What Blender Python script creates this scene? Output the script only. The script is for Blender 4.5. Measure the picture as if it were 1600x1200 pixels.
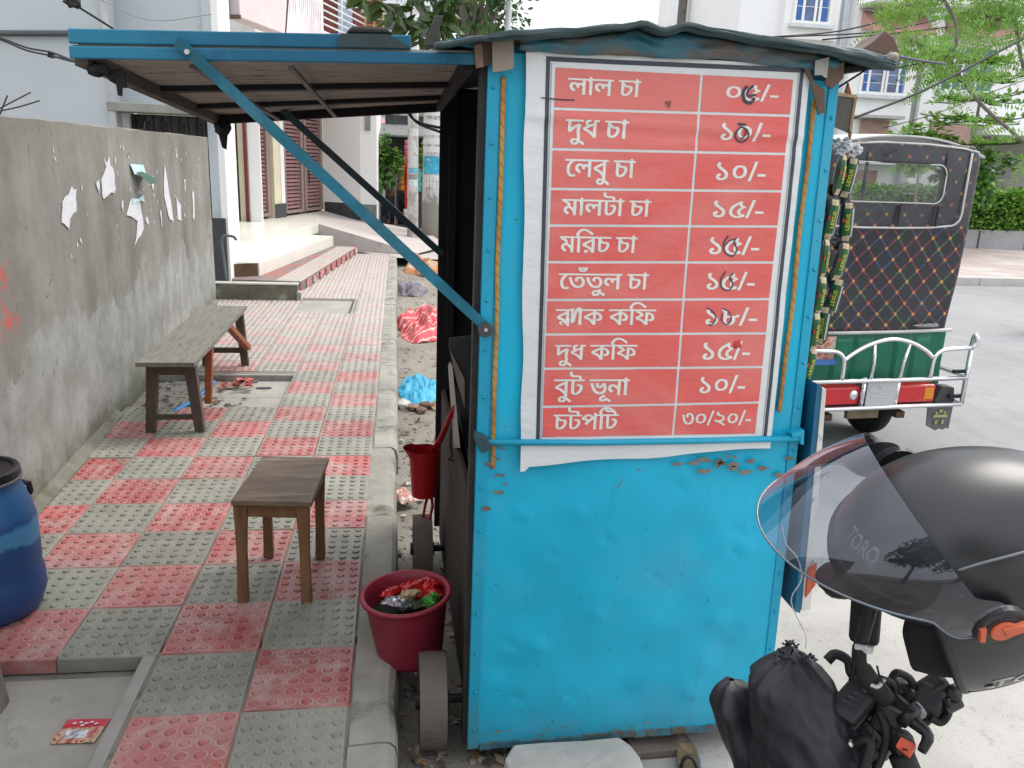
# A tea stall on a tiled pavement, built as real geometry (metres; x right, y along the street, z up; pavement top at z = 0)
import bpy, bmesh, math, random
from mathutils import Vector, Matrix, noise
from mathutils.geometry import tessellate_polygon

for o in list(bpy.data.objects):
    bpy.data.objects.remove(o)
S = bpy.context.scene
C = S.collection
R = math.radians
random.seed(7)
PI = math.pi

# ------------------------------------------------------------------ camera
cam = bpy.data.cameras.new('camera')
cam.sensor_width = 36.0
cam.lens = 36.0 * 1270 / 1600
cam.clip_start = 0.05
cam.clip_end = 800
camo = bpy.data.objects.new('camera', cam)
C.objects.link(camo)
camo.matrix_world = Matrix((( 0.99014656, -0.00169555, -0.14002470, 0.0),
                            (-0.13461531,  0.26396634, -0.95509188, 0.0),
                            ( 0.03858122,  0.96453040,  0.26113711, 1.55),
                            (0, 0, 0, 1)))
S.camera = camo

# ------------------------------------------------------------------ sky, sun, exposure
SUN_AZ, SUN_EL = 62.0, 56.0
W = bpy.data.worlds.new('World')
S.world = W
W.use_nodes = True
wt = W.node_tree
wt.nodes.clear()
w_out = wt.nodes.new('ShaderNodeOutputWorld')
w_bg = wt.nodes.new('ShaderNodeBackground')
w_bg.inputs['Strength'].default_value = 0.13
sky = wt.nodes.new('ShaderNodeTexSky')
sky.sky_type = 'NISHITA'
sky.sun_disc = False
sky.sun_elevation = R(SUN_EL)
sky.sun_rotation = R(SUN_AZ)
sky.air_density = 1.0
sky.dust_density = 4.0
w_mix = wt.nodes.new('ShaderNodeMix')
w_mix.data_type = 'RGBA'
w_mix.inputs['Factor'].default_value = 0.8            # thin bright overcast over the blue
w_cl = wt.nodes.new('ShaderNodeTexNoise')
w_cl.inputs['Scale'].default_value = 2.2
w_cl.inputs['Detail'].default_value = 5
w_rp = wt.nodes.new('ShaderNodeValToRGB')
w_rp.color_ramp.elements[0].color = (6.6, 6.9, 7.3, 1)
w_rp.color_ramp.elements[1].color = (9.4, 9.5, 9.6, 1)
w_rp.color_ramp.elements[0].position = 0.3
w_rp.color_ramp.elements[1].position = 0.75
wt.links.new(w_cl.outputs['Fac'], w_rp.inputs['Fac'])
wt.links.new(sky.outputs['Color'], w_mix.inputs['A'])
wt.links.new(w_rp.outputs['Color'], w_mix.inputs['B'])
wt.links.new(w_mix.outputs['Result'], w_bg.inputs['Color'])
wt.links.new(w_bg.outputs['Background'], w_out.inputs['Surface'])

sun = bpy.data.lights.new('sun', 'SUN')
sun.energy = 1.4
sun.angle = R(28)
sun.color = (1.0, 0.96, 0.9)
suno = bpy.data.objects.new('sun', sun)
C.objects.link(suno)
sd = Vector((math.sin(R(SUN_AZ)) * math.cos(R(SUN_EL)), math.cos(R(SUN_AZ)) * math.cos(R(SUN_EL)), math.sin(R(SUN_EL))))
suno.rotation_euler = sd.to_track_quat('Z', 'Y').to_euler()
suno.location = (6, 6, 12)

S.view_settings.view_transform = 'Standard'
S.view_settings.look = 'None'
S.view_settings.gamma = 1.0
S.view_settings.use_curve_mapping = False
S.view_settings.exposure = 0.82

# ------------------------------------------------------------------ materials
class NT:
    def __init__(self, name):
        self.m = bpy.data.materials.new(name)
        self.m.use_nodes = True
        self.t = self.m.node_tree
        self.b = self.t.nodes['Principled BSDF']
        self._tc = None
    def n(self, typ, ins=None, **props):
        nd = self.t.nodes.new('ShaderNode' + typ)
        for k, v in props.items():
            setattr(nd, k, v)
        for k, v in (ins or {}).items():
            self.put(nd.inputs[k], v)
        return nd
    def put(self, sock, v):
        if hasattr(v, 'is_output') or isinstance(v, bpy.types.NodeSocket):
            self.t.links.new(v, sock)
        else:
            if sock.type == 'RGBA' and len(v) == 3:
                v = (*v, 1)
            sock.default_value = v
    def set(self, **kw):
        for k, v in kw.items():
            self.put(self.b.inputs[k.replace('_', ' ')], v)
    def coord(self):
        if self._tc is None:
            self._tc = self.n('TexCoord').outputs['Object']
        return self._tc
    def mapping(self, scale=(1, 1, 1), rot=(0, 0, 0), co=None):
        return self.n('Mapping', {'Vector': co or self.coord(), 'Scale': scale, 'Rotation': rot}).outputs['Vector']
    def noise(self, scale, detail=5, rough=.55, co=None, dist=0.0):
        return self.n('TexNoise', {'Vector': co or self.coord(), 'Scale': scale, 'Detail': detail, 'Roughness': rough, 'Distortion': dist}).outputs['Fac']
    def ramp(self, fac, *stops, interp='LINEAR'):
        nd = self.n('ValToRGB', {'Fac': fac})
        cr = nd.color_ramp
        cr.interpolation = interp
        while len(cr.elements) < len(stops):
            cr.elements.new(0.5)
        for e, (p, c) in zip(cr.elements, stops):
            e.position = p
            if not hasattr(c, '__len__'):
                c = (c, c, c)
            e.color = (*c[:3], 1)
        return nd.outputs['Color']
    def mix(self, fac, a, b, mode='MIX'):
        nd = self.n('Mix', data_type='RGBA', blend_type=mode)
        self.put(nd.inputs['Factor'], fac)
        self.put(nd.inputs['A'], a)
        self.put(nd.inputs['B'], b)
        return nd.outputs['Result']
    def math(self, op, a, b=0.0):
        nd = self.n('Math', operation=op)
        self.put(nd.inputs[0], a)
        self.put(nd.inputs[1], b)
        return nd.outputs[0]
    def ss(self, x, a, b, lo=0.0, hi=1.0):
        nd = self.n('MapRange', {'Value': x, 'From Min': a, 'From Max': b, 'To Min': lo, 'To Max': hi}, interpolation_type='SMOOTHSTEP')
        return nd.outputs['Result']
    def bump(self, h, strength=.3, dist=.01):
        nd = self.n('Bump', {'Height': h, 'Strength': strength, 'Distance': dist})
        self.put(self.b.inputs['Normal'], nd.outputs['Normal'])

def sc(c, k):
    return tuple(min(1.0, x * k) for x in c)

def mat(name, col, rough=.6, metal=0.0, var=.18, vs=6.0, bump=.15, bs=60.0, dirt=None, cover=.45, ds=4.0, stretch=None, spec=.4, rnd=0.0):
    """Plain surface: base colour with uneven tone, optional dirt or wear patches, fine relief."""
    k = NT(name)
    co = k.mapping(stretch) if stretch else k.coord()
    c = k.ramp(k.noise(vs, 6, .6, co), (.25, sc(col, 1 - var)), (.75, sc(col, 1 + var)))
    if rnd:
        oi = k.n('ObjectInfo').outputs['Random']
        c = k.mix(1.0, c, k.ramp(oi, (0, 1 - rnd), (1, 1.0)), 'MULTIPLY')
    if dirt:
        f = k.ramp(k.noise(ds, 8, .68, co), (1 - cover, 0.0), (min(1.0, 1 - cover + .12), 1.0))
        c = k.mix(f, c, dirt)
        k.set(Roughness=k.ramp(f, (0, rough), (1, min(1, rough + .25))))
    else:
        k.set(Roughness=rough)
    k.set(Base_Color=c, Metallic=metal)
    k.b.inputs['Specular IOR Level'].default_value = spec
    if bump:
        k.bump(k.noise(bs, 6, .6, co), bump, .01)
    return k.m

# ------------------------------------------------------------------ mesh helpers
class MB:
    def __init__(self):
        self.v, self.f, self.mi, self.cur = [], [], [], 0
    def add(self, vs, fs):
        b = len(self.v)
        self.v += [Vector(p) for p in vs]
        for f in fs:
            self.f.append([b + i for i in f])
            self.mi.append(self.cur)
        return self
    def hexa(self, p):            # p: 4 bottom (ccw) then 4 top
        return self.add(p, [(3, 2, 1, 0), (4, 5, 6, 7), (0, 1, 5, 4), (1, 2, 6, 5), (2, 3, 7, 6), (3, 0, 4, 7)])
    def box(self, x0, y0, z0, x1, y1, z1):
        return self.hexa([(x0, y0, z0), (x1, y0, z0), (x1, y1, z0), (x0, y1, z0), (x0, y0, z1), (x1, y0, z1), (x1, y1, z1), (x0, y1, z1)])
    def rbox(self, c, s, rot=(0, 0, 0)):
        from mathutils import Euler
        M = rot.to_3x3() if hasattr(rot, 'to_3x3') else Euler(rot).to_matrix()
        c = Vector(c)
        x, y, z = s[0] / 2, s[1] / 2, s[2] / 2
        return self.hexa([c + M @ Vector(q) for q in ((-x, -y, -z), (x, -y, -z), (x, y, -z), (-x, y, -z), (-x, -y, z), (x, -y, z), (x, y, z), (-x, y, z))])
    def bar(self, a, b, w, h, up=(0, 0, 1)):   # rectangular bar from a to b
        a, b = Vector(a), Vector(b)
        d = (b - a).normalized()
        s = d.cross(Vector(up))
        if s.length < 1e-4:
            s = d.cross(Vector((1, 0, 0)))
        s.normalize()
        u = s.cross(d).normalized()
        q = [(-w / 2, -h / 2), (w / 2, -h / 2), (w / 2, h / 2), (-w / 2, h / 2)]
        return self.hexa([a + s * x + u * y for x, y in q] + [b + s * x + u * y for x, y in q])
    def prism(self, poly, ext):                # poly: planar 3D polygon, extruded by ext
        n = len(poly)
        poly = [Vector(p) for p in poly]
        e = Vector(ext)
        return self.add(poly + [p + e for p in poly], [tuple(range(n - 1, -1, -1)), tuple(range(n, 2 * n))] + [(i, (i + 1) % n, n + (i + 1) % n, n + i) for i in range(n)])
    def tube(self, pts, r, n=8, cap=True):
        pts = [Vector(p) for p in pts]
        rs = r if hasattr(r, '__len__') else [r] * len(pts)
        rings = []
        prev = None
        for i, p in enumerate(pts):
            d = (pts[min(i + 1, len(pts) - 1)] - pts[max(i - 1, 0)])
            d = d.normalized() if d.length > 1e-9 else Vector((0, 0, 1))
            if prev is None:
                a = d.cross(Vector((0, 0, 1)))
                if a.length < 1e-3:
                    a = d.cross(Vector((1, 0, 0)))
            else:
                a = prev - d * prev.dot(d)
            a.normalize()
            prev = a
            b = d.cross(a)
            rings.append([p + (a * math.cos(2 * PI * j / n) + b * math.sin(2 * PI * j / n)) * rs[i] for j in range(n)])
        vs = [q for rg in rings for q in rg]
        fs = []
        for i in range(len(pts) - 1):
            for j in range(n):
                fs.append((i * n + j, i * n + (j + 1) % n, (i + 1) * n + (j + 1) % n, (i + 1) * n + j))
        if cap:
            fs.append(tuple(range(n - 1, -1, -1)))
            fs.append(tuple(range((len(pts) - 1) * n, len(pts) * n)))
        return self.add(vs, fs)
    def lathe(self, prof, c=(0, 0, 0), n=32, M=None):   # prof: [(radius, z)], around z
        vs, fs = [], []
        M = M or Matrix.Identity(3)
        c = Vector(c)
        for r, z in prof:
            for j in range(n):
                a = 2 * PI * j / n
                vs.append(c + M @ Vector((r * math.cos(a), r * math.sin(a), z)))
        for i in range(len(prof) - 1):
            for j in range(n):
                fs.append((i * n + j, i * n + (j + 1) % n, (i + 1) * n + (j + 1) % n, (i + 1) * n + j))
        return self.add(vs, fs)
    def grid(self, fn, nu, nv):
        vs = [fn(i / nu, j / nv) for j in range(nv + 1) for i in range(nu + 1)]
        w = nu + 1
        return self.add(vs, [(j * w + i, j * w + i + 1, (j + 1) * w + i + 1, (j + 1) * w + i) for j in range(nv) for i in range(nu)])
    def quad(self, a, b, c, d):
        return self.add([a, b, c, d], [(0, 1, 2, 3)])
    def disc(self, c, r, nrm, n=16, th=.004):
        q = Vector(nrm).to_track_quat('Z', 'Y').to_matrix()
        return self.lathe([(0.0001, th), (r * .92, th), (r, th * .6), (r, -th), (0.0001, -th)], c, n, q)
    def blob(self, c, s, nz=1.0, seed=0, sub=2, fr=2.0):
        bm = bmesh.new()
        bmesh.ops.create_icosphere(bm, subdivisions=sub, radius=1)
        off = Vector((seed * 3.1, seed * 1.7, seed * .9))
        vs = []
        for v in bm.verts:
            k = 1 + nz * noise.noise(v.co * fr + off)
            vs.append((c[0] + v.co.x * s[0] * k, c[1] + v.co.y * s[1] * k, c[2] + v.co.z * s[2] * k))
        bm.verts.index_update()
        fs = [tuple(x.index for x in f.verts) for f in bm.faces]
        bm.free()
        return self.add(vs, fs)
    def mesh(self, name, mats, off=None, smooth=False, fix=True):
        me = bpy.data.meshes.new(name)
        off = off or Vector()
        me.from_pydata([tuple(v - off) for v in self.v], [], self.f)
        mats = mats if isinstance(mats, (list, tuple)) else [mats]
        for m in mats:
            me.materials.append(m)
        if len(mats) > 1:
            me.polygons.foreach_set('material_index', self.mi)
        if fix:
            bm = bmesh.new()
            bm.from_mesh(me)
            bmesh.ops.recalc_face_normals(bm, faces=bm.faces)
            bm.to_mesh(me)
            bm.free()
        if smooth:
            me.polygons.foreach_set('use_smooth', [True] * len(me.polygons))
        me.update()
        return me
    def build(self, name, mats, parent=None, local=False, smooth=False, bevel=0.0, fix=True, solid=0.0, auto=None):
        off = Vector()
        if parent is not None and not local:
            p = parent
            while p is not None:
                off += p.location
                p = p.parent
        o = bpy.data.objects.new(name, self.mesh(name, mats, off, smooth, fix))
        C.objects.link(o)
        if parent is not None:
            o.parent = parent
        if solid:
            md = o.modifiers.new('solid', 'SOLIDIFY')
            md.thickness = solid
        if bevel:
            md = o.modifiers.new('bevel', 'BEVEL')
            md.width = bevel
            md.segments = 2
            md.limit_method = 'ANGLE'
        return o

def tag(o, label=None, cat=None, group=None, kind=None):
    if label: o['label'] = label
    if cat: o['category'] = cat
    if group: o['group'] = group
    if kind: o['kind'] = kind
    return o

def thing(name, label, cat, loc=(0, 0, 0), rz=0.0, group=None):
    o = bpy.data.objects.new(name, None)
    C.objects.link(o)
    o.location = loc
    o.rotation_euler = (0, 0, rz)
    o.empty_display_size = .1
    return tag(o, label, cat, group)

def kids(o):
    return [c for c in bpy.data.objects if c.parent == o]

def copy_tree(o, parent=None, ch=None):
    if ch is None:
        ch = {}
        for x in bpy.data.objects:
            if x.parent is not None:
                ch.setdefault(x.parent.name, []).append(x)
    c = o.copy()
    C.objects.link(c)
    c.parent = parent
    for k in ch.get(o.name, []):
        copy_tree(k, c, ch)
    return c

def lerp(a, b, t):
    return Vector(a) * (1 - t) + Vector(b) * t

def strip(mb, pts, w, nrm, lift=0.0):
    """flat ribbon of width w through pts, lying in the plane with normal nrm"""
    nrm = Vector(nrm).normalized()
    pts = [Vector(p) + nrm * lift for p in pts]
    vs = []
    for i, p in enumerate(pts):
        d = (pts[min(i + 1, len(pts) - 1)] - pts[max(i - 1, 0)]).normalized()
        s = d.cross(nrm) * (w / 2)
        vs += [p - s, p + s]
    return mb.add(vs, [(2 * i, 2 * i + 1, 2 * i + 3, 2 * i + 2) for i in range(len(pts) - 1)])

def smooth_path(pts, n=6):
    """Catmull-Rom through pts"""
    P = [Vector(p) for p in pts]
    P = [P[0] * 2 - P[1]] + P + [P[-1] * 2 - P[-2]]
    out = []
    for i in range(1, len(P) - 2):
        for k in range(n):
            t = k / n
            out.append(.5 * (2 * P[i] + (P[i + 1] - P[i - 1]) * t + (2 * P[i - 1] - 5 * P[i] + 4 * P[i + 1] - P[i + 2]) * t * t + (3 * P[i] - P[i - 1] - 3 * P[i + 1] + P[i + 2]) * t ** 3))
    out.append(P[-2])
    return out

def cable(name, pts, r, m, label, group, cat='cable', n=6):
    o = MB().tube(smooth_path(pts, 8), r, n).build(name, m, None, smooth=True)
    return tag(o, label, cat, group)

# ------------------------------------------------------------------ shared materials
M = {}
M['concrete'] = mat('concrete', (.30, .29, .27), .85, var=.2, vs=5, bump=.35, bs=45, dirt=(.19, .18, .155), cover=.42, ds=3)
M['pale_concrete'] = mat('pale_concrete', (.46, .45, .42), .85, var=.15, vs=4, bump=.3, bs=50, dirt=(.30, .29, .26), cover=.4, ds=3.5)
M['blue'] = None
M['white_wall'] = mat('white_wall', (.80, .80, .78), .7, var=.05, vs=1.2, bump=.08, bs=30, dirt=(.62, .61, .57), cover=.33, ds=1.5)
M['grey_wall'] = mat('grey_blue_wall', (.46, .50, .52), .75, var=.06, vs=.9, bump=.1, bs=25, dirt=(.37, .40, .41), cover=.4, ds=1.1)
M['cream'] = mat('cream_plaster', (.66, .60, .44), .75, var=.08, vs=3, bump=.1)
M['dark_paint'] = mat('dark_skirting_paint', (.05, .055, .06), .6, var=.2, vs=4)
M['maroon'] = mat('maroon_shutter_paint', (.30, .155, .15), .5, var=.15, vs=5, bump=.1, dirt=(.36, .24, .23), cover=.35, ds=6, rnd=.25)
M['black_metal'] = mat('black_iron', (.018, .018, .02), .5, metal=.2, var=.3)
M['white_tile'] = mat('white_floor_tile', (.72, .70, .62), .28, var=.06, vs=2, bump=.04, dirt=(.48, .44, .36), cover=.36, ds=3)
M['shade_black'] = mat('shade_black_board', (.010, .010, .012), .75, var=.4, vs=5)  # near-black boards: the shade inside the cart is put into the colour
M['wood_grey'] = mat('weathered_wood', (.165, .148, .125), .8, var=.35, vs=5, bump=.4, bs=22, stretch=(7, 1.2, 7), dirt=(.05, .045, .04), cover=.42, ds=5)
M['wood_brown'] = mat('varnished_wood', (.20, .105, .05), .5, var=.35, vs=4, bump=.2, bs=20, stretch=(6, 6, 1), dirt=(.08, .045, .025), cover=.38, ds=5)
M['wood_red'] = mat('red_brown_wood', (.27, .075, .03), .5, var=.25, vs=5, stretch=(6, 6, 1))
M['black_plastic'] = mat('black_plastic', (.012, .012, .014), .38, var=.2, bump=.05, spec=.5)
M['rubber'] = mat('black_rubber', (.02, .019, .018), .75, var=.3, dirt=(.10, .085, .07), cover=.35, ds=8)
M['steel'] = mat('bright_steel', (.62, .62, .62), .28, metal=.9, var=.1, bump=.05)
M['brick'] = mat('broken_brick', (.24, .15, .11), .9, var=.4, vs=9, bump=.5, rnd=.5)
M['stone'] = mat('pale_broken_concrete', (.47, .44, .40), .9, var=.2, vs=7, bump=.7, bs=25)
M['wire'] = mat('cable_sheath', (.012, .012, .013), .6)

# ------------------------------------------------------------------ sky is the world; ground, road, far pavement
def ground_mat():
    k = NT('dusty_ground')
    c = k.ramp(k.noise(2.2, 8, .62), (.25, (.15, .135, .11)), (.5, (.26, .24, .205)), (.75, (.34, .32, .28)))
    sp = k.ramp(k.noise(55, 3, .7), (.60, 0.0), (.66, 1.0))
    c = k.mix(sp, c, (.09, .075, .055))
    k.set(Base_Color=c, Roughness=.95)
    k.bump(k.noise(40, 8, .7), .8, .02)
    return k.m

def road_mat():
    k = NT('grey_road')
    co = k.coord()
    c = k.ramp(k.noise(.7, 8, .6), (.3, (.255, .255, .26)), (.7, (.33, .33, .335)))
    c = k.mix(k.ramp(k.noise(5.5, 7, .7), (.5, 0.0), (.75, .5)), c, (.20, .20, .205))
    tm = k.ramp(k.noise(1.4, 5, .6, k.mapping((1, .09, 1), (0, 0, .12))), (.52, 0.0), (.62, .35))
    c = k.mix(tm, c, (.19, .19, .195))
    pc = k.ramp(k.noise(.35, 9, .62), (.545, 0.0), (.56, .4))
    c = k.mix(pc, c, (.21, .205, .20))
    # pale worn concrete road edge, its brighter light put into the colour; ragged border
    sp = k.n('SeparateXYZ', {'Vector': co})
    d = k.math('ADD', sp.outputs['Y'], k.math('MULTIPLY', sp.outputs['X'], .32))
    d = k.math('ADD', d, k.math('MULTIPLY', k.math('SUBTRACT', k.noise(1.2, 9, .68), .5), 2.2))
    ap = k.ss(d, 3.55, 3.15)
    a = k.ramp(k.noise(1.6, 8, .65), (.3, (.32, .31, .285)), (.7, (.45, .435, .41)))
    a = k.mix(k.ramp(k.noise(17, 8, .75), (.55, 0.0), (.68, .6)), a, (.20, .19, .165))
    c = k.mix(ap, c, a)
    # scattered dark grit of uneven size
    g1 = k.ramp(k.noise(38, 3, .8), (.66, 0.0), (.70, .8))
    g2 = k.ramp(k.noise(120, 2, .7), (.68, 0.0), (.72, .5))
    c = k.mix(g1, c, (.15, .14, .12))
    c = k.mix(g2, c, (.18, .17, .15))
    k.set(Base_Color=c, Roughness=.9)
    k.bump(k.math('ADD', k.noise(120, 5, .65), k.math('MULTIPLY', k.noise(14, 6, .6), .8)), .55, .008)
    return k.m

tag(MB().grid(lambda u, v: (-150 + 300 * u, -60 + 320 * v, -.16), 30, 32).build('ground', ground_mat()), kind='structure')
edge = [(.66 + .05 * noise.noise((0, y * 1.3, 5)) + max(0, y - 2.2) * .33, y, -.155) for y in [-12, -4, 0, 1, 1.5, 1.8, 2.1, 2.4, 2.7, 3, 3.4, 3.8, 4.5, 5.2, 5.6]]
far = [(1.85, 20, -.155), (2.2, 70, -.155), (5.4, 70, -.155), (5.4, 17.5, -.155), (9.0, 12.85, -.155), (60, 12.75, -.155), (60, -12, -.155)]
tag(MB().add(edge + far, [tuple(range(len(edge) + len(far)))]).build('road', road_mat()), kind='structure')
fp = MB().box(9.0, 12.85, -.2, 60, 19.4, -.03).build('far_pavement', mat('far_pavement', (.40, .33, .31), .85, var=.18, vs=1.6, dirt=(.47, .45, .42), cover=.5, ds=.9))
tag(fp, kind='structure')
fk = MB()
for i in range(40):
    fk.box(9.0 + i * .9, 12.7, -.2, 9.89 + i * .9, 12.845, -.02)
tag(fk.build('far_kerb', M['pale_concrete'], bevel=.012), kind='structure')

# ------------------------------------------------------------------ tiled pavement: a bed, and every tile an object
def wall_x(y):
    return -1.358 - .0638 * y

bed = MB()
bed.add([(-1.25, -2, -.058), (-.138, -2, -.058), (-.138, 16, -.058), (-2.75, 16, -.058), (-2.75, 9.3, -.058), (-1.99, 9.3, -.058)], [(0, 1, 2, 3, 4, 5)])
pave = bed.build('pavement', mat('mortar_bed', (.20, .19, .165), .95, var=.25, vs=8, bump=.5, bs=60, dirt=(.28, .27, .24), cover=.5, ds=3))
tag(pave, kind='structure')

jm = MB()
for x0, y0, x1, y1 in ((-.757, -2, -.138, 2.42), (-2.6, 2.46, -.138, 5.02), (-.68, 5.02, -.138, 5.955), (-2.6, 5.957, -.138, 8.36), (-2.6, 8.36, -1.12, 9.5), (-.455, 8.36, -.138, 9.5), (-2.6, 9.502, -.138, 14)):
    jm.box(x0, y0, -.055, x1 if x1 < -.2 else -.118, y1, -.0065)
jm.build('joint_mortar', mat('joint_mortar', (.20, .19, .165), .95, var=.3, vs=9, bump=.3, dirt=(.10, .095, .08), cover=.45, ds=7), pave)

def tile_mat(name, flat, stud, dust, dustamt, ringamt):
    k = NT(name)
    co = k.coord()
    oi = k.n('ObjectInfo')
    rnd = oi.outputs['Random']
    gp = k.n('NewGeometry').outputs['Position']
    z = k.n('SeparateXYZ', {'Vector': co}).outputs['Z']
    top = k.ramp(z, (.0035, 0.0), (.0055, 1.0))
    b1 = k.ramp(k.noise(3.2, 7, .62, gp), (.3, sc(flat, .82)), (.7, sc(flat, 1.15)))
    st = k.ramp(k.noise(6, 6, .6, gp), (.3, sc(stud, .85)), (.75, sc(stud, 1.12)))
    c = k.mix(top, b1, st)
    c = k.mix(1.0, c, k.ramp(rnd, (0, .78), (1, 1.05)), 'MULTIPLY')
    c = k.mix(.9, c, k.ramp(k.noise(.9, 8, .68, gp), (.36, .66), (.58, 1.08)), 'MULTIPLY')
    xy = k.n('SeparateXYZ', {'Vector': co})
    def cell(v):
        return k.math('SUBTRACT', k.math('FRACT', k.math('ADD', k.math('DIVIDE', v, .05), 30.0)), .5)
    cxx, cyy = cell(xy.outputs['X']), cell(xy.outputs['Y'])
    rad = k.math('SQRT', k.math('ADD', k.math('MULTIPLY', cxx, cxx), k.math('MULTIPLY', cyy, cyy)))
    ring = k.math('MULTIPLY', k.ss(rad, .30, .34), k.ss(rad, .46, .38))
    c = k.mix(k.math('MULTIPLY', ring, k.ramp(k.noise(5, 4, .6, gp), (.35, .05), (.65, ringamt))), c, dust)
    # trodden-in dust: worn patches that cross the tiles
    f = k.ramp(k.noise(7.5, 9, .7, gp, .6), (.46, 0.0), (.64, dustamt))
    f2 = k.ramp(k.noise(1.3, 6, .6, gp), (.42, 0.0), (.72, dustamt * .7))
    c = k.mix(f, c, dust)
    c = k.mix(f2, c, dust)
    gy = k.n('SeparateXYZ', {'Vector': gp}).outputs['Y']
    far_bright = k.math('MULTIPLY', k.ss(k.math('ADD', gy, k.math('MULTIPLY', k.noise(1.5, 6, .65, gp), 3.0)), 6.0, 10.0), k.ramp(k.noise(11, 6, .7, gp), (.32, .55), (.6, .92)))
    c = k.mix(far_bright, c, (.50, .455, .42))  # far tiles paler: dust, and the brighter daylight there put into the colour
    gr = k.ramp(k.noise(60, 4, .7, gp), (.64, 0.0), (.72, .6))
    c = k.mix(gr, c, sc(dust, .45))
    k.set(Base_Color=c, Roughness=k.ramp(k.noise(9, 4, .6, gp), (.3, .34), (.7, .6)))
    k.bump(k.noise(110, 6, .65, gp), .28, .004)
    return k.m

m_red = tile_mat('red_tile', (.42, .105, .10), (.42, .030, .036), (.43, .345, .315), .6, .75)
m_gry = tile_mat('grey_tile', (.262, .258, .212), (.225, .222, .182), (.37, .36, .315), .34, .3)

def tile_mesh(m, seed):
    rr = random.Random(seed)
    t = MB()
    h = .151
    e = .0035
    # bevelled slab
    t.add([(-h, -h, -.05), (h, -h, -.05), (h, h, -.05), (-h, h, -.05), (-h, -h, -e), (h, -h, -e), (h, h, -e), (-h, h, -e), (-h + e, -h + e, 0), (h - e, -h + e, 0), (h - e, h - e, 0), (-h + e, h - e, 0)],
          [(0, 1, 5, 4), (1, 2, 6, 5), (2, 3, 7, 6), (3, 0, 4, 7), (4, 5, 9, 8), (5, 6, 10, 9), (6, 7, 11, 10), (7, 4, 8, 11), (8, 9, 10, 11)])
    for i in range(6):
        for j in range(6):
            x, y = -.125 + .05 * i, -.125 + .05 * j
            r0, r1, hh = .0165, .0125, .0066 * rr.uniform(.55, 1.0)
            n = 10
            vs = [(x + r0 * math.cos(2 * PI * q / n), y + r0 * math.sin(2 * PI * q / n), -.001) for q in range(n)]
            vs += [(x + r1 * math.cos(2 * PI * q / n), y + r1 * math.sin(2 * PI * q / n), hh) for q in range(n)]
            t.add(vs, [(q, (q + 1) % n, n + (q + 1) % n, n + q) for q in range(n)] + [tuple(range(n, 2 * n))])
    return t.mesh('tile', m)
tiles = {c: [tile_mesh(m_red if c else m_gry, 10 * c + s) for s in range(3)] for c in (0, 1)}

def recess(x, y):
    if x < -.76 and y < 2.42: return True
    if x < -.68 and 5.02 < y < 5.93: return True
    if -1.12 < x < -.47 and 8.36 < y < 9.45: return True
    return False
rt = random.Random(3)
for k in range(-2, 40):
    y = 2.094 + .3025 * k + .151
    for i in range(7):
        x = -.135 - .307 * i - .1535
        if x + .13 < wall_x(y) and y < 9.2: continue
        if y < 1.6 and i > 3: continue
        if recess(x, y): continue
        if y > 9.7 and x < -1.25 + (y - 9.8) * .108 - .02: continue
        if y > 13.9: continue
        if y > 8.9 and x < -2.0: continue
        red = (k + i) % 2 == 0
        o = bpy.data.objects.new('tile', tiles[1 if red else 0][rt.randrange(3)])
        C.objects.link(o)
        o.parent = pave
        o.location = (x + rt.uniform(-.002, .002), y + rt.uniform(-.002, .002), rt.uniform(-.003, .0015) - (.0025 if rt.random() < .12 else 0))
        o.rotation_euler = (rt.uniform(-.008, .008), rt.uniform(-.008, .008), R(rt.uniform(-.6, .6)) + rt.randrange(4) * PI / 2)

# mortar fillet along the wall foot
mf = MB()
ys = [2.45 + .25 * i for i in range(27)]
for i in range(len(ys) - 1):
    a, b = ys[i], ys[i + 1]
    if 4.95 < (a + b) / 2 < 5.95: continue
    wa, wb = wall_x(a), wall_x(b)
    j = lambda y: .045 + .025 * noise.noise((y * 2.3, 0, 4))
    mf.add([(wa - .02, a, -.05), (wa + j(a), a, -.05), (wb + j(b), b, -.05), (wb - .02, b, -.05), (wa - .02, a, .05), (wa + j(a), a, .006), (wb + j(b), b, .006), (wb - .02, b, .055)], [(4, 5, 6, 7), (1, 2, 6, 5), (0, 1, 5, 4), (2, 3, 7, 6)])
o = mf.build('mortar_fillet', mat('grimy_mortar', (.17, .165, .135), .95, var=.35, vs=6, bump=.5, bs=40, dirt=(.10, .105, .07), cover=.45, ds=5), pave)

# drain cover slabs lying in the recesses, and their rims
def slab(pts, z, label, mt):
    o = MB().prism([(x, y, z - .05) for x, y in pts], (0, 0, .05)).build('cover_slab', mt, pave, bevel=.008)
    return o
m_cov = mat('cover_slab', (.335, .32, .285), .9, var=.2, vs=4, bump=.6, bs=38, dirt=(.22, .205, .18), cover=.4, ds=5)
slab([(-1.44, 1.2), (-.83, 1.2), (-.81, 2.37), (-1.46, 2.37)], -.052, '', m_cov)
slab([(-1.44, .3), (-.84, .3), (-.83, 1.18), (-1.44, 1.18)], -.048, '', m_cov)
slab([(-1.60, 5.06), (-.72, 5.06), (-.715, 5.45), (-1.62, 5.46)], -.04, '', m_cov)
slab([(-1.62, 5.48), (-.715, 5.47), (-.715, 5.90), (-1.64, 5.90)], -.045, '', m_cov)
slab([(-1.09, 8.40), (-.52, 8.42), (-.50, 9.38), (-1.10, 9.40)], -.03, '', m_cov)
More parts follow.
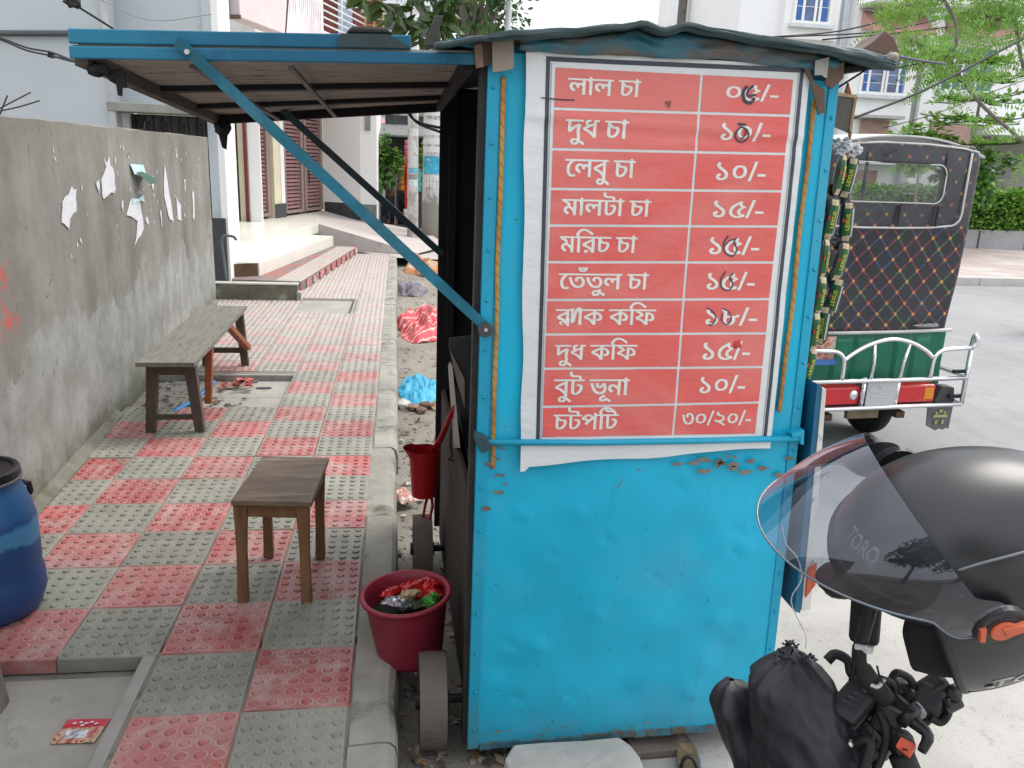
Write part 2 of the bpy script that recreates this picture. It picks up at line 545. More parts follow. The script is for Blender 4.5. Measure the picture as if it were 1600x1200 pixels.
# lifting slots in the mid slab are cast-in handles
for x, y in ((-.98, 5.22), (-.93, 5.70), (-1.32, 5.24)):
    MB().lathe([(.001, .0), (.055, .0), (.05, -.012), (.001, -.012)], (x, y, -.0385), 14, Matrix(((1, 0, 0), (0, .45, 0), (0, 0, 1)))).build('lifting_slot', M['dark_paint'], pave)
rim = MB()
for (x0, y0, x1, y1) in ((-1.5, 2.415, -.755, 2.46), (-.80, .3, -.757, 2.41), (-.70, 5.03, -.68, 5.92), (-1.75, 5.92, -.68, 5.955), (-1.12, 9.45, -.46, 9.5), (-.48, 8.36, -.455, 9.45)):
    rim.box(x0, y0, -.056, x1, y1, -.004)
rim.build('recess_rim', M['concrete'], pave, bevel=.006)

# kerb: cast blocks with a rounded outer edge
kerb_top = [(-.133, -.003), (-.05, .002), (-.025, -.002), (-.008, -.018), (0.0, -.05), (.004, -.21), (-.133, -.21)]
m_kerb = mat('grimy_kerb', (.29, .28, .245), .9, var=.32, vs=3.5, bump=.8, bs=24, dirt=(.13, .125, .095), cover=.46, ds=4.5)
kb = thing('kerb', None, None)
kb['kind'] = 'structure'
yk = [1.05, 1.92, 2.62, 3.42, 4.32, 5.28, 6.22, 7.15, 8.1, 9.0, 9.95, 10.9, 11.85, 12.8, 13.7]
rk = random.Random(5)
for a, b in zip(yk[:-1], yk[1:]):
    dx, dz = rk.uniform(-.006, .006), rk.uniform(-.004, .003)
    mb = MB()
    mb.grid(lambda u, v: (lambda p: (p[0] + dx + .006 * noise.noise((p[0] * 9, (a + (b - a) * v) * 5, 2)) * (p[0] > -.12), a + .0025 + (b - a - .005) * v, p[1] + dz + .004 * noise.noise((p[0] * 9, (a + (b - a) * v) * 8, 7))))(kerb_top[min(len(kerb_top) - 1, round(u * 6))]), 6, 24)
    n = len(kerb_top)
    mb.add([(x + dx, a + .0025, z + dz) for x, z in kerb_top], [tuple(range(n))])
    mb.add([(x + dx, b - .0025, z + dz) for x, z in kerb_top], [tuple(range(n))])
    mb.build('kerb_block', m_kerb, kb, smooth=False)
MB().box(-.139, -.5, -.25, -.004, 13.7, -.075).build('kerb_footing', M['concrete'], kb)

# ------------------------------------------------------------------ boundary wall
def wall_mat():
    k = NT('old_cement_render')
    co = k.coord()
    sep = k.n('SeparateXYZ', {'Vector': co})
    z = sep.outputs['Z']
    big = k.ramp(k.noise(1.3, 7, .6), (.3, (.150, .145, .122)), (.5, (.222, .216, .192)), (.70, (.285, .28, .258)))
    st = k.ramp(k.noise(2.6, 6, .6, k.mapping((1.3, 1.3, .35))), (.35, .74), (.65, 1.10))
    c = k.mix(.8, big, st, 'MULTIPLY')
    # newer pale render at the lower part, with a ragged edge
    edge = k.math('ADD', z, k.math('MULTIPLY', k.math('SUBTRACT', k.noise(1.5, 8, .6), .5), 1.5))
    low = k.ss(edge, .70, .62)
    lowc = k.ramp(k.noise(4.5, 10, .66), (.34, (.19, .19, .172)), (.5, (.255, .26, .243)), (.64, (.325, .33, .315)))
    c = k.mix(k.math('MULTIPLY', low, .9), c, lowc)
    # pits and hairline cracks
    pit = k.ramp(k.noise(34, 5, .7, k.mapping((1, 1, .55))), (.64, 0.0), (.69, 1.0))
    msk = k.ramp(k.noise(2.4, 4, .6), (.46, 0.0), (.6, 1.0))
    c = k.mix(k.math('MULTIPLY', pit, msk), c, (.10, .095, .085))
    vor = k.n('TexVoronoi', {'Vector': k.mix(.22, k.mapping((1.7, 1.7, 1.2)), k.n('TexNoise', {'Vector': co, 'Scale': 5.0, 'Detail': 6}).outputs['Color'], 'ADD'), 'Scale': 1.6}, feature='DISTANCE_TO_EDGE')
    ck = k.ramp(k.math('ADD', vor.outputs['Distance'], k.math('MULTIPLY', k.noise(14, 5, .6), .03)), (.018, 1.0), (.024, 0.0))
    cm = k.ramp(k.noise(3.1, 4, .6), (.60, 0.0), (.66, .8))
    c = k.mix(k.math('MULTIPLY', ck, cm), c, (.085, .08, .075))
    # green-black stain growing up from the foot
    foot = k.ss(k.math('ADD', z, k.math('MULTIPLY', k.math('SUBTRACT', k.noise(6, 6, .65), .5), .5)), .20, -.05)
    c = k.mix(k.math('MULTIPLY', foot, .85), c, (.10, .105, .06))
    # dark weathering under the coping
    topst = k.ss(k.math('ADD', z, k.math('MULTIPLY', k.math('SUBTRACT', k.noise(3, 6, .6, k.mapping((3, 3, .4))), .5), .9)), 1.42, 1.72, 0.0, .55)
    c = k.mix(topst, c, (.175, .155, .12))
    # faded red paint by the near end
    y = sep.outputs['Y']
    rp = k.math('MULTIPLY', k.ss(k.math('ADD', y, k.math('MULTIPLY', k.noise(9, 6, .7), .35)), 3.84, 3.74), k.ss(k.math('ABSOLUTE', k.math('SUBTRACT', z, .95)), .2, .12))
    c = k.mix(k.math('MULTIPLY', rp, k.ramp(k.noise(15, 5, .6), (.45, 0.0), (.6, .9))), c, (.48, .09, .08))
    k.set(Base_Color=c, Roughness=.92)
    h = k.math('ADD', k.math('MULTIPLY', k.noise(16, 9, .6), .5), k.math('MULTIPLY', k.math('MULTIPLY', pit, msk), -.5))
    k.bump(k.math('ADD', h, k.math('MULTIPLY', k.math('MULTIPLY', ck, cm), -.8)), .75, .012)
    return k.m

bw = thing('boundary_wall', 'grey cement-rendered boundary wall with torn white poster scraps', 'wall', (-1.6, 4, 0))
def wf(u, v):
    y = -.8 + 9.86 * u
    z = -.2 + (1.835 + .006 * y) * v
    return (wall_x(y) + .012 * noise.noise((y * .9, z * .9, 1)) + .004 * noise.noise((y * 6, z * 6, 5)), y, z + (.012 * noise.noise((y * 3, 0, 9)) if v > .99 else 0))
mb = MB().grid(wf, 120, 22)
top = [wf(i / 120, 1.0) for i in range(121)]
for i in range(120):
    a, b = Vector(top[i]), Vector(top[i + 1])
    mb.quad(a, b, b + Vector((-.16, .01, .012)), a + Vector((-.16, .01, .012)))
e0 = [Vector(wf(1, j / 22)) for j in range(23)]
for j in range(22):
    mb.quad(e0[j], e0[j + 1], e0[j + 1] + Vector((-.16, .01, 0)), e0[j] + Vector((-.16, .01, 0)))
e0 = [Vector(wf(0, j / 22)) for j in range(23)]
for j in range(22):
    mb.quad(e0[j], e0[j + 1], e0[j + 1] + Vector((-.16, .01, 0)), e0[j] + Vector((-.16, .01, 0)))
mb.quad(Vector(wf(0, 0)) + Vector((-.16, .01, 0)), Vector(wf(1, 0)) + Vector((-.16, .01, 0)), Vector(wf(1, 1)) + Vector((-.16, .01, .012)), Vector(wf(0, 1)) + Vector((-.16, .01, .012)))
wl = mb.build('render_coat', wall_mat(), None)
# keep wall coordinates as its material coordinates
wl.parent = bw
wl.matrix_parent_inverse = Matrix.Translation((1.6, -4, 0))

# torn poster scraps: thin paper, each a ragged shape of its own
m_pap = mat('torn_white_paper', (.60, .60, .63), .8, var=.12, vs=14, bump=.2, dirt=(.34, .33, .30), cover=.38, ds=16)
m_pap2 = mat('torn_pale_blue_paper', (.45, .62, .64), .8, var=.15, vs=20)
m_grn = mat('dark_green_paper', (.03, .10, .065), .7)
def on_wall(y, z, d=.004):
    return Vector((wall_x(y) + .012 * noise.noise((y * .9, z * .9, 1)) + .004 * noise.noise((y * 6, z * 6, 5)) + d, y, z))
def scrap(outline, m, label, d=.006):
    # outline in (y, z); triangulated flat and given paper thickness
    P = [on_wall(y, z, d) for y, z in outline]
    tri = tessellate_polygon([P])
    mb = MB().add(P, [tuple(t) for t in tri])
    n = len(P)
    Q = [p - Vector((.003, 0, 0)) for p in P]
    mb.add(P + Q, [(i, (i + 1) % n, n + (i + 1) % n, n + i) for i in range(n)])
    o = mb.build('poster_scrap', m, None)
    return tag(o, label, 'poster scrap', 'torn poster scraps on the wall')
def ragged(pts, seed, amp=.012):
    rr = random.Random(seed)
    out = []
    for i, p in enumerate(pts):
        q = pts[(i + 1) % len(pts)]
        for t in (0, .33, .66):
            out.append((p[0] + (q[0] - p[0]) * t + rr.uniform(-amp, amp), p[1] + (q[1] - p[1]) * t + rr.uniform(-amp, amp)))
    return out
scrap(ragged([(4.53, 1.345), (4.59, 1.33), (4.55, 1.24), (4.40, 1.16), (4.31, 1.19), (4.36, 1.29)], 1), m_pap, 'largest torn white poster scrap, nearest the camera on the cement wall')
scrap(ragged([(5.24, 1.49), (5.34, 1.40), (5.31, 1.29), (5.07, 1.27), (5.06, 1.36)], 2), m_pap, 'white poster scrap with pointed top, left of the folded blue paper')
scrap(ragged([(5.73, 1.235), (5.97, 1.21), (6.0, 1.02), (5.72, .93), (5.86, 1.09), (5.56, 1.13)], 3), m_pap, 'bird-shaped white poster scrap below a pale blue strip')
scrap(ragged([(5.73, 1.245), (5.9, 1.225), (6.06, 1.25), (6.08, 1.20), (5.9, 1.21), (5.72, 1.205)], 4, .006), m_pap2, 'narrow pale blue paper strip above the bird-shaped scrap', .010)
scrap(ragged([(6.84, 1.44), (6.93, 1.23), (7.02, .99), (6.84, 1.04), (6.75, 1.21)], 5), m_pap, 'tall narrow white poster scrap right of the folded blue paper')
scrap(ragged([(7.2, 1.18), (7.37, 1.1), (7.35, .97), (7.2, 1.0)], 6, .01), m_pap, 'short white paper strip near the far end of the wall')
for i, (y, z, w, h) in enumerate(((4.95, 1.36, .06, .05), (6.35, 1.35, .08, .09), (6.1, 1.08, .05, .04), (6.55, 1.10, .04, .13), (7.6, 1.30, .05, .10), (5.45, 1.22, .04, .06))):
    scrap(ragged([(y, z), (y + w, z + .01), (y + w * .7, z - h), (y + w * .2, z - h * .7)], 30 + i, .012), m_pap, 'small peeled paper patch ' + ('left of the pointed white scrap', 'below the curled green flap', 'between the bird-shaped and the tall scraps', 'narrow, under the curled flap to its right', 'at far right near the short strip', 'just below the pointed white scrap')[i])
scrap(ragged([(7.98, 1.20), (8.09, 1.19), (8.04, .94), (7.94, .95)], 7, .012), m_pap, 'faint white paper strip farthest along the cement wall')
rs = random.Random(12)
fl = MB()
for i in range(64):
    y = rs.choice((4.45, 5.2, 5.4, 5.9, 6.6, 7.0, 7.5, 8.2)) + rs.uniform(-.35, .35)
    z = rs.uniform(1.0, 1.56)
    s = rs.uniform(.003, .014) * (1 if rs.random() < .85 else 1.6)
    p = on_wall(y, z, .004)
    fl.add([p + Vector((0, rs.uniform(-1, 1) * s * 1.2, s * 1.6)), p + Vector((0, -s * rs.uniform(.4, 1.3), 0)), p + Vector((0, rs.uniform(-1, 1) * s, -s * 1.5)), p + Vector((0, s * rs.uniform(.4, 1.3), 0))], [(0, 1, 2, 3)])
tag(fl.build('paper_flecks', m_pap, None, fix=False), 'tiny white paper flecks left on the cement wall', 'paper flecks', kind='stuff')
# blue-green paper whose lower half has curled forward
fp_ = thing('folded_poster_scrap', 'pale blue poster scrap with a curled dark green flap', 'poster scrap', on_wall(5.9, 1.40), 0, 'torn poster scraps on the wall')
MB().add([on_wall(5.74, 1.455, .006), on_wall(6.13, 1.445, .006), on_wall(6.14, 1.37, .02), on_wall(5.98, 1.36, .03), on_wall(5.78, 1.39, .02)], [(0, 1, 2, 3, 4)]).build('sheet', m_pap2, fp_, solid=.002)
MB().add([on_wall(5.80, 1.40, .03), on_wall(5.95, 1.405, .03), on_wall(6.14, 1.36, .07), on_wall(6.10, 1.325, .09), on_wall(5.93, 1.325, .09)], [(0, 1, 2, 3, 4)]).build('flap', m_grn, fp_, solid=.002)

# dry twigs of a bare shrub behind the wall
tw = thing('bare_shrub', 'dry bare shrub showing twigs above the grey boundary wall', 'shrub', (-2.35, 5.2, .2))
m_twig = mat('dry_twig', (.09, .075, .065), .9, var=.3)
rt2 = random.Random(4)
mb = MB()
mb.tube([(-2.35, 5.2, .2), (-2.33, 5.2, 1.2), (-2.28, 5.2, 1.72)], [.02, .016, .01], 6)
for i in range(13):
    a = rt2.uniform(-.4, PI + .4)
    L = rt2.uniform(.08, .30)
    b = Vector((-2.30 + rt2.uniform(-.02, .04), 5.2 + rt2.uniform(-.1, .1), 1.66 + rt2.uniform(-.03, .09)))
    e = b + Vector((math.cos(a) * L, rt2.uniform(-.1, .1), max(-.03, math.sin(a) * L * .55)))
    mb.tube(smooth_path([b, lerp(b, e, .5) + Vector((0, 0, rt2.uniform(-.02, .03))), e], 3), .0045, 5)
mb.build('twigs', m_twig, tw)
tw2 = thing('bare_shrub', 'few dry sprouts above the wall beside the dark grille window', 'shrub', (-2.5, 8.3, .2))
mb = MB()
for q in [(-2.42, 1.66), (-2.36, 1.68), (-2.30, 1.65), (-2.75, 1.70), (-2.22, 1.66)]:
    mb.tube([(-2.5, 8.3, .2), (q[0], 8.3, q[1] - .1), (q[0] + .04, 8.3, q[1] + rt2.uniform(.03, .12))], [.008, .006, .004], 5)
    mb.tube([(q[0], 8.3, q[1] - .1), (q[0] - .05, 8.3, q[1] + rt2.uniform(.0, .06))], .004, 5)
mb.build('twigs', m_twig, tw2)

# ------------------------------------------------------------------ blue paint
def blue_mat(name, col, chip, wear=.5, seedoff=0.0):
    k = NT(name)
    co = k.mapping((1, 1, 1)) if not seedoff else k.n('Mapping', {'Vector': k.coord(), 'Location': (seedoff, seedoff * 2, 0)}).outputs['Vector']
    c = k.ramp(k.noise(1.6, 6, .55, co), (.3, sc(col, .86)), (.7, sc(col, 1.1)))
    # sun-bleached and scuffed patches
    f = k.ramp(k.noise(2.6, 8, .65, co), (.52, 0.0), (.78, wear * .55))
    c = k.mix(f, c, (.15, .37, .47))
    f3 = k.ramp(k.noise(1.1, 7, .7, co), (.50, 0.0), (.66, wear * .8))
    c = k.mix(f3, c, (.02, .27, .43))
    # fine pale scratches
    w = k.noise(5, 8, .75, k.mapping((9, 9, 1.2), (0, .35, 0), co))
    c = k.mix(k.ramp(w, (.66, 0.0), (.70, .35)), c, (.30, .47, .52))
    # thin dirty runs, and road grime on the foot of the sheet
    dr_ = k.ramp(k.noise(9, 6, .7, k.mapping((5, 5, .35), (0, 0, 0), co)), (.60, 0.0), (.70, wear * .55))
    c = k.mix(dr_, c, (.03, .17, .24))
    zz = k.n('SeparateXYZ', {'Vector': k.coord()}).outputs['Z']
    gm = k.ss(k.math('ADD', zz, k.math('MULTIPLY', k.noise(7, 7, .7, co), .34)), .42, .12, 0.0, wear)
    c = k.mix(gm, c, (.10, .20, .22))
    # paint flaked off to grey metal and rust
    n1 = k.noise(9, 9, .72, co)
    gate = k.ramp(k.noise(2.1, 4, .55, co), (.55, 0.0), (.70, .075))
    fl = k.ramp(k.math('ADD', n1, gate), (.70, 0.0), (.715, 1.0))
    c = k.mix(fl, c, chip)
    sp = k.ramp(k.noise(48, 3, .6, co), (.705, 0.0), (.73, .9))
    c = k.mix(sp, c, (.06, .065, .07))
    k.set(Base_Color=c, Roughness=k.ramp(k.noise(4, 5, .6, co), (.3, .34), (.7, .55)))
    k.b.inputs['Specular IOR Level'].default_value = .45
    # dents, flake edges, brush marks
    vor = k.n('TexVoronoi', {'Vector': co, 'Scale': 4.2, 'Randomness': 1.0}, feature='SMOOTH_F1')
    dent = k.ramp(vor.outputs['Distance'], (.04, 1.0), (.20, 0.0))
    dm = k.math('MULTIPLY', dent, k.ramp(k.noise(1.7, 3, .5, co), (.5, 0.0), (.62, 1.0)))
    h = k.math('ADD', k.math('MULTIPLY', k.noise(4.5, 4, .5, co), .55), k.math('MULTIPLY', dm, .35))
    h = k.math('ADD', h, k.math('MULTIPLY', fl, -.06))
    h = k.math('ADD', h, k.math('MULTIPLY', k.noise(32, 5, .6, co), .05))
    k.bump(h, .42, .022)
    return k.m
BLUE = (.004, .43, .66)
M['blue'] = blue_mat('blue_cart_paint', BLUE, (.17, .165, .15), .55)
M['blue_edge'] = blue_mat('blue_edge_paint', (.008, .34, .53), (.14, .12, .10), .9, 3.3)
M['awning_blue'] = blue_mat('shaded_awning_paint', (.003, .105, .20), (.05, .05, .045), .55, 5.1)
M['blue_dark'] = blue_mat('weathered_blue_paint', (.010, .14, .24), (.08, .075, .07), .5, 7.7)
M['banner'] = None

cart = thing('tea_cart', 'bright blue sheet-metal tea cart with raised awning and red price banner', 'tea cart', (.65, 2.7, -.16))
YF = 2.0
# front face: upper and lower sheet with a slight dished surface
def face(u, v, x0b, x1b, zb0, zb1, x0t, x1t, zt0, zt1, amp):
    xb, xt = x0b + (x1b - x0b) * u, x0t + (x1t - x0t) * u
    zb, zt = zb0 + (zb1 - zb0) * u, zt0 + (zt1 - zt0) * u
    x, z = xb + (xt - xb) * v, zb + (zt - zb) * v
    e = min(1, 8 * min(u, 1 - u)) * min(1, 8 * min(v, 1 - v))
    d = amp * e * (1.3 * noise.noise((x * 3.2, z * 3.2, 3)) + .6 * noise.noise((x * 9, z * 9, 8)) * .5)
    for bx, bz, br_, ba in DENTS:
        q = ((x - bx) ** 2 + (z - bz) ** 2) / (br_ * br_)
        if q < 9:
            d += ba * math.exp(-q)
    return (x, YF + d, z)
DENTS = []
for i, p in enumerate(((0.949, 2.000, 0.577), (0.980, 2.000, 0.528), (0.941, 2.000, 0.513), (0.923, 2.000, 0.293), (0.991, 2.000, 0.254), (0.953, 2.000, 0.203), (0.575, 2.000, 0.559), (0.492, 2.000, 0.642), (0.709, 2.000, 0.204), (0.397, 2.000, 0.230), (0.314, 2.000, 0.244), (0.304, 2.000, 0.162), (0.341, 2.000, 0.065), (0.558, 2.000, 0.325), (0.418, 2.000, 0.529), (0.860, 2.000, 0.056), (0.767, 2.000, 0.712), (0.684, 2.000, 0.044), (0.499, 2.000, 0.066), (0.333, 2.000, 0.645), (0.718, 2.000, 0.441))):
    DENTS.append((p[0], p[2], (.014, .022, .011, .028, .017, .045)[i % 6], (.0042, -.004, .003, -.006, .0035, .0075)[i % 6]))
    DENTS.append((p[0] + .02, p[2] - .016, .007, (.0028, -.003)[i % 2]))
mb = MB().grid(lambda u, v: face(u, v, .214, 1.1165, -.094, -.073, .214, 1.094, .85, .852, .013), 110, 110)
mb.add([(.214, YF, -.094), (1.1165, YF, -.073), (1.1165, YF + .03, -.073), (.214, YF + .03, -.094)], [(0, 1, 2, 3)])
mb.build('lower_panel', M['blue'], cart, smooth=True, fix=False)
MB().grid(lambda u, v: face(u, v, .214, 1.093, .853, .855, .214, 1.071, 1.80, 1.775, .004), 30, 30).build('upper_panel', M['blue'], cart, smooth=True, fix=False)
# angle-iron edges
MB().prism([(.204, YF - .006, -.098), (.236, YF - .006, -.097), (.238, YF - .006, 1.79), (.207, YF - .006, 1.79)], (0, .03, 0)).build('corner_angle', M['blue_edge'], cart, bevel=.002)
MB().prism([(1.092, YF - .005, -.074), (1.121, YF - .005, -.073), (1.076, YF - .005, 1.775), (1.05, YF - .005, 1.775)], (0, .03, 0)).build('corner_angle', M['blue_edge'], cart, bevel=.002)
fk_ = MB()
rr = random.Random(44)
def flake(x, z, s):
    n = 9
    P = [(x + s * (1.7 if rr.random() < .3 else 1) * rr.uniform(.5, 1.1) * math.cos(2 * PI * i / n) * 1.6, YF - .009, z + s * rr.uniform(.4, 1.0) * math.sin(2 * PI * i / n)) for i in range(n)]
    fk_.add(P, [tuple(range(n))])
lip = MB()
for i in range(22):
    x0 = .24 + i * (.85 / 22)
    lip.rbox((x0 + .019, YF - .002, -.091 + .0235 * (x0 - .2) + random.uniform(-.003, .003)), (.040, .010, .020), (0, random.uniform(-.05, .05), 0))
lip.build('bottom_lip', mat('rusty_blue_edge', (.05, .16, .20), .7, var=.4, vs=20, dirt=(.13, .09, .06), cover=.5, ds=16), cart)
rv = MB()
for i in range(15):
    z = -.03 + i * .125
    rv.blob((.221, YF - .008, z), (.005, .004, .005), 0, i, 1)
    rv.blob((1.107 - .022 * (z + .07), YF - .007, z - .03), (.005, .004, .005), 0, i, 1)
rv.build('rivets', M['blue_edge'], cart, smooth=True)['kind'] = 'stuff'

for i in range(46):
    t = rr.random()
    if t < .5:
        flake(rr.gauss(.88, .12), rr.gauss(.775, .018), rr.uniform(.002, .011))
    elif t < .8:
        flake(rr.uniform(.23, 1.09), -.07 + .023 * rr.random() + abs(rr.gauss(0, .015)), rr.uniform(.0015, .007))
    else:
        flake(rr.gauss(.27, .02), rr.uniform(.65, .85), rr.uniform(.002, .009))
fk_.build('paint_flakes', mat('bare_rusty_metal', (.19, .165, .135), .8, var=.45, vs=22, dirt=(.15, .085, .045), cover=.45, ds=20), cart, fix=False)['kind'] = 'stuff'

# side, back and inside
MB().hexa([(.215, YF + .04, -.09), (.228, YF + .04, -.09), (.205, 3.38, -.09), (.19, 3.38, -.09), (.215, YF + .04, .60), (.228, YF + .04, .60), (.205, 3.38, .60), (.19, 3.38, .60)]).build('side_apron', mat('dirty_side_board', (.05, .042, .036), .8, var=.5, vs=3, bump=.3), cart)
MB().box(.168, 3.40, -.05, 1.09, 3.425, 1.83).build('back_panel', M['shade_black'], cart)
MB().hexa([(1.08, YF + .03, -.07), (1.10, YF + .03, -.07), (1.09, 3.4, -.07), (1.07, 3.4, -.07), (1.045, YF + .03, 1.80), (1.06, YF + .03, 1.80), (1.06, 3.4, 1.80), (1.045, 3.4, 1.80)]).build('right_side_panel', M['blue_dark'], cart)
MB().box(.216, YF + .035, -.085, 1.075, 3.39, -.06).build('floor_board', M['shade_black'], cart)
MB().box(.232, YF + .04, .60, 1.06, 3.39, .63).build('counter_board', M['shade_black'], cart)
MB().box(.22, YF + .03, .64, .25, YF + .06, 1.78).build('post', M['shade_black'], cart)
MB().box(.205, 3.36, -.05, .235, 3.395, 1.80).build('post', M['shade_black'], cart)
MB().box(.19, YF + .012, -.09, .2065, YF + .052, 1.78).build('edge_strip', mat('bare_edge', (.025, .024, .024), .6, var=.4, vs=9), cart)
# pale counter edge, hanging pan and paper behind the blue corner
MB().hexa([(0.205, 3.093, 0.777), (0.205, 2.590, 0.618), (0.200, 2.449, 0.668), (0.200, 2.877, 0.831), (0.201, 3.148, 0.763), (0.198, 2.700, 0.578), (0.195, 2.607, 0.634), (0.196, 2.962, 0.827)]).build('counter_edge', mat('pale_edge', (.34, .32, .29), .6, var=.3, vs=10, dirt=(.10, .09, .08), cover=.4, ds=9), cart)
MB().prism([(0.146, 2.250, 1.069), (0.224, 2.250, 1.078), (0.230, 2.250, 0.854), (0.194, 2.250, 0.861), (0.189, 2.250, 0.942), (0.146, 2.250, 1.036)], (0, .012, 0)).build('hanging_tray', mat('smoked_tin', (.035, .035, .038), .45, metal=.3, var=.3), cart, bevel=.003)
MB().prism([(0.146, 2.240, 1.040), (0.191, 2.240, 0.952), (0.193, 2.240, 0.868), (0.171, 2.240, 0.937)], (0, .004, 0)).build('tray_lip', mat('worn_tin', (.22, .17, .14), .5, var=.3), cart)

# cross rod under the banner, with its brackets
MB().tube([(.222, YF - .02, .852), (.5, YF - .021, .849), (.8, YF - .02, .851), (1.088, YF - .02, .856)], .0085, 10).build('cross_rod', M['blue_edge'], cart, smooth=True)
MB().prism([(.197, YF - .032, .88), (.222, YF - .032, .872), (.243, YF - .032, .85), (.236, YF - .032, .832), (.218, YF - .032, .825), (.197, YF - .032, .86)], (0, .032, 0)).build('bracket', mat('dark_bracket', (.03, .07, .09), .5, var=.4), cart, bevel=.003)
MB().prism([(1.062, YF - .03, .872), (1.098, YF - .03, .884), (1.102, YF - .03, .838), (1.090, YF - .03, .842), (1.088, YF - .03, .862), (1.065, YF - .03, .860)], (0, .028, 0)).build('bracket', M['blue_edge'], cart, bevel=.003)

# yellow-brown cane strips over the sheet edges
kc = NT('split_cane')
cz = kc.n('SeparateXYZ', {'Vector': kc.coord()})
cq = kc.math('ADD', kc.math('MULTIPLY', kc.math('ADD', cz.outputs['Z'], cz.outputs['X']), 34.0), kc.math('MULTIPLY', kc.noise(9), 1.2))
kc.set(Base_Color=kc.mix(kc.ss(kc.math('FRACT', cq), .80, .90, 0.0, .65), kc.ramp(kc.noise(6, 6, .65), (.3, (.24, .095, .03)), (.5, (.46, .24, .05)), (.75, (.56, .34, .09))), (.14, .06, .025)), Roughness=.65)
kc.bump(kc.noise(60, 5), .4, .005)
m_cane = kc.m
def cane(name, pts, w, lab):
    P = smooth_path(pts, 14)
    mb = MB()
    L = 0
    rr = []
    for i, p in enumerate(P):
        rr.append(w * (.86 + .14 * abs(math.sin(i * 1.15)) + random.uniform(-.06, .06)))
    b0 = len(mb.v)
    mb.tube(P, rr, 8)
    for q in mb.v:
        q.y = YF - .008 + (q.y - YF + .008) * .55
    return mb.build(name, m_cane, cart, smooth=True)
cane('cane_strip', [(.2435, YF - .008, 1.745), (.2455, YF - .008, 1.48), (.244, YF - .008, 1.32), (.2475, YF - .008, 1.17), (.247, YF - .008, .98), (.2495, YF - .008, .775)], .0062, '')
cane('cane_strip', [(1.0135, YF - .008, 1.73), (1.019, YF - .008, 1.58), (1.0195, YF - .008, 1.414), (1.0265, YF - .008, 1.24), (1.0265, YF - .008, 1.078), (1.0285, YF - .008, .93)], .0068, '')
cane('cane_strip', [(.36, YF - .010, 1.8265), (.5, YF - .010, 1.834), (.65, YF - .010, 1.834), (.8, YF - .010, 1.826), (.97, YF - .010, 1.812)], .0085, '')

# ------------------------------------------------------------------ roof
m_tarp = mat('dark_teal_tarpaulin', (.030, .058, .062), .55, var=.35, vs=5, bump=.35, bs=16, dirt=(.02, .15, .21), cover=.36, ds=5)
m_brown = mat('dirty_brown_sheeting', (.125, .10, .085), .6, var=.35, vs=7, bump=.6, bs=18, dirt=(.30, .29, .275), cover=.3, ds=7)
m_card = mat('grey_brown_cardboard', (.30, .255, .21), .85, var=.15, vs=6, bump=.15, dirt=(.20, .15, .11), cover=.35, ds=6)
m_card2 = mat('dark_brown_tape', (.115, .07, .05), .6, var=.3, vs=8)
roof_line = [(.085, 1.812), (.20, 1.832), (.26, 1.842), (.38, 1.853), (.50, 1.868), (.548, 1.879), (.60, 1.866), (.65, 1.882), (.72, 1.874), (.86, 1.862), (.98, 1.852), (1.08, 1.842), (1.15, 1.832), (1.185, 1.824)]
def roof_z(x):
    for (a, za), (b, zb) in zip(roof_line[:-1], roof_line[1:]):
        if a <= x <= b:
            t = (x - a) / (b - a)
            t = t * t * (3 - 2 * t)
            return za + (zb - za) * t
    return roof_line[-1][1]
def rf(u, v):
    x = .085 + 1.10 * u
    y = 1.93 + 1.60 * v
    z = roof_z(x) + .006 * noise.noise((x * 5, y * 3, 2)) + .012 * math.sin(v * PI) - (.012 if v < .001 else 0)
    return (x, y - .01 * math.sin(u * 17), z)
MB().grid(rf, 70, 16).build('roof_sheet', m_tarp, cart, smooth=True, fix=False, solid=.012)
# hem of the tarpaulin hanging over the front edge
def hem(u, v):
    x = .20 + .97 * u
    zt = roof_z(x) - .006
    h = .013 + .008 * noise.noise((x * 4, 0, 1))
    return (x, 1.925 - .004 * v + .006 * noise.noise((x * 14, v * 2, 4)), zt - h * v)
MB().grid(hem, 60, 3).build('roof_hem', m_tarp, cart, smooth=True, fix=False, solid=.004)
# crumpled sheeting between banner and roof
def skirt(u, v):
    x = .275 + .78 * u
    zt = roof_z(x) - .02
    zb = (1.803 - .004 * math.sin(u * 9)) - .012 * max(0, (u - .9) * 10) + .008 * noise.noise((x * 7, 0, 3))
    return (x, YF - .022 - .012 * noise.noise((x * 16, v * 3, 5)) - .02 * v * (1 - v), zt + (zb - zt) * v)
m_skirt = NT('crumpled_sheeting')
m_skirt.set(Base_Color=m_skirt.mix(m_skirt.ramp(m_skirt.noise(5, 7, .65, m_skirt.mapping((1, 1, 3))), (.42, 0.0), (.56, 1.0)), (.13, .105, .085), (.03, .15, .205)), Roughness=.4)
m_skirt.bump(m_skirt.noise(22, 6, .7), .6, .01)
MB().grid(skirt, 70, 6).build('front_skirt', m_skirt.m, cart, smooth=True, fix=False, solid=.003)
MB().prism([(0.211, 1.965, 1.827), (0.260, 1.965, 1.838), (0.263, 1.965, 1.762), (0.249, 1.965, 1.756), (0.215, 1.965, 1.750)], (0, .006, 0)).build('cardboard_patch', m_card, cart)
MB().prism([(0.209, 1.962, 1.831), (0.260, 1.962, 1.842), (0.260, 1.962, 1.833), (0.211, 1.962, 1.823)], (0, .004, 0)).build('cardboard_patch', mat('faded_red_print', (.20, .085, .07), .8, var=.3, vs=12), cart)
MB().prism([(0.173, 1.985, 1.809), (0.214, 1.985, 1.822), (0.215, 1.985, 1.770), (0.179, 1.985, 1.758)], (0, .006, 0)).build('cardboard_patch', m_card2, cart)
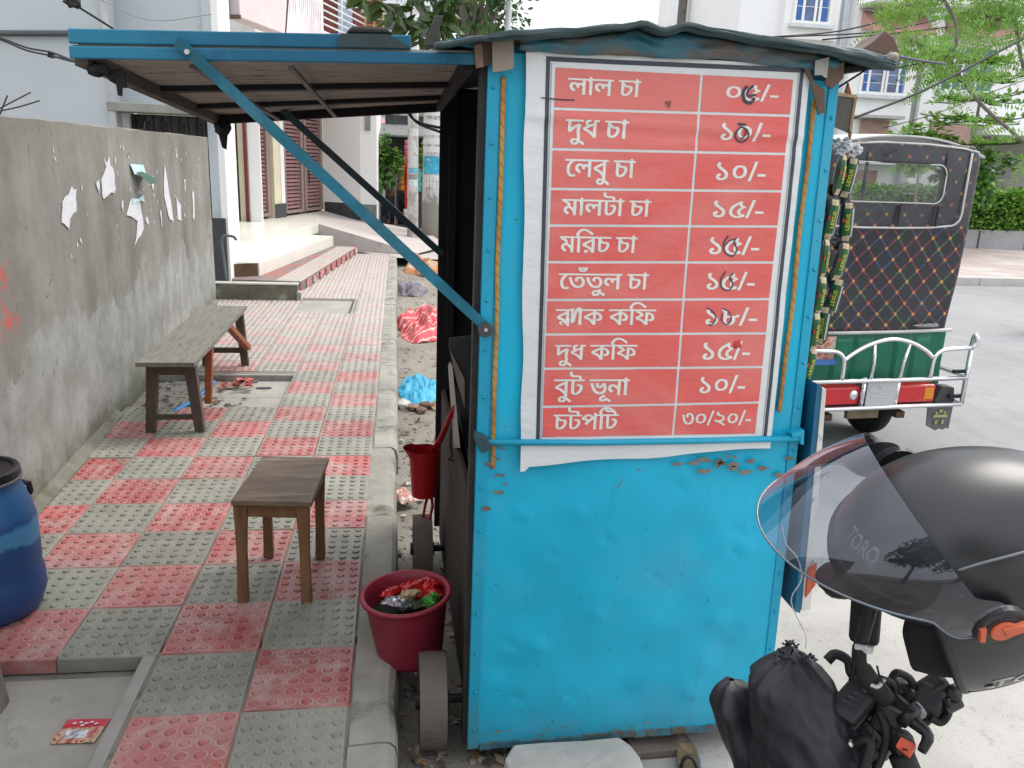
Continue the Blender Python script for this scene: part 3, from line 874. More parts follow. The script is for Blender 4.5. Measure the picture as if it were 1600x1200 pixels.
MB().prism([(0.172, 1.980, 1.808), (0.189, 1.975, 1.811), (0.195, 1.975, 1.762), (0.178, 1.980, 1.758)], (0, .004, 0)).build('cardboard_patch', mat('brown_card', (.25, .17, .12), .8, var=.2), cart)
MB().prism([(1.028, 1.970, 1.803), (1.067, 1.970, 1.818), (1.071, 1.970, 1.782), (1.045, 1.970, 1.756), (1.025, 1.970, 1.766)], (0, .006, 0)).build('brown_patch', m_card2, cart)
MB().prism([(0.975, 1.972, 1.812), (0.997, 1.972, 1.770), (1.028, 1.972, 1.753), (1.036, 1.972, 1.701), (1.020, 1.972, 1.694), (0.991, 1.972, 1.766), (0.967, 1.972, 1.800)], (0, .005, 0)).build('brown_patch', m_card2, cart)
MB().prism([(0.988, 1.960, 1.816), (1.022, 1.960, 1.826), (1.023, 1.960, 1.778), (1.007, 1.960, 1.785), (0.991, 1.960, 1.783)], (0, .003, 0)).build('sheeting_corner', mat('grey_plastic_film', (.36, .35, .34), .4, var=.15), cart)
# rolled and folded roof ends
def fold(u, v):
    a = (1.125, 2.050, 1.852)
    x = a[0] + .13 * u
    zz = 1.83 + .075 * math.sin(min(1.0, u * 1.15) * PI * .62) * (1 - .25 * v)
    return (x, 2.0 + .22 * v + .02 * math.sin(u * 5), zz + .008 * noise.noise((x * 20, v * 5, 1)) - .03 * u * v)
MB().prism([(1.133, 2.020, 1.855), (1.168, 2.020, 1.881), (1.191, 2.020, 1.904), (1.218, 2.020, 1.889), (1.239, 2.020, 1.855), (1.212, 2.020, 1.844), (1.177, 2.020, 1.849)], (.03, .16, .0)).build('folded_roof_end', m_card2, cart, bevel=.004)
MB().tube([(0.858, 1.985, 1.861), (1.006, 1.985, 1.848), (1.107, 1.985, 1.841), (1.196, 1.985, 1.828)], [.008, .010, .013, .010], 8).build('roof_roll', m_tarp, cart, smooth=True)
MB().blob((1.196, 1.985, 1.837), (.018, .02, .012), .5, 3, 2).build('roof_roll_end', mat('frayed_cloth', (.30, .28, .24), .9, var=.4), cart, smooth=True)
MB().prism([(0.059, 2.100, 1.814), (0.077, 2.100, 1.853), (0.085, 2.100, 1.883), (0.109, 2.100, 1.885), (0.098, 2.100, 1.859), (0.104, 2.100, 1.825), (0.105, 2.100, 1.813)], (0, .03, 0)).build('folded_roof_end', mat('curled_dark_sheet', (.05, .05, .042), .7, var=.3), cart, bevel=.003)
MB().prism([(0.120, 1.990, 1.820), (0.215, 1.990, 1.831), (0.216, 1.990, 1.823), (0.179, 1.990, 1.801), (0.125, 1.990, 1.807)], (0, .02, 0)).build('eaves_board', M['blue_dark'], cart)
# frame under the roof
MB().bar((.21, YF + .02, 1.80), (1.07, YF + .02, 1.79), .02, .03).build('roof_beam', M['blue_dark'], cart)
MB().bar((.21, 3.39, 1.80), (1.07, 3.39, 1.80), .02, .03).build('roof_beam', M['shade_black'], cart)
MB().prism([(1.099, 2.030, 1.814), (1.212, 2.030, 1.832), (1.208, 2.030, 1.821), (1.101, 2.030, 1.801)], (0, 1.1, 0)).build('eaves_board', M['shade_black'], cart)

# ------------------------------------------------------------------ awning: a hinged shutter propped up on two flat struts
def aw(x, y, d=0.0):
    u = (x + .70) / .88
    v = (y - 2.0) / 1.42
    zn = 1.752 + .034 * u
    zf = 1.682 + .088 * u
    return Vector((x, y, zn + (zf - zn) * v + d))
def awbox(mb, x0, y0, x1, y1, d0, d1):
    return mb.hexa([aw(x0, y0, d0), aw(x1, y0, d0), aw(x1, y1, d0), aw(x0, y1, d0), aw(x0, y0, d1), aw(x1, y0, d1), aw(x1, y1, d1), aw(x0, y1, d1)])
m_under = mat('stained_underside_board', (.40, .37, .33), .85, var=.5, vs=4, bump=.5, bs=18, stretch=(1.3, 5, 5), dirt=(.09, .075, .062), cover=.47, ds=4)
yb = [2.02, 2.46, 2.50, 2.88, 2.92, 3.20, 3.24, 3.40]
for a, b in ((2.0, 2.32), (2.326, 2.60), (2.606, 2.88), (2.886, 3.14), (3.146, 3.40)):
    awbox(MB(), -.685, a, .175, b, .002, .012).build('awning_board', m_under, cart)
for y, w in ((2.60, .045), (3.05, .05)):
    awbox(MB(), -.68, y - w / 2, .175, y + w / 2, -.014, .001).build('awning_batten', M['shade_black'], cart)
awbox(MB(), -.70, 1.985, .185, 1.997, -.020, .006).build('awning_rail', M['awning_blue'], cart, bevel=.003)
awbox(MB(), -.70, 3.39, .16, 3.42, -.03, .016).build('awning_rail', M['shade_black'], cart)
awbox(MB(), -.70, 2.014, -.672, 3.388, -.03, .012).build('awning_rail', mat('awning_end_board', (.10, .075, .06), .8, var=.4, vs=6), cart)
awbox(MB(), .150, 2.014, .175, 3.388, -.03, .012).build('awning_rail', M['shade_black'], cart)
for x in (-.245, -.46):
    awbox(MB(), x, 2.014, x + .012, 3.388, -.032, -.024).build('awning_rib', mat('rib_steel', (.10, .09, .085), .6, var=.3), cart)
# second leaf folded over the first
def awbox2(mb, x0, y0, x1, y1, d0, d1):
    return awbox(mb, x0, y0, x1, y1, d0, d1)
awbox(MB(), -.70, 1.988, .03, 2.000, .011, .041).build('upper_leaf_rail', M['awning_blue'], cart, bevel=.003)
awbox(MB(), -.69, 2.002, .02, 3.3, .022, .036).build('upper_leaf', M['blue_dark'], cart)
MB().hexa([aw(-.115, 1.98, .043), aw(-.01, 1.98, .043), aw(-.01, 2.12, .043), aw(-.115, 2.12, .043), aw(-.10, 1.985, .058), aw(-.025, 1.985, .056), aw(-.03, 2.10, .056), aw(-.10, 2.10, .058)]).build('rubber_pad', M['rubber'], cart, bevel=.006)
MB().prism([aw(-.125, 1.984, .041), aw(-.02, 1.984, .041), aw(.03, 1.984, .013), aw(-.135, 1.984, .013)], (0, -.003, 0)).build('rubber_pad', mat('black_smear', (.03, .05, .055), .7, var=.4, vs=14), cart)
# rag tied at the outer corner
mb = MB()
mb.blob(aw(-.655, 2.03, -.036), (.022, .02, .016), .9, 2, 2, 3)
mb.blob(aw(-.625, 2.04, -.046), (.022, .014, .014), .9, 5, 2, 3)
mb.prism([(-0.625, 2.030, 1.714), (-0.605, 2.030, 1.715), (-0.602, 2.030, 1.681), (-0.612, 2.030, 1.681), (-0.614, 2.030, 1.663), (-0.621, 2.030, 1.664)], (0, .01, 0))
mb.build('tied_rag', mat('black_rag', (.02, .02, .022), .9, var=.5, vs=15), cart, smooth=False)
mb = MB().blob(aw(-.66, 3.36, -.05), (.03, .03, .03), .8, 7, 2, 3)
mb.prism([aw(-.68, 3.36, -.05), aw(-.64, 3.36, -.05), aw(-.65, 3.36, -.13), aw(-.665, 3.36, -.12)], (0, .01, 0))
mb.build('tied_rag', mat('black_rag_far', (.015, .015, .017), .9, var=.5, vs=15), cart)
# struts
def angle_strut(a, b, w, m1):
    a, b = Vector(a), Vector(b)
    mb = MB()
    d = (b - a).normalized()
    up = Vector((0, -1, 0))
    s = d.cross(up).normalized()
    mb.hexa([a - s * w / 2, a + s * w / 2, a + s * w / 2 + Vector((0, .004, 0)), a - s * w / 2 + Vector((0, .004, 0)), b - s * w / 2, b + s * w / 2, b + s * w / 2 + Vector((0, .004, 0)), b - s * w / 2 + Vector((0, .004, 0))])
    k = -s if (-s).z > 0 else s
    e = k * w / 2
    mb.hexa([a + e, a + e + k * .004, a + e + k * .004 + Vector((0, .03, 0)), a + e + Vector((0, .03, 0)), b + e, b + e + k * .004, b + e + k * .004 + Vector((0, .03, 0)), b + e + Vector((0, .03, 0))])
    return mb.build('strut', m1, cart)
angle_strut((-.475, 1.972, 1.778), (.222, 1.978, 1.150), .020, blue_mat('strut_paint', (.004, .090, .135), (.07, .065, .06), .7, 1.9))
angle_strut((-0.431, 3.300, 1.712), (0.177, 3.300, 1.187), .022, mat('far_strut_paint', (.015, .045, .065), .45, var=.4, vs=9))
MB().disc((.217, 1.972, 1.150), .019, (0, -1, 0), 20, .006).build('pivot_plate', mat('oily_steel', (.08, .085, .09), .4, metal=.5, var=.3), cart, smooth=False)
MB().disc((.217, 1.964, 1.152), .005, (0, -1, 0), 10, .004).build('bolt', M['steel'], cart)
MB().disc((-.452, 1.968, 1.757), .006, (0, -1, 0), 10, .004).build('bolt', M['steel'], cart)

# right-hand shutter hanging folded down
MB().hexa([(1.142, 1.965, .33), (1.160, 1.965, .325), (1.165, 3.3, .33), (1.145, 3.3, .335), (1.112, 1.965, 1.015), (1.126, 1.965, 1.008), (1.135, 3.3, 1.0), (1.112, 3.3, 1.01)]).build('folded_shutter', blue_mat('shaded_shutter_paint', (.003, .10, .20), (.10, .10, .09), .4, 2.2), cart)  # shade of the inner face is put into this darker blue
MB().hexa([(1.161, 1.962, .335), (1.196, 1.975, .33), (1.205, 3.28, .34), (1.168, 3.3, .34), (1.127, 1.962, 1.004), (1.141, 1.967, .999), (1.15, 3.28, 1.0), (1.137, 3.3, 1.0)]).build('shutter_edge', mat('flaking_white_edge', (.56, .55, .52), .7, var=.15, vs=9, dirt=(.03, .20, .28), cover=.44, ds=9), cart)
MB().prism([(1.160, 1.955, .47), (1.182, 1.955, .49), (1.188, 1.955, .42), (1.164, 1.955, .38)], (0, .006, 0)).build('shutter_edge', mat('orange_red_patch', (.50, .10, .05), .7, var=.4, vs=25), cart)

# four solid wheels on two axles
m_wheel = mat('worn_wheel_rim', (.11, .092, .08), .75, var=.35, vs=5, bump=.4, bs=30, dirt=(.17, .10, .06), cover=.4, ds=6)
def cart_wheel(x, y, r, z):
    Mx = Matrix(((0, 0, 1), (0, 1, 0), (-1, 0, 0)))
    w = MB().lathe([(.001, -.03), (.03, -.03), (.05, -.018), (r * .72, -.018), (r * .80, -.036), (r, -.039), (r + .001, 0), (r, .039), (r * .80, .036), (r * .72, .018), (.05, .018), (.03, .03), (.001, .03)], (x, y, z), 40, Mx).build('wheel', m_wheel, cart, smooth=False)
    MB().lathe([(.001, -.05), (.026, -.05), (.028, .05), (.001, .05)], (x, y, z), 16, Mx).build('hub', M['black_metal'], w)
    return w
for x, dy in ((.106, 0), (1.145, .19)):
    cart_wheel(x, 2.125 + dy, .140, -.020)
    cart_wheel(x, 3.12 + dy, .142, -.018)
for y in (2.125, 3.12):
    MB().tube([(.08, y, -.018), (.4, y, -.018)], .014, 10).build('axle', M['black_metal'], cart)
    MB().tube([(.9, y + .19, -.018), (1.17, y + .19, -.018)], .014, 10).build('axle', M['black_metal'], cart)
    for x in (.26, .95):
        MB().box(x - .02, y - .03, -.06, x + .02, y + .03, .0).build('axle_block', M['black_metal'], cart)

# ------------------------------------------------------------------ price banner
BY = YF - .012
def bpt(x, z, lift=0.0):
    w = .0035 * noise.noise((x * 3, z * 3.5, 2)) + .0022 * noise.noise((x * 11, z * 14, 6)) + .0030 * math.exp(-((z - 1.672 + .03 * x) / .014) ** 2) - .0020 * math.exp(-((z - 1.650 + .03 * x) / .016) ** 2)
    w += .012 * max(0, (.86 - z)) * (1 - .2 * x)
    return Vector((x, BY - .004 - w - lift * 1.0, z))
def band(z):          # the printed sheet leans a little, as it hangs
    return .012 * (1.32 - z)
ban = thing('price_banner', 'white and red tea price banner printed in white Bengali lettering on the blue cart', 'price banner', (.65, BY, .78))
def paper(name, col, rough=.42):
    k = NT(name)
    c = k.ramp(k.noise(2.2, 5, .6), (.3, sc(col, .95)), (.7, sc(col, 1.05)))
    c = k.mix(k.ramp(k.noise(26, 7, .75), (.63, 0.0), (.72, .4)), c, sc(col, .55))
    k.set(Base_Color=c, Roughness=rough)
    k.bump(k.noise(7, 5, .6, k.mapping((1, 1, 2.5))), .5, .012)
    return k.m
m_white = paper('banner_white', (.69, .72, .73))
def banner_red():
    k = NT('banner_red')
    c = k.ramp(k.noise(1.5, 4, .5), (.3, (.74, .105, .095)), (.7, (.70, .14, .125)))
    # bleached print: paler towards the lower right, with wavy edges
    f = k.ramp(k.noise(1.9, 5, .6, k.mapping((1, 1, 1.6), (0, .5, 0)), .8), (.42, 0.0), (.58, .55))
    c = k.mix(f, c, (.70, .24, .215))
    ln = k.ramp(k.noise(7, 6, .7, k.mapping((14, 1, .7))), (.66, 0.0), (.72, .22))
    c = k.mix(ln, c, (.70, .36, .33))
    k.set(Base_Color=c, Roughness=.4)
    k.bump(k.noise(8, 5, .6, k.mapping((1, 1, 2.5))), .5, .010)
    return k.m
m_bred = banner_red()
m_ink = paper('banner_black', (.045, .05, .07))
m_let = paper('banner_lettering', (.74, .74, .70))
m_mark = mat('marker_ink', (.055, .05, .075), .6, var=.3)
# sheet: outline x range varies with height
def sheet(u, v):
    z = .825 + (1.806 - .825) * v
    xl = .322 - .030 * v + .006 * noise.noise((0, z * 6, 1))
    xr = 1.012 - .022 * v + .004 * noise.noise((0, z * 6, 4))
    x = xl + (xr - xl) * u
    if v < .04:
        z -= (.045 - .05 * u + .010 * noise.noise((x * 5, 0, 2)) + .012 * (u < .02)) * (1 - v / .04) * max(0, 1 - max(0, u - .80) * 4)
    return bpt(x, z)
MB().grid(sheet, 60, 160).build('sheet', m_white, ban, smooth=True, fix=False)
def patch(mb, x0, x1, za0, za1, zb0, zb1, lift, nx=30, nz=14):
    """quad on the banner: bottom edge za0->za1, top edge zb0->zb1"""
    def f(u, v):
        x = x0(v) + (x1(v) - x0(v)) * u
        z = (za0 + (za1 - za0) * u) * (1 - v) + (zb0 + (zb1 - zb0) * u) * v
        return bpt(x, z, lift)
    return mb.grid(f, nx, nz)
# black frame
fb = MB()
XL = lambda z: .340 + .0200 * (1.794 - z) / .95
XR = lambda z: .974 + .0235 * (1.80 - z) / .955
def vline(mb, X, w, z0, z1, lift):
    return mb.grid(lambda u, v: bpt(X(z0 + (z1 - z0) * v) + w * (u - .5), z0 + (z1 - z0) * v, lift), 1, 160)
def hline(mb, x0, x1, z0, z1, w, lift):
    return mb.grid(lambda u, v: bpt(x0 + (x1 - x0) * u, z0 + (z1 - z0) * u + w * (v - .5), lift), 60, 1)
vline(fb, lambda z: XL(z) + .005, .0095, .852, 1.790, .0010)
vline(fb, lambda z: XR(z) - .005, .0095, .850, 1.797, .0010)
hline(fb, .340, .975, 1.788, 1.795, .0105, .0010)
fb.build('frame_line', m_ink, ban, smooth=True, fix=False)
m_fg = mat('frame_grey', (.35, .36, .39), .5)
vline(MB(), lambda z: XL(z) + .0132, .0022, .852, 1.780, .0010).build('frame_line', m_fg, ban, fix=False)
vline(MB(), lambda z: XR(z) - .0132, .0022, .850, 1.787, .0010).build('frame_line', m_fg, ban, fix=False)
# twenty red cells with white gaps between
rows = [(1.770, 1.773), (1.6795, 1.690), (1.588, 1.600), (1.496, 1.510), (1.409, 1.423), (1.320, 1.332), (1.226, 1.237), (1.138, 1.147), (1.048, 1.056), (.946, .958), (.8605, .8665)]
CL = lambda z: .3635 + .013 * (1.769 - z) / .91
CR = lambda z: .9485 + .014 * (1.773 - z) / .91
CM = lambda z: .7175 + .014 * (1.776 - z) / .91
gp_ = .0032
for i in range(10):
    t0, t1 = rows[i]
    b0, b1 = rows[i + 1]
    tm, bmid = t0 + (t1 - t0) * .6, b0 + (b1 - b0) * .6
    g0 = 0 if i == 0 else gp_
    patch(MB(), lambda v: CL(b0 + (t0 - b0) * v), lambda v: CM(b0 + (t0 - b0) * v) - gp_, b0 + gp_, bmid + gp_, t0 - g0, tm - g0, .0012).build('red_cell', m_bred, ban, smooth=True, fix=False)
    patch(MB(), lambda v: CM(b0 + (t0 - b0) * v) + gp_, lambda v: CR(b0 + (t0 - b0) * v), bmid + gp_, b1 + gp_, tm - g0, t1 - g0, .0012).build('red_cell', m_bred, ban, smooth=True, fix=False)

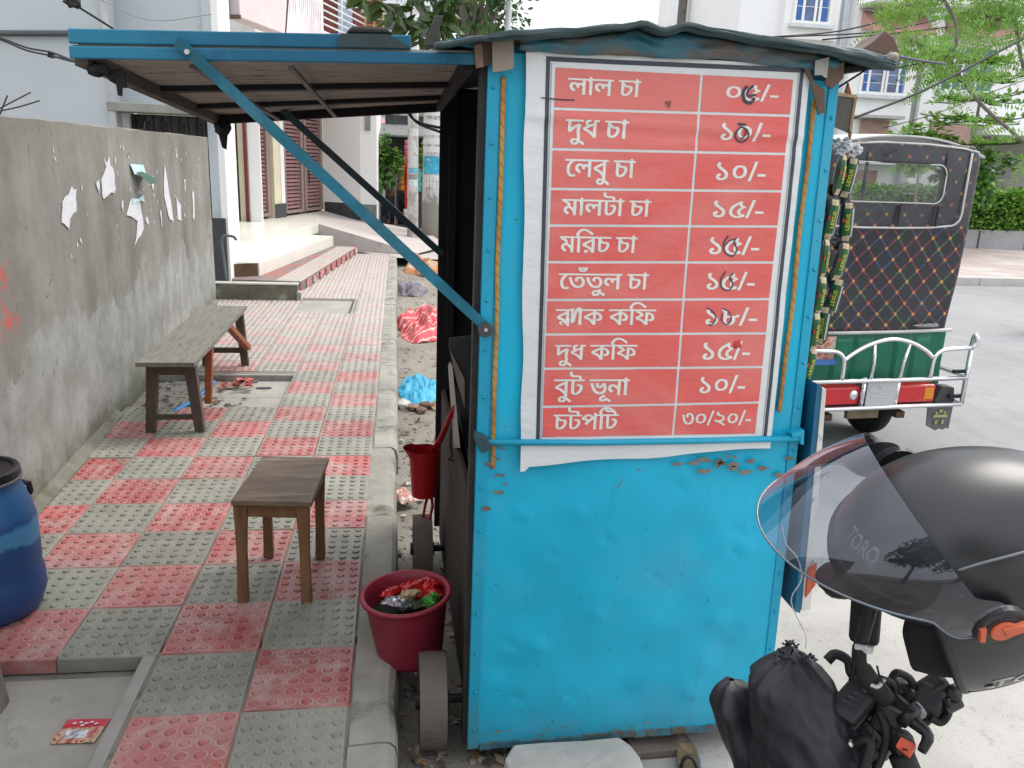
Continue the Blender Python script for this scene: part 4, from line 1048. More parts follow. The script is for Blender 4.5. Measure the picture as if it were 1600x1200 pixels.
# lettering: outlines of each sign of the script, filled by horizontal bands
import json
GLYPH = json.loads(r'''{"ল":[731,[[[741,622],[741,551],[636,551],[636,0],[559,0],[559,335],[565,309],[542,338],[519,360],[493,374],[465,379],[450,378],[435,374],[420,366],[409,353],[401,334],[398,307],[399,288],[400,271],[335,266],[328,304],[313,336],[293,361],[269,379],[242,390],[213,394],[188,391],[167,384],[150,371],[138,356],[131,337],[128,316],[135,279],[158,248],[193,222],[241,201],[214,127],[169,145],[128,168],[94,197],[68,232],[52,273],[46,320],[52,362],[68,398],[94,426],[127,448],[166,462],[208,466],[257,461],[299,447],[336,421],[369,384],[354,383],[369,412],[393,434],[422,447],[452,451],[485,448],[514,437],[541,420],[571,397],[562,382],[560,424],[559,467],[559,551],[-10,551],[-10,622]]]],"া":[266,[[[276,622],[276,551],[171,551],[171,0],[94,0],[94,469],[79,501],[59,527],[32,545],[-2,551],[-10,551],[-10,622],[5,622],[30,618],[55,607],[79,587],[97,559],[95,582],[94,613],[94,688],[148,688],[170,622]]]],"চ":[567,[[[577,622],[577,551],[172,551],[172,521],[168,458],[171,422],[172,378],[172,205],[173,168],[177,143],[183,128],[189,117],[212,101],[244,96],[282,101],[318,115],[350,136],[379,162],[404,193],[423,226],[434,260],[438,296],[433,323],[420,339],[397,347],[368,349],[363,349],[322,351],[289,357],[261,365],[235,377],[213,391],[193,408],[175,426],[161,447],[171,534],[193,501],[215,474],[241,452],[273,436],[312,426],[361,423],[377,423],[411,422],[436,418],[455,412],[472,403],[492,386],[506,365],[514,338],[517,306],[515,276],[510,246],[501,217],[488,189],[473,162],[455,138],[436,115],[415,95],[376,65],[334,43],[289,29],[238,24],[204,27],[175,35],[151,47],[132,63],[117,84],[106,109],[98,143],[95,191],[95,551],[-10,551],[-10,622]]]],"দ":[603,[[[613,622],[613,551],[159,551],[159,253],[145,273],[166,295],[188,317],[211,337],[236,357],[262,376],[289,394],[318,412],[347,429],[378,444],[409,459],[442,473],[475,486],[540,422],[523,388],[510,354],[500,320],[493,285],[488,247],[487,205],[489,157],[495,111],[500,88],[506,63],[513,37],[522,10],[447,-7],[439,22],[431,50],[425,79],[419,107],[415,135],[411,163],[410,192],[409,222],[411,262],[415,299],[422,333],[432,364],[442,389],[453,410],[465,405],[437,393],[409,380],[381,365],[354,349],[327,332],[301,314],[274,294],[248,273],[222,251],[195,227],[168,202],[141,175],[82,215],[82,551],[-10,551],[-10,622]]]],"ধ":[596,[[[606,622],[606,551],[501,551],[501,0],[424,0],[408,29],[388,58],[366,85],[342,111],[314,135],[285,157],[254,178],[221,196],[186,212],[151,225],[114,236],[76,243],[37,339],[85,367],[135,394],[185,420],[236,444],[287,467],[340,488],[393,507],[447,524],[424,482],[424,622]],[[424,474],[445,446],[407,433],[367,418],[326,402],[285,385],[244,366],[204,346],[166,326],[130,304],[157,297],[186,288],[215,276],[245,263],[275,248],[304,230],[331,211],[358,190],[383,167],[404,143],[423,116],[438,88],[429,88],[426,134],[424,189]],[[240,629],[266,628],[293,624],[287,552],[273,553],[251,554],[224,551],[205,542],[192,527],[188,509],[194,485],[211,465],[243,445],[293,423],[233,378],[198,398],[167,419],[142,441],[124,466],[113,493],[109,524],[112,550],[123,575],[141,597],[166,614],[199,625]]]],"ু":[0,[[[-286,-266],[-314,-263],[-345,-255],[-375,-240],[-400,-218],[-416,-189],[-422,-151],[-412,-105],[-383,-70],[-362,-56],[-336,-47],[-307,-41],[-274,-39],[-243,-40],[-213,-45],[-184,-52],[-155,-62],[-126,-74],[-97,-88],[-67,-105],[-38,-124],[-7,-145],[24,-167],[56,-191],[89,-217],[44,-271],[11,-244],[-20,-220],[-50,-198],[-78,-178],[-105,-161],[-132,-146],[-157,-133],[-182,-122],[-231,-108],[-279,-103],[-310,-107],[-333,-117],[-347,-133],[-351,-153],[-346,-177],[-332,-193],[-310,-201],[-286,-204],[-253,-200],[-227,-189],[-207,-171],[-192,-150],[-182,-127],[-176,-103],[-173,-79],[-172,-59],[-172,8],[-95,8],[-95,-45],[-97,-75],[-102,-111],[-111,-147],[-128,-184],[-152,-216],[-185,-243],[-206,-253],[-229,-260],[-256,-265]]]],"ে":[346,[[[356,622],[356,551],[336,551],[304,540],[269,521],[234,494],[201,460],[186,440],[172,419],[159,396],[149,372],[140,346],[133,320],[129,291],[128,262],[129,228],[133,197],[140,171],[150,148],[174,111],[203,87],[235,74],[267,69],[290,70],[309,74],[327,81],[348,92],[383,31],[356,14],[326,3],[295,-3],[264,-5],[233,-3],[205,3],[178,14],[153,28],[130,46],[109,68],[92,92],[77,121],[64,152],[56,185],[51,221],[49,260],[51,300],[57,338],[66,374],[80,409],[97,440],[116,470],[139,497],[164,521],[190,542],[219,561],[249,576],[280,588],[216,555],[177,552],[130,551],[-10,551],[-10,622]]]],"ব":[596,[[[606,622],[606,551],[501,551],[501,0],[424,0],[408,29],[388,58],[366,85],[342,111],[314,135],[285,157],[254,178],[221,196],[186,212],[151,225],[114,236],[76,243],[37,339],[85,367],[135,394],[185,420],[236,444],[287,467],[340,488],[393,507],[447,524],[424,482],[424,551],[-10,551],[-10,622]],[[424,474],[445,446],[407,433],[367,418],[326,402],[285,385],[244,366],[204,346],[166,326],[130,304],[157,297],[186,288],[215,276],[245,263],[275,248],[304,230],[331,211],[358,190],[383,167],[404,143],[423,116],[438,88],[429,88],[426,134],[424,189]]]],"ম":[622,[[[632,622],[632,551],[527,551],[527,0],[450,0],[450,135],[468,82],[450,108],[433,133],[415,157],[398,180],[380,201],[361,221],[342,238],[323,253],[281,274],[236,281],[202,276],[174,262],[154,238],[148,205],[154,175],[172,150],[202,129],[243,111],[218,34],[169,55],[131,80],[101,108],[82,140],[70,173],[66,208],[72,252],[90,288],[116,316],[150,337],[186,349],[223,353],[252,352],[279,348],[305,341],[329,331],[371,305],[409,272],[425,253],[441,233],[457,211],[471,189],[454,186],[451,233],[450,281],[450,551],[-10,551],[-10,622]],[[299,323],[299,311],[297,299],[221,322],[215,374],[201,415],[178,446],[144,469],[123,477],[98,484],[70,490],[38,494],[51,566],[97,553],[142,546],[183,534],[217,515],[246,490],[269,459],[286,421],[296,375]]]],"ট":[567,[[[577,622],[577,551],[172,551],[172,205],[173,168],[177,143],[183,128],[189,117],[212,101],[244,96],[282,101],[318,115],[351,136],[379,162],[405,194],[424,228],[435,263],[439,299],[435,327],[423,348],[402,360],[370,364],[344,362],[317,357],[306,428],[346,436],[389,439],[424,435],[455,425],[481,407],[501,381],[513,347],[517,303],[515,274],[510,245],[501,216],[488,189],[473,162],[455,137],[436,115],[415,95],[376,66],[335,44],[289,29],[239,24],[205,27],[176,35],[151,47],[132,63],[117,84],[106,109],[98,143],[95,191],[95,551],[-10,551],[-10,622]],[[395,622],[390,657],[376,681],[351,695],[315,699],[221,699],[190,700],[163,701],[140,704],[121,708],[88,720],[60,736],[36,759],[20,788],[9,821],[6,859],[8,885],[11,912],[85,907],[82,888],[81,869],[82,848],[86,830],[91,815],[100,802],[117,788],[141,779],[173,773],[216,771],[294,771],[342,769],[378,763],[407,752],[431,734],[446,715],[457,691],[464,660],[467,622]]]],"র":[596,[[[606,622],[606,551],[501,551],[501,0],[424,0],[408,29],[388,58],[366,85],[342,111],[314,135],[285,157],[254,178],[221,196],[186,212],[151,225],[114,236],[76,243],[37,339],[85,367],[135,394],[185,420],[236,444],[287,467],[340,488],[393,507],[447,524],[424,482],[424,551],[-10,551],[-10,622]],[[424,474],[445,446],[407,433],[367,418],[326,402],[285,385],[244,366],[204,346],[166,326],[130,304],[157,297],[186,288],[215,276],[245,263],[275,248],[304,230],[331,211],[358,190],[383,167],[404,143],[423,116],[438,88],[429,88],[426,134],[424,189]],[[185,-6],[162,-2],[143,10],[129,29],[125,52],[129,76],[143,95],[162,108],[185,112],[208,108],[228,95],[241,76],[245,52],[241,29],[228,10],[208,-2]]]],"ি":[266,[[[276,622],[276,551],[171,551],[171,0],[94,0],[94,551],[-10,551],[-10,622],[82,622],[50,662],[20,704],[37,733],[55,760],[74,787],[93,812],[113,835],[135,855],[159,873],[185,889],[213,901],[243,910],[277,915],[313,917],[339,916],[365,914],[390,910],[415,904],[439,897],[463,888],[486,878],[510,867],[534,854],[557,840],[581,824],[605,808],[629,790],[654,771],[679,752],[705,731],[663,677],[629,704],[597,728],[567,750],[539,770],[511,787],[484,802],[458,815],[433,826],[407,834],[380,839],[353,843],[325,844],[274,839],[230,825],[192,802],[160,772],[131,735],[106,693],[128,660],[160,622]]]],"ত":[707,[[[407,50],[367,53],[328,60],[290,73],[254,91],[219,114],[187,144],[156,180],[127,222],[99,271],[74,329],[50,393],[29,466],[105,486],[123,427],[142,373],[161,325],[182,282],[203,245],[226,213],[251,186],[278,164],[306,147],[337,136],[370,128],[405,126],[448,129],[484,138],[513,151],[536,170],[552,193],[564,219],[571,247],[573,278],[569,318],[557,355],[538,385],[512,409],[481,424],[444,429],[410,425],[387,412],[373,392],[369,367],[371,346],[378,321],[301,306],[292,343],[288,380],[293,416],[308,446],[331,469],[362,486],[398,497],[440,500],[470,498],[498,493],[525,484],[549,472],[571,456],[591,437],[608,416],[623,392],[635,366],[643,337],[648,307],[650,274],[648,243],[643,214],[635,187],[624,161],[609,137],[590,115],[568,96],[543,80],[514,67],[482,58],[446,52]],[[717,622],[717,551],[-10,551],[-10,622]]]],"ঁ":[0,[[[42,861],[34,814],[19,771],[-5,735],[-38,708],[-79,691],[-131,685],[-184,691],[-227,708],[-261,735],[-285,771],[-301,813],[-310,860],[-241,869],[-231,820],[-212,783],[-181,759],[-135,751],[-91,759],[-59,782],[-38,819],[-28,870]],[[-90,830],[-93,812],[-103,799],[-117,791],[-134,788],[-153,791],[-167,801],[-175,815],[-178,833],[-175,848],[-168,861],[-154,870],[-135,873],[-115,870],[-101,862],[-93,849]]]],"ক":[807,[[[817,622],[817,551],[492,551],[492,489],[492,473],[492,0],[415,0],[399,29],[380,57],[359,85],[334,111],[307,136],[278,159],[248,180],[216,199],[182,215],[147,227],[112,237],[76,243],[37,339],[86,366],[134,392],[183,416],[231,439],[280,460],[331,481],[383,499],[437,517],[415,475],[415,551],[-10,551],[-10,622]],[[415,467],[436,438],[410,430],[384,422],[358,412],[331,401],[303,389],[277,377],[250,365],[225,353],[199,341],[175,328],[152,316],[130,304],[158,297],[187,288],[216,276],[246,262],[275,246],[303,228],[329,208],[355,187],[378,164],[398,140],[414,116],[428,90],[420,88],[417,134],[415,189]],[[761,288],[758,256],[748,226],[731,199],[705,177],[670,163],[625,158],[595,159],[566,163],[572,235],[587,234],[606,233],[646,238],[669,252],[679,272],[683,296],[680,322],[670,345],[654,367],[632,387],[603,404],[568,418],[526,430],[479,438],[482,513],[520,508],[556,499],[590,488],[622,475],[652,458],[679,440],[702,419],[723,397],[740,372],[752,346],[759,318]]]],"ফ":[838,[[[848,622],[848,551],[130,551],[114,560],[156,547],[199,528],[240,505],[278,481],[310,456],[336,432],[341,376],[266,341],[190,303],[155,284],[125,265],[114,282],[152,273],[187,264],[220,253],[251,241],[280,228],[307,214],[333,198],[357,181],[380,163],[403,143],[425,122],[447,99],[446,134],[445,171],[445,510],[458,510],[485,509],[512,508],[539,505],[565,501],[590,496],[614,489],[638,481],[661,471],[702,446],[739,414],[761,387],[778,358],[788,324],[792,288],[789,256],[779,226],[761,199],[735,177],[700,163],[655,158],[626,159],[597,163],[602,234],[617,233],[636,232],[676,237],[700,251],[710,272],[714,296],[711,321],[701,344],[685,366],[663,386],[634,404],[602,418],[564,428],[522,434],[522,0],[445,0],[424,27],[402,53],[379,76],[355,98],[329,118],[301,137],[271,153],[240,169],[205,182],[168,194],[127,204],[84,212],[48,303],[80,324],[113,343],[183,380],[252,414],[232,428],[211,441],[189,454],[165,466],[139,476],[111,486],[80,494],[48,502],[79,570],[81,551],[-10,551],[-10,622]]]],"ভ":[721,[[[422,43],[390,44],[359,48],[329,55],[300,64],[272,76],[245,92],[219,111],[194,134],[169,160],[146,191],[124,225],[103,264],[83,307],[64,355],[46,407],[29,465],[105,485],[124,422],[143,366],[164,316],[187,273],[210,235],[235,203],[262,177],[290,156],[319,140],[351,128],[384,121],[420,119],[469,124],[511,138],[544,161],[568,191],[583,226],[588,267],[587,296],[582,321],[575,344],[566,365],[554,383],[542,398],[590,476],[608,449],[623,422],[636,395],[646,369],[654,343],[660,317],[663,292],[664,266],[662,235],[657,206],[648,179],[636,153],[620,129],[602,107],[580,89],[555,73],[526,60],[495,50],[460,45]],[[384,284],[354,286],[328,292],[305,302],[285,316],[258,353],[249,402],[251,425],[256,448],[271,486],[351,462],[338,437],[334,422],[332,406],[336,383],[347,367],[364,358],[386,355],[407,357],[428,363],[450,375],[474,395],[499,424],[527,466],[590,476],[582,422],[554,381],[525,347],[495,320],[462,300],[425,288]],[[731,622],[731,551],[-10,551],[-10,622]]]],"ন":[604,[[[614,622],[614,551],[509,551],[509,0],[432,0],[432,243],[448,187],[431,209],[414,231],[395,251],[376,270],[337,303],[296,329],[256,346],[216,351],[182,346],[154,332],[134,307],[128,274],[133,246],[149,223],[176,202],[214,184],[176,113],[147,127],[122,142],[99,160],[81,181],[65,202],[55,226],[48,251],[46,277],[52,322],[70,359],[96,387],[130,407],[166,419],[204,423],[254,419],[299,405],[341,384],[380,356],[398,340],[416,322],[434,304],[451,284],[437,280],[433,326],[432,371],[432,551],[-10,551],[-10,622]]]],"প":[716,[[[726,622],[726,551],[621,551],[621,0],[544,0],[544,396],[566,332],[546,361],[527,388],[508,412],[491,435],[458,473],[427,504],[396,527],[365,544],[333,553],[298,556],[260,552],[226,541],[194,524],[166,501],[140,475],[116,447],[108,445],[140,460],[156,464],[174,465],[224,457],[259,434],[279,398],[286,356],[285,335],[282,320],[265,326],[288,351],[312,375],[337,400],[461,516],[510,463],[226,195],[167,250],[249,328],[213,285],[183,262],[197,280],[209,299],[216,319],[219,343],[215,366],[204,383],[186,394],[160,398],[129,394],[114,389],[98,380],[22,452],[42,478],[62,502],[83,524],[104,545],[125,563],[147,580],[169,594],[192,607],[215,616],[240,623],[265,628],[291,629],[318,628],[344,624],[369,617],[392,608],[414,596],[436,582],[458,565],[479,546],[500,523],[522,499],[544,471],[567,441],[549,446],[545,498],[544,558],[544,688],[597,688],[620,622]]]],"ূ":[0,[[[-177,-241],[-207,-238],[-238,-231],[-265,-217],[-288,-197],[-303,-170],[-308,-137],[-298,-93],[-268,-62],[-224,-43],[-172,-36],[-172,8],[-95,8],[-95,-56],[-128,-102],[-145,-101],[-165,-100],[-195,-103],[-217,-110],[-231,-123],[-235,-140],[-231,-157],[-219,-169],[-201,-177],[-179,-179],[-139,-174],[-103,-159],[-70,-135],[-38,-102],[-15,-113],[10,-125],[35,-139],[62,-154],[90,-170],[115,-186],[140,-202],[163,-218],[121,-271],[84,-244],[46,-220],[10,-199],[-22,-183],[-43,-200],[-66,-214],[-91,-226],[-118,-234],[-146,-239]]]],"০":[592,[[[290,91],[259,93],[230,97],[203,104],[178,115],[154,129],[133,145],[115,165],[100,189],[88,215],[79,244],[74,277],[72,313],[74,342],[78,370],[86,398],[96,425],[110,450],[127,472],[147,493],[171,511],[198,525],[228,536],[262,542],[300,544],[338,542],[373,536],[403,527],[429,513],[451,496],[470,477],[486,456],[499,432],[508,406],[515,378],[519,350],[520,320],[518,291],[514,263],[506,235],[496,209],[482,184],[465,161],[444,141],[421,124],[393,109],[363,99],[328,93]],[[301,473],[261,468],[226,454],[196,431],[173,399],[158,358],[153,311],[156,272],[167,236],[184,206],[211,182],[246,167],[291,162],[333,167],[370,183],[399,207],[421,240],[435,279],[439,324],[435,367],[424,404],[404,433],[378,455],[343,469]]]],"১":[592,[[[287,0],[247,2],[213,9],[185,21],[163,37],[133,76],[123,122],[129,160],[148,194],[182,223],[234,244],[263,167],[236,159],[219,149],[208,136],[205,120],[210,102],[226,88],[251,78],[286,75],[315,77],[341,83],[363,92],[382,105],[407,139],[416,181],[413,209],[404,235],[388,259],[364,284],[331,312],[287,344],[258,365],[232,384],[209,402],[190,418],[159,447],[140,474],[129,500],[125,529],[128,553],[139,580],[155,606],[177,631],[243,596],[230,581],[220,566],[213,551],[211,536],[215,511],[221,498],[232,485],[248,470],[271,452],[300,429],[338,403],[366,384],[390,366],[412,348],[430,331],[459,298],[479,264],[489,226],[493,182],[491,155],[486,130],[478,106],[467,85],[435,49],[394,22],[369,12],[344,6],[316,1]]]],"২":[592,[[[127,539],[130,561],[138,583],[151,606],[170,631],[233,596],[216,572],[211,549],[213,536],[219,526],[231,518],[250,511],[277,503],[316,495],[364,484],[404,471],[436,455],[460,437],[478,415],[490,391],[497,365],[500,335],[497,303],[486,274],[469,247],[445,222],[414,201],[378,185],[336,174],[289,168],[269,170],[249,175],[289,184],[333,167],[378,146],[400,133],[423,120],[445,107],[467,93],[489,77],[511,62],[532,45],[553,28],[507,-26],[478,-2],[450,19],[423,39],[398,57],[372,73],[347,87],[322,101],[298,113],[272,123],[246,134],[220,143],[192,152],[163,160],[132,169],[100,177],[65,185],[80,256],[115,247],[151,240],[192,235],[241,233],[288,235],[327,240],[358,248],[382,260],[411,292],[421,332],[418,355],[410,375],[394,391],[370,405],[336,416],[290,427],[237,440],[196,454],[165,471],[144,490],[131,513]]]],"৩":[592,[[[553,295],[552,260],[548,227],[541,195],[533,165],[521,138],[506,113],[488,92],[467,73],[442,58],[414,48],[382,41],[347,39],[320,40],[295,44],[270,49],[246,58],[223,69],[201,84],[180,102],[160,125],[140,151],[122,183],[104,220],[87,262],[71,309],[56,363],[42,423],[29,490],[105,510],[120,439],[136,376],[152,321],[168,274],[185,234],[203,200],[223,173],[244,152],[266,136],[289,124],[315,117],[342,115],[387,121],[422,139],[447,167],[463,204],[472,247],[475,295],[474,325],[471,353],[465,379],[458,404],[438,447],[412,480],[381,501],[347,508],[324,505],[307,495],[296,479],[292,458],[297,426],[311,390],[231,369],[221,394],[213,420],[209,444],[207,467],[212,505],[228,534],[251,554],[279,569],[308,576],[337,579],[371,577],[401,569],[430,557],[455,541],[478,520],[497,495],[514,468],[528,438],[539,404],[547,370],[551,333]]]],"৫":[592,[[[313,0],[276,2],[241,7],[208,16],[177,29],[149,45],[123,65],[102,87],[83,114],[68,143],[58,175],[51,210],[49,248],[52,287],[60,325],[74,360],[94,395],[118,427],[147,459],[181,489],[220,519],[263,547],[310,575],[360,602],[414,629],[453,575],[444,562],[439,548],[434,519],[440,493],[458,473],[484,459],[518,455],[525,455],[533,456],[566,400],[539,385],[514,370],[492,355],[471,341],[437,313],[412,284],[397,254],[392,221],[397,194],[413,169],[443,150],[492,144],[512,145],[528,146],[561,61],[535,47],[508,35],[478,25],[448,16],[415,9],[382,4],[348,1]],[[320,71],[350,72],[374,73],[416,81],[460,91],[458,89],[424,95],[395,105],[370,118],[351,134],[325,174],[316,222],[320,260],[334,295],[356,328],[387,360],[405,376],[426,393],[450,409],[475,426],[473,401],[441,408],[415,421],[394,438],[379,459],[370,483],[367,507],[369,528],[375,547],[384,533],[348,514],[314,494],[282,473],[252,451],[225,427],[201,403],[180,378],[163,352],[148,325],[138,297],[132,268],[130,238],[132,209],[137,182],[146,159],[158,139],[190,107],[230,87],[274,75]]]],"৮":[592,[[[237,0],[201,3],[173,11],[150,23],[132,38],[116,58],[103,83],[94,117],[91,164],[91,481],[90,503],[86,520],[79,532],[67,540],[48,545],[22,547],[31,624],[66,622],[95,616],[118,607],[136,595],[151,578],[160,557],[165,531],[167,501],[167,355],[197,364],[226,371],[269,375],[294,374],[318,370],[345,364],[367,362],[408,360],[443,363],[471,371],[494,388],[514,418],[586,383],[571,353],[551,330],[528,313],[501,301],[472,294],[442,292],[422,293],[398,297],[418,312],[431,291],[441,267],[446,240],[448,213],[446,181],[441,152],[432,124],[420,99],[404,76],[386,57],[366,40],[344,26],[319,14],[293,6],[266,2]],[[238,71],[269,74],[296,84],[318,98],[337,117],[351,138],[361,162],[367,187],[369,212],[365,245],[355,269],[338,286],[319,297],[297,302],[274,304],[243,303],[216,298],[191,291],[167,281],[167,168],[168,139],[172,118],[177,102],[184,92],[204,78],[218,73]]]],"/":[281,[[[8,-9],[78,-9],[274,691],[204,691]]]],"-":[323,[[[283,267],[40,267],[40,174],[283,174]]]]}''')
def fill_bands(contours, bold):
    """non-zero fill of closed outlines as thin trapezoids; bold widens the strokes sideways"""
    ed = []
    for c in contours:
        for (x0, y0), (x1, y1) in zip(c, c[1:] + c[:1]):
            if y0 != y1:
                ed.append((x0, y0, x1, y1) if y0 < y1 else (x1, y1, x0, y0))
                ed[-1] += ((1 if y0 < y1 else -1),)
    ys = [p[1] for c in contours for p in c]
    lo, hi = min(ys), max(ys)
    n = max(2, int((hi - lo) / 14))
    quads = []
    for i in range(n):
        ya, yb2 = lo + (hi - lo) * i / n, lo + (hi - lo) * (i + 1) / n
        ym = (ya + yb2) / 2
        hits = []
        for x0, y0, x1, y1, w in ed:
            if y0 <= ym < y1:
                f = lambda y: x0 + (x1 - x0) * (min(max(y, y0), y1) - y0) / (y1 - y0)
                hits.append((f(ym), f(ya), f(yb2), w))
        hits.sort()
        wn = 0
        for h, nx in zip(hits, hits[1:] + [None]):
            if wn == 0:
                st = h
            wn += h[3]
            if wn == 0:
                quads.append((st[1] - bold, h[1] + bold, ya, st[2] - bold, h[2] + bold, yb2))
    return quads
def place_text(s, x0, x1, z0, z1, top, bold=20, ztilt=.010):
    """signs of s between x0 and x1; baseline z0, height 'top' of the script reaches z1"""
    items, pen = [], 0
    i = 0
    small = False
    for ch in s:
        if ch == ' ':
            pen += 260
            continue
        if ch == '{':        # stacked lower consonant, drawn small beneath the last one
            small = True
            continue
        if ch == '}':
            small = False
            continue
        if ch == 'Y':        # the joined 'ya' hook: a thick down-curve rising to the next stem
            P = [(0, 560), (60, 560), (40, 420), (60, 250), (40, 120), (90, 60), (170, 130), (200, 300), (260, 560), (320, 640), (320, 700), (220, 620), (140, 380), (110, 220), (80, 240), (100, 430), (130, 640), (0, 640)]
            items.append(([[(x + pen - 20, y) for x, y in P]], 0))
            pen += 250
            continue
        adv, cs = GLYPH[ch]
        if small:
            items.append(([[(x * .62 + pen - 470, y * .46 - 60) for x, y in c if True] for c in cs], 0))
            continue
        items.append(([[(x + pen, y) for x, y in c] for c in cs], 0))
        pen += adv
    qs = []
    for cs, _ in items:
        qs += fill_bands(cs, bold)
    xs = [q[0] for q in qs] + [q[1] for q in qs]
    a, b = min(xs), max(xs)
    kx = (x1 - x0) / (b - a)
    kz = (z1 - z0) / top
    mb = MB()
    for (l0, r0, ya, l1, r1, yb2) in qs:
        P = []
        for (x, y) in ((l0, ya), (r0, ya), (r1, yb2), (l1, yb2)):
            X = x0 + (x - a) * kx
            P.append(bpt(X, z0 + y * kz + ztilt * (X - x0), .0022))
        mb.add(P, [(0, 1, 2, 3)])
    return mb.build('lettering', m_let, ban, fix=False)
names = [('লাল চা', (0.395, 1.984, 1.749), (0.571, 1.984, 1.713)), ('দুধ চা', (0.394, 1.984, 1.657), (0.548, 1.984, 1.617)), ('েলবু চা', (0.398, 1.984, 1.567), (0.572, 1.984, 1.526)), ('মালটা চা', (0.395, 1.984, 1.473), (0.618, 1.984, 1.435)),
         ('মিরচ চা', (0.394, 1.984, 1.384), (0.591, 1.984, 1.345)), ('েতঁতুল চা', (0.397, 1.984, 1.293), (0.629, 1.984, 1.254)), ('ব{ল}Yাক কিফ', (0.394, 1.984, 1.203), (0.655, 1.984, 1.163)), ('দুধ কিফ', (0.397, 1.984, 1.111), (0.613, 1.984, 1.072)),
         ('বুট ভূনা', (0.400, 1.984, 1.020), (0.600, 1.984, 0.977)), ('চটপিট', (0.403, 1.984, 0.925), (0.578, 1.984, 0.883))]
for s, a, b in names:
    place_text(s, a[0], b[0], b[2], a[2], 622, 22)
prices = [('০৫/-', (0.781, 1.984, 1.755), (0.915, 1.984, 1.719)), ('১০/-', (0.778, 1.984, 1.666), (0.905, 1.984, 1.626)), ('১০/-', (0.777, 1.984, 1.574), (0.905, 1.984, 1.531)), ('১৫/-', (0.779, 1.984, 1.482), (0.912, 1.984, 1.441)), ('১৫/-', (0.780, 1.984, 1.392), (0.913, 1.984, 1.349)),
          ('১৫/-', (0.783, 1.984, 1.302), (0.912, 1.984, 1.259)), ('১৮/-', (0.789, 1.984, 1.210), (0.929, 1.984, 1.167)), ('১৫/-', (0.790, 1.984, 1.121), (0.920, 1.984, 1.075)), ('১০/-', (0.791, 1.984, 1.029), (0.917, 1.984, 0.984)), ('৩০/২০/-', (0.751, 1.984, 0.932), (0.946, 1.984, 0.894))]
for i, (s, a, b) in enumerate(prices):
    z1 = a[2]
    place_text(s, a[0], b[0], b[2], z1, 631, 16, .004)
# digits gone over by hand with a marker pen
def pen_line(pts, w=.0034):
    P = [bpt(p[0], p[2], .0030) for p in smooth_path(pts, 5)]
    mb = MB()
    strip(mb, P, w, (0, -1, 0))
    mb.build('marker_stroke', m_mark, ban, fix=False)
pen_line([(0.832, 1.984, 1.753), (0.824, 1.984, 1.737), (0.831, 1.984, 1.718), (0.846, 1.984, 1.715), (0.855, 1.984, 1.727)], .0075)
pen_line([(0.848, 1.984, 1.754), (0.836, 1.984, 1.742), (0.836, 1.984, 1.730), (0.857, 1.984, 1.734)], .006)
pen_line([(0.819, 1.984, 1.665), (0.839, 1.984, 1.664)], .006)
pen_line([(0.828, 1.984, 1.659), (0.815, 1.984, 1.645), (0.820, 1.984, 1.629), (0.837, 1.984, 1.624), (0.849, 1.984, 1.638), (0.840, 1.984, 1.654), (0.827, 1.984, 1.658)], .0042)
pen_line([(0.838, 1.984, 1.657), (0.839, 1.984, 1.639), (0.830, 1.984, 1.629)], .003)
pen_line([(0.827, 1.984, 1.397), (0.817, 1.984, 1.377), (0.823, 1.984, 1.355), (0.843, 1.984, 1.346), (0.853, 1.984, 1.362), (0.844, 1.984, 1.381), (0.849, 1.984, 1.393)], .0036)
pen_line([(0.820, 1.984, 1.371), (0.832, 1.984, 1.384), (0.848, 1.984, 1.389)], .003)
pen_line([(0.830, 1.984, 1.307), (0.819, 1.984, 1.285), (0.826, 1.984, 1.264), (0.844, 1.984, 1.259), (0.853, 1.984, 1.274), (0.842, 1.984, 1.292), (0.851, 1.984, 1.302)], .0036)
pen_line([(0.789, 1.984, 1.212), (0.805, 1.984, 1.204), (0.816, 1.984, 1.187), (0.809, 1.984, 1.170), (0.797, 1.984, 1.167)], .0034)
pen_line([(0.831, 1.984, 1.211), (0.849, 1.984, 1.203), (0.858, 1.984, 1.184), (0.848, 1.984, 1.169), (0.832, 1.984, 1.181), (0.834, 1.984, 1.197)], .0028)
# a dark smear and a torn nick in the first row
pen_line([(0.332, 1.984, 1.702), (0.355, 1.984, 1.701), (0.385, 1.984, 1.700), (0.413, 1.984, 1.701)], .0028)
mb = MB().add([bpt(*[(0.631, 1.984, 1.707)[i] for i in (0, 2)], .003), bpt(*[(0.648, 1.984, 1.710)[i] for i in (0, 2)], .003), bpt(*[(0.645, 1.984, 1.693)[i] for i in (0, 2)], .003)], [(0, 1, 2)])
mb.build('torn_nick', mat('brown_nick', (.22, .10, .08), .8), ban, fix=False)
mb = MB()
mb.blob(bpt(*[(0.883, 1.984, 1.116)[i] for i in (0, 2)], .0016), (.012, .0012, .011), .5, 3, 3)
mb.build('red_smear', mat('red_smear', (.50, .045, .05), .5, var=.3, vs=40), ban, smooth=True)

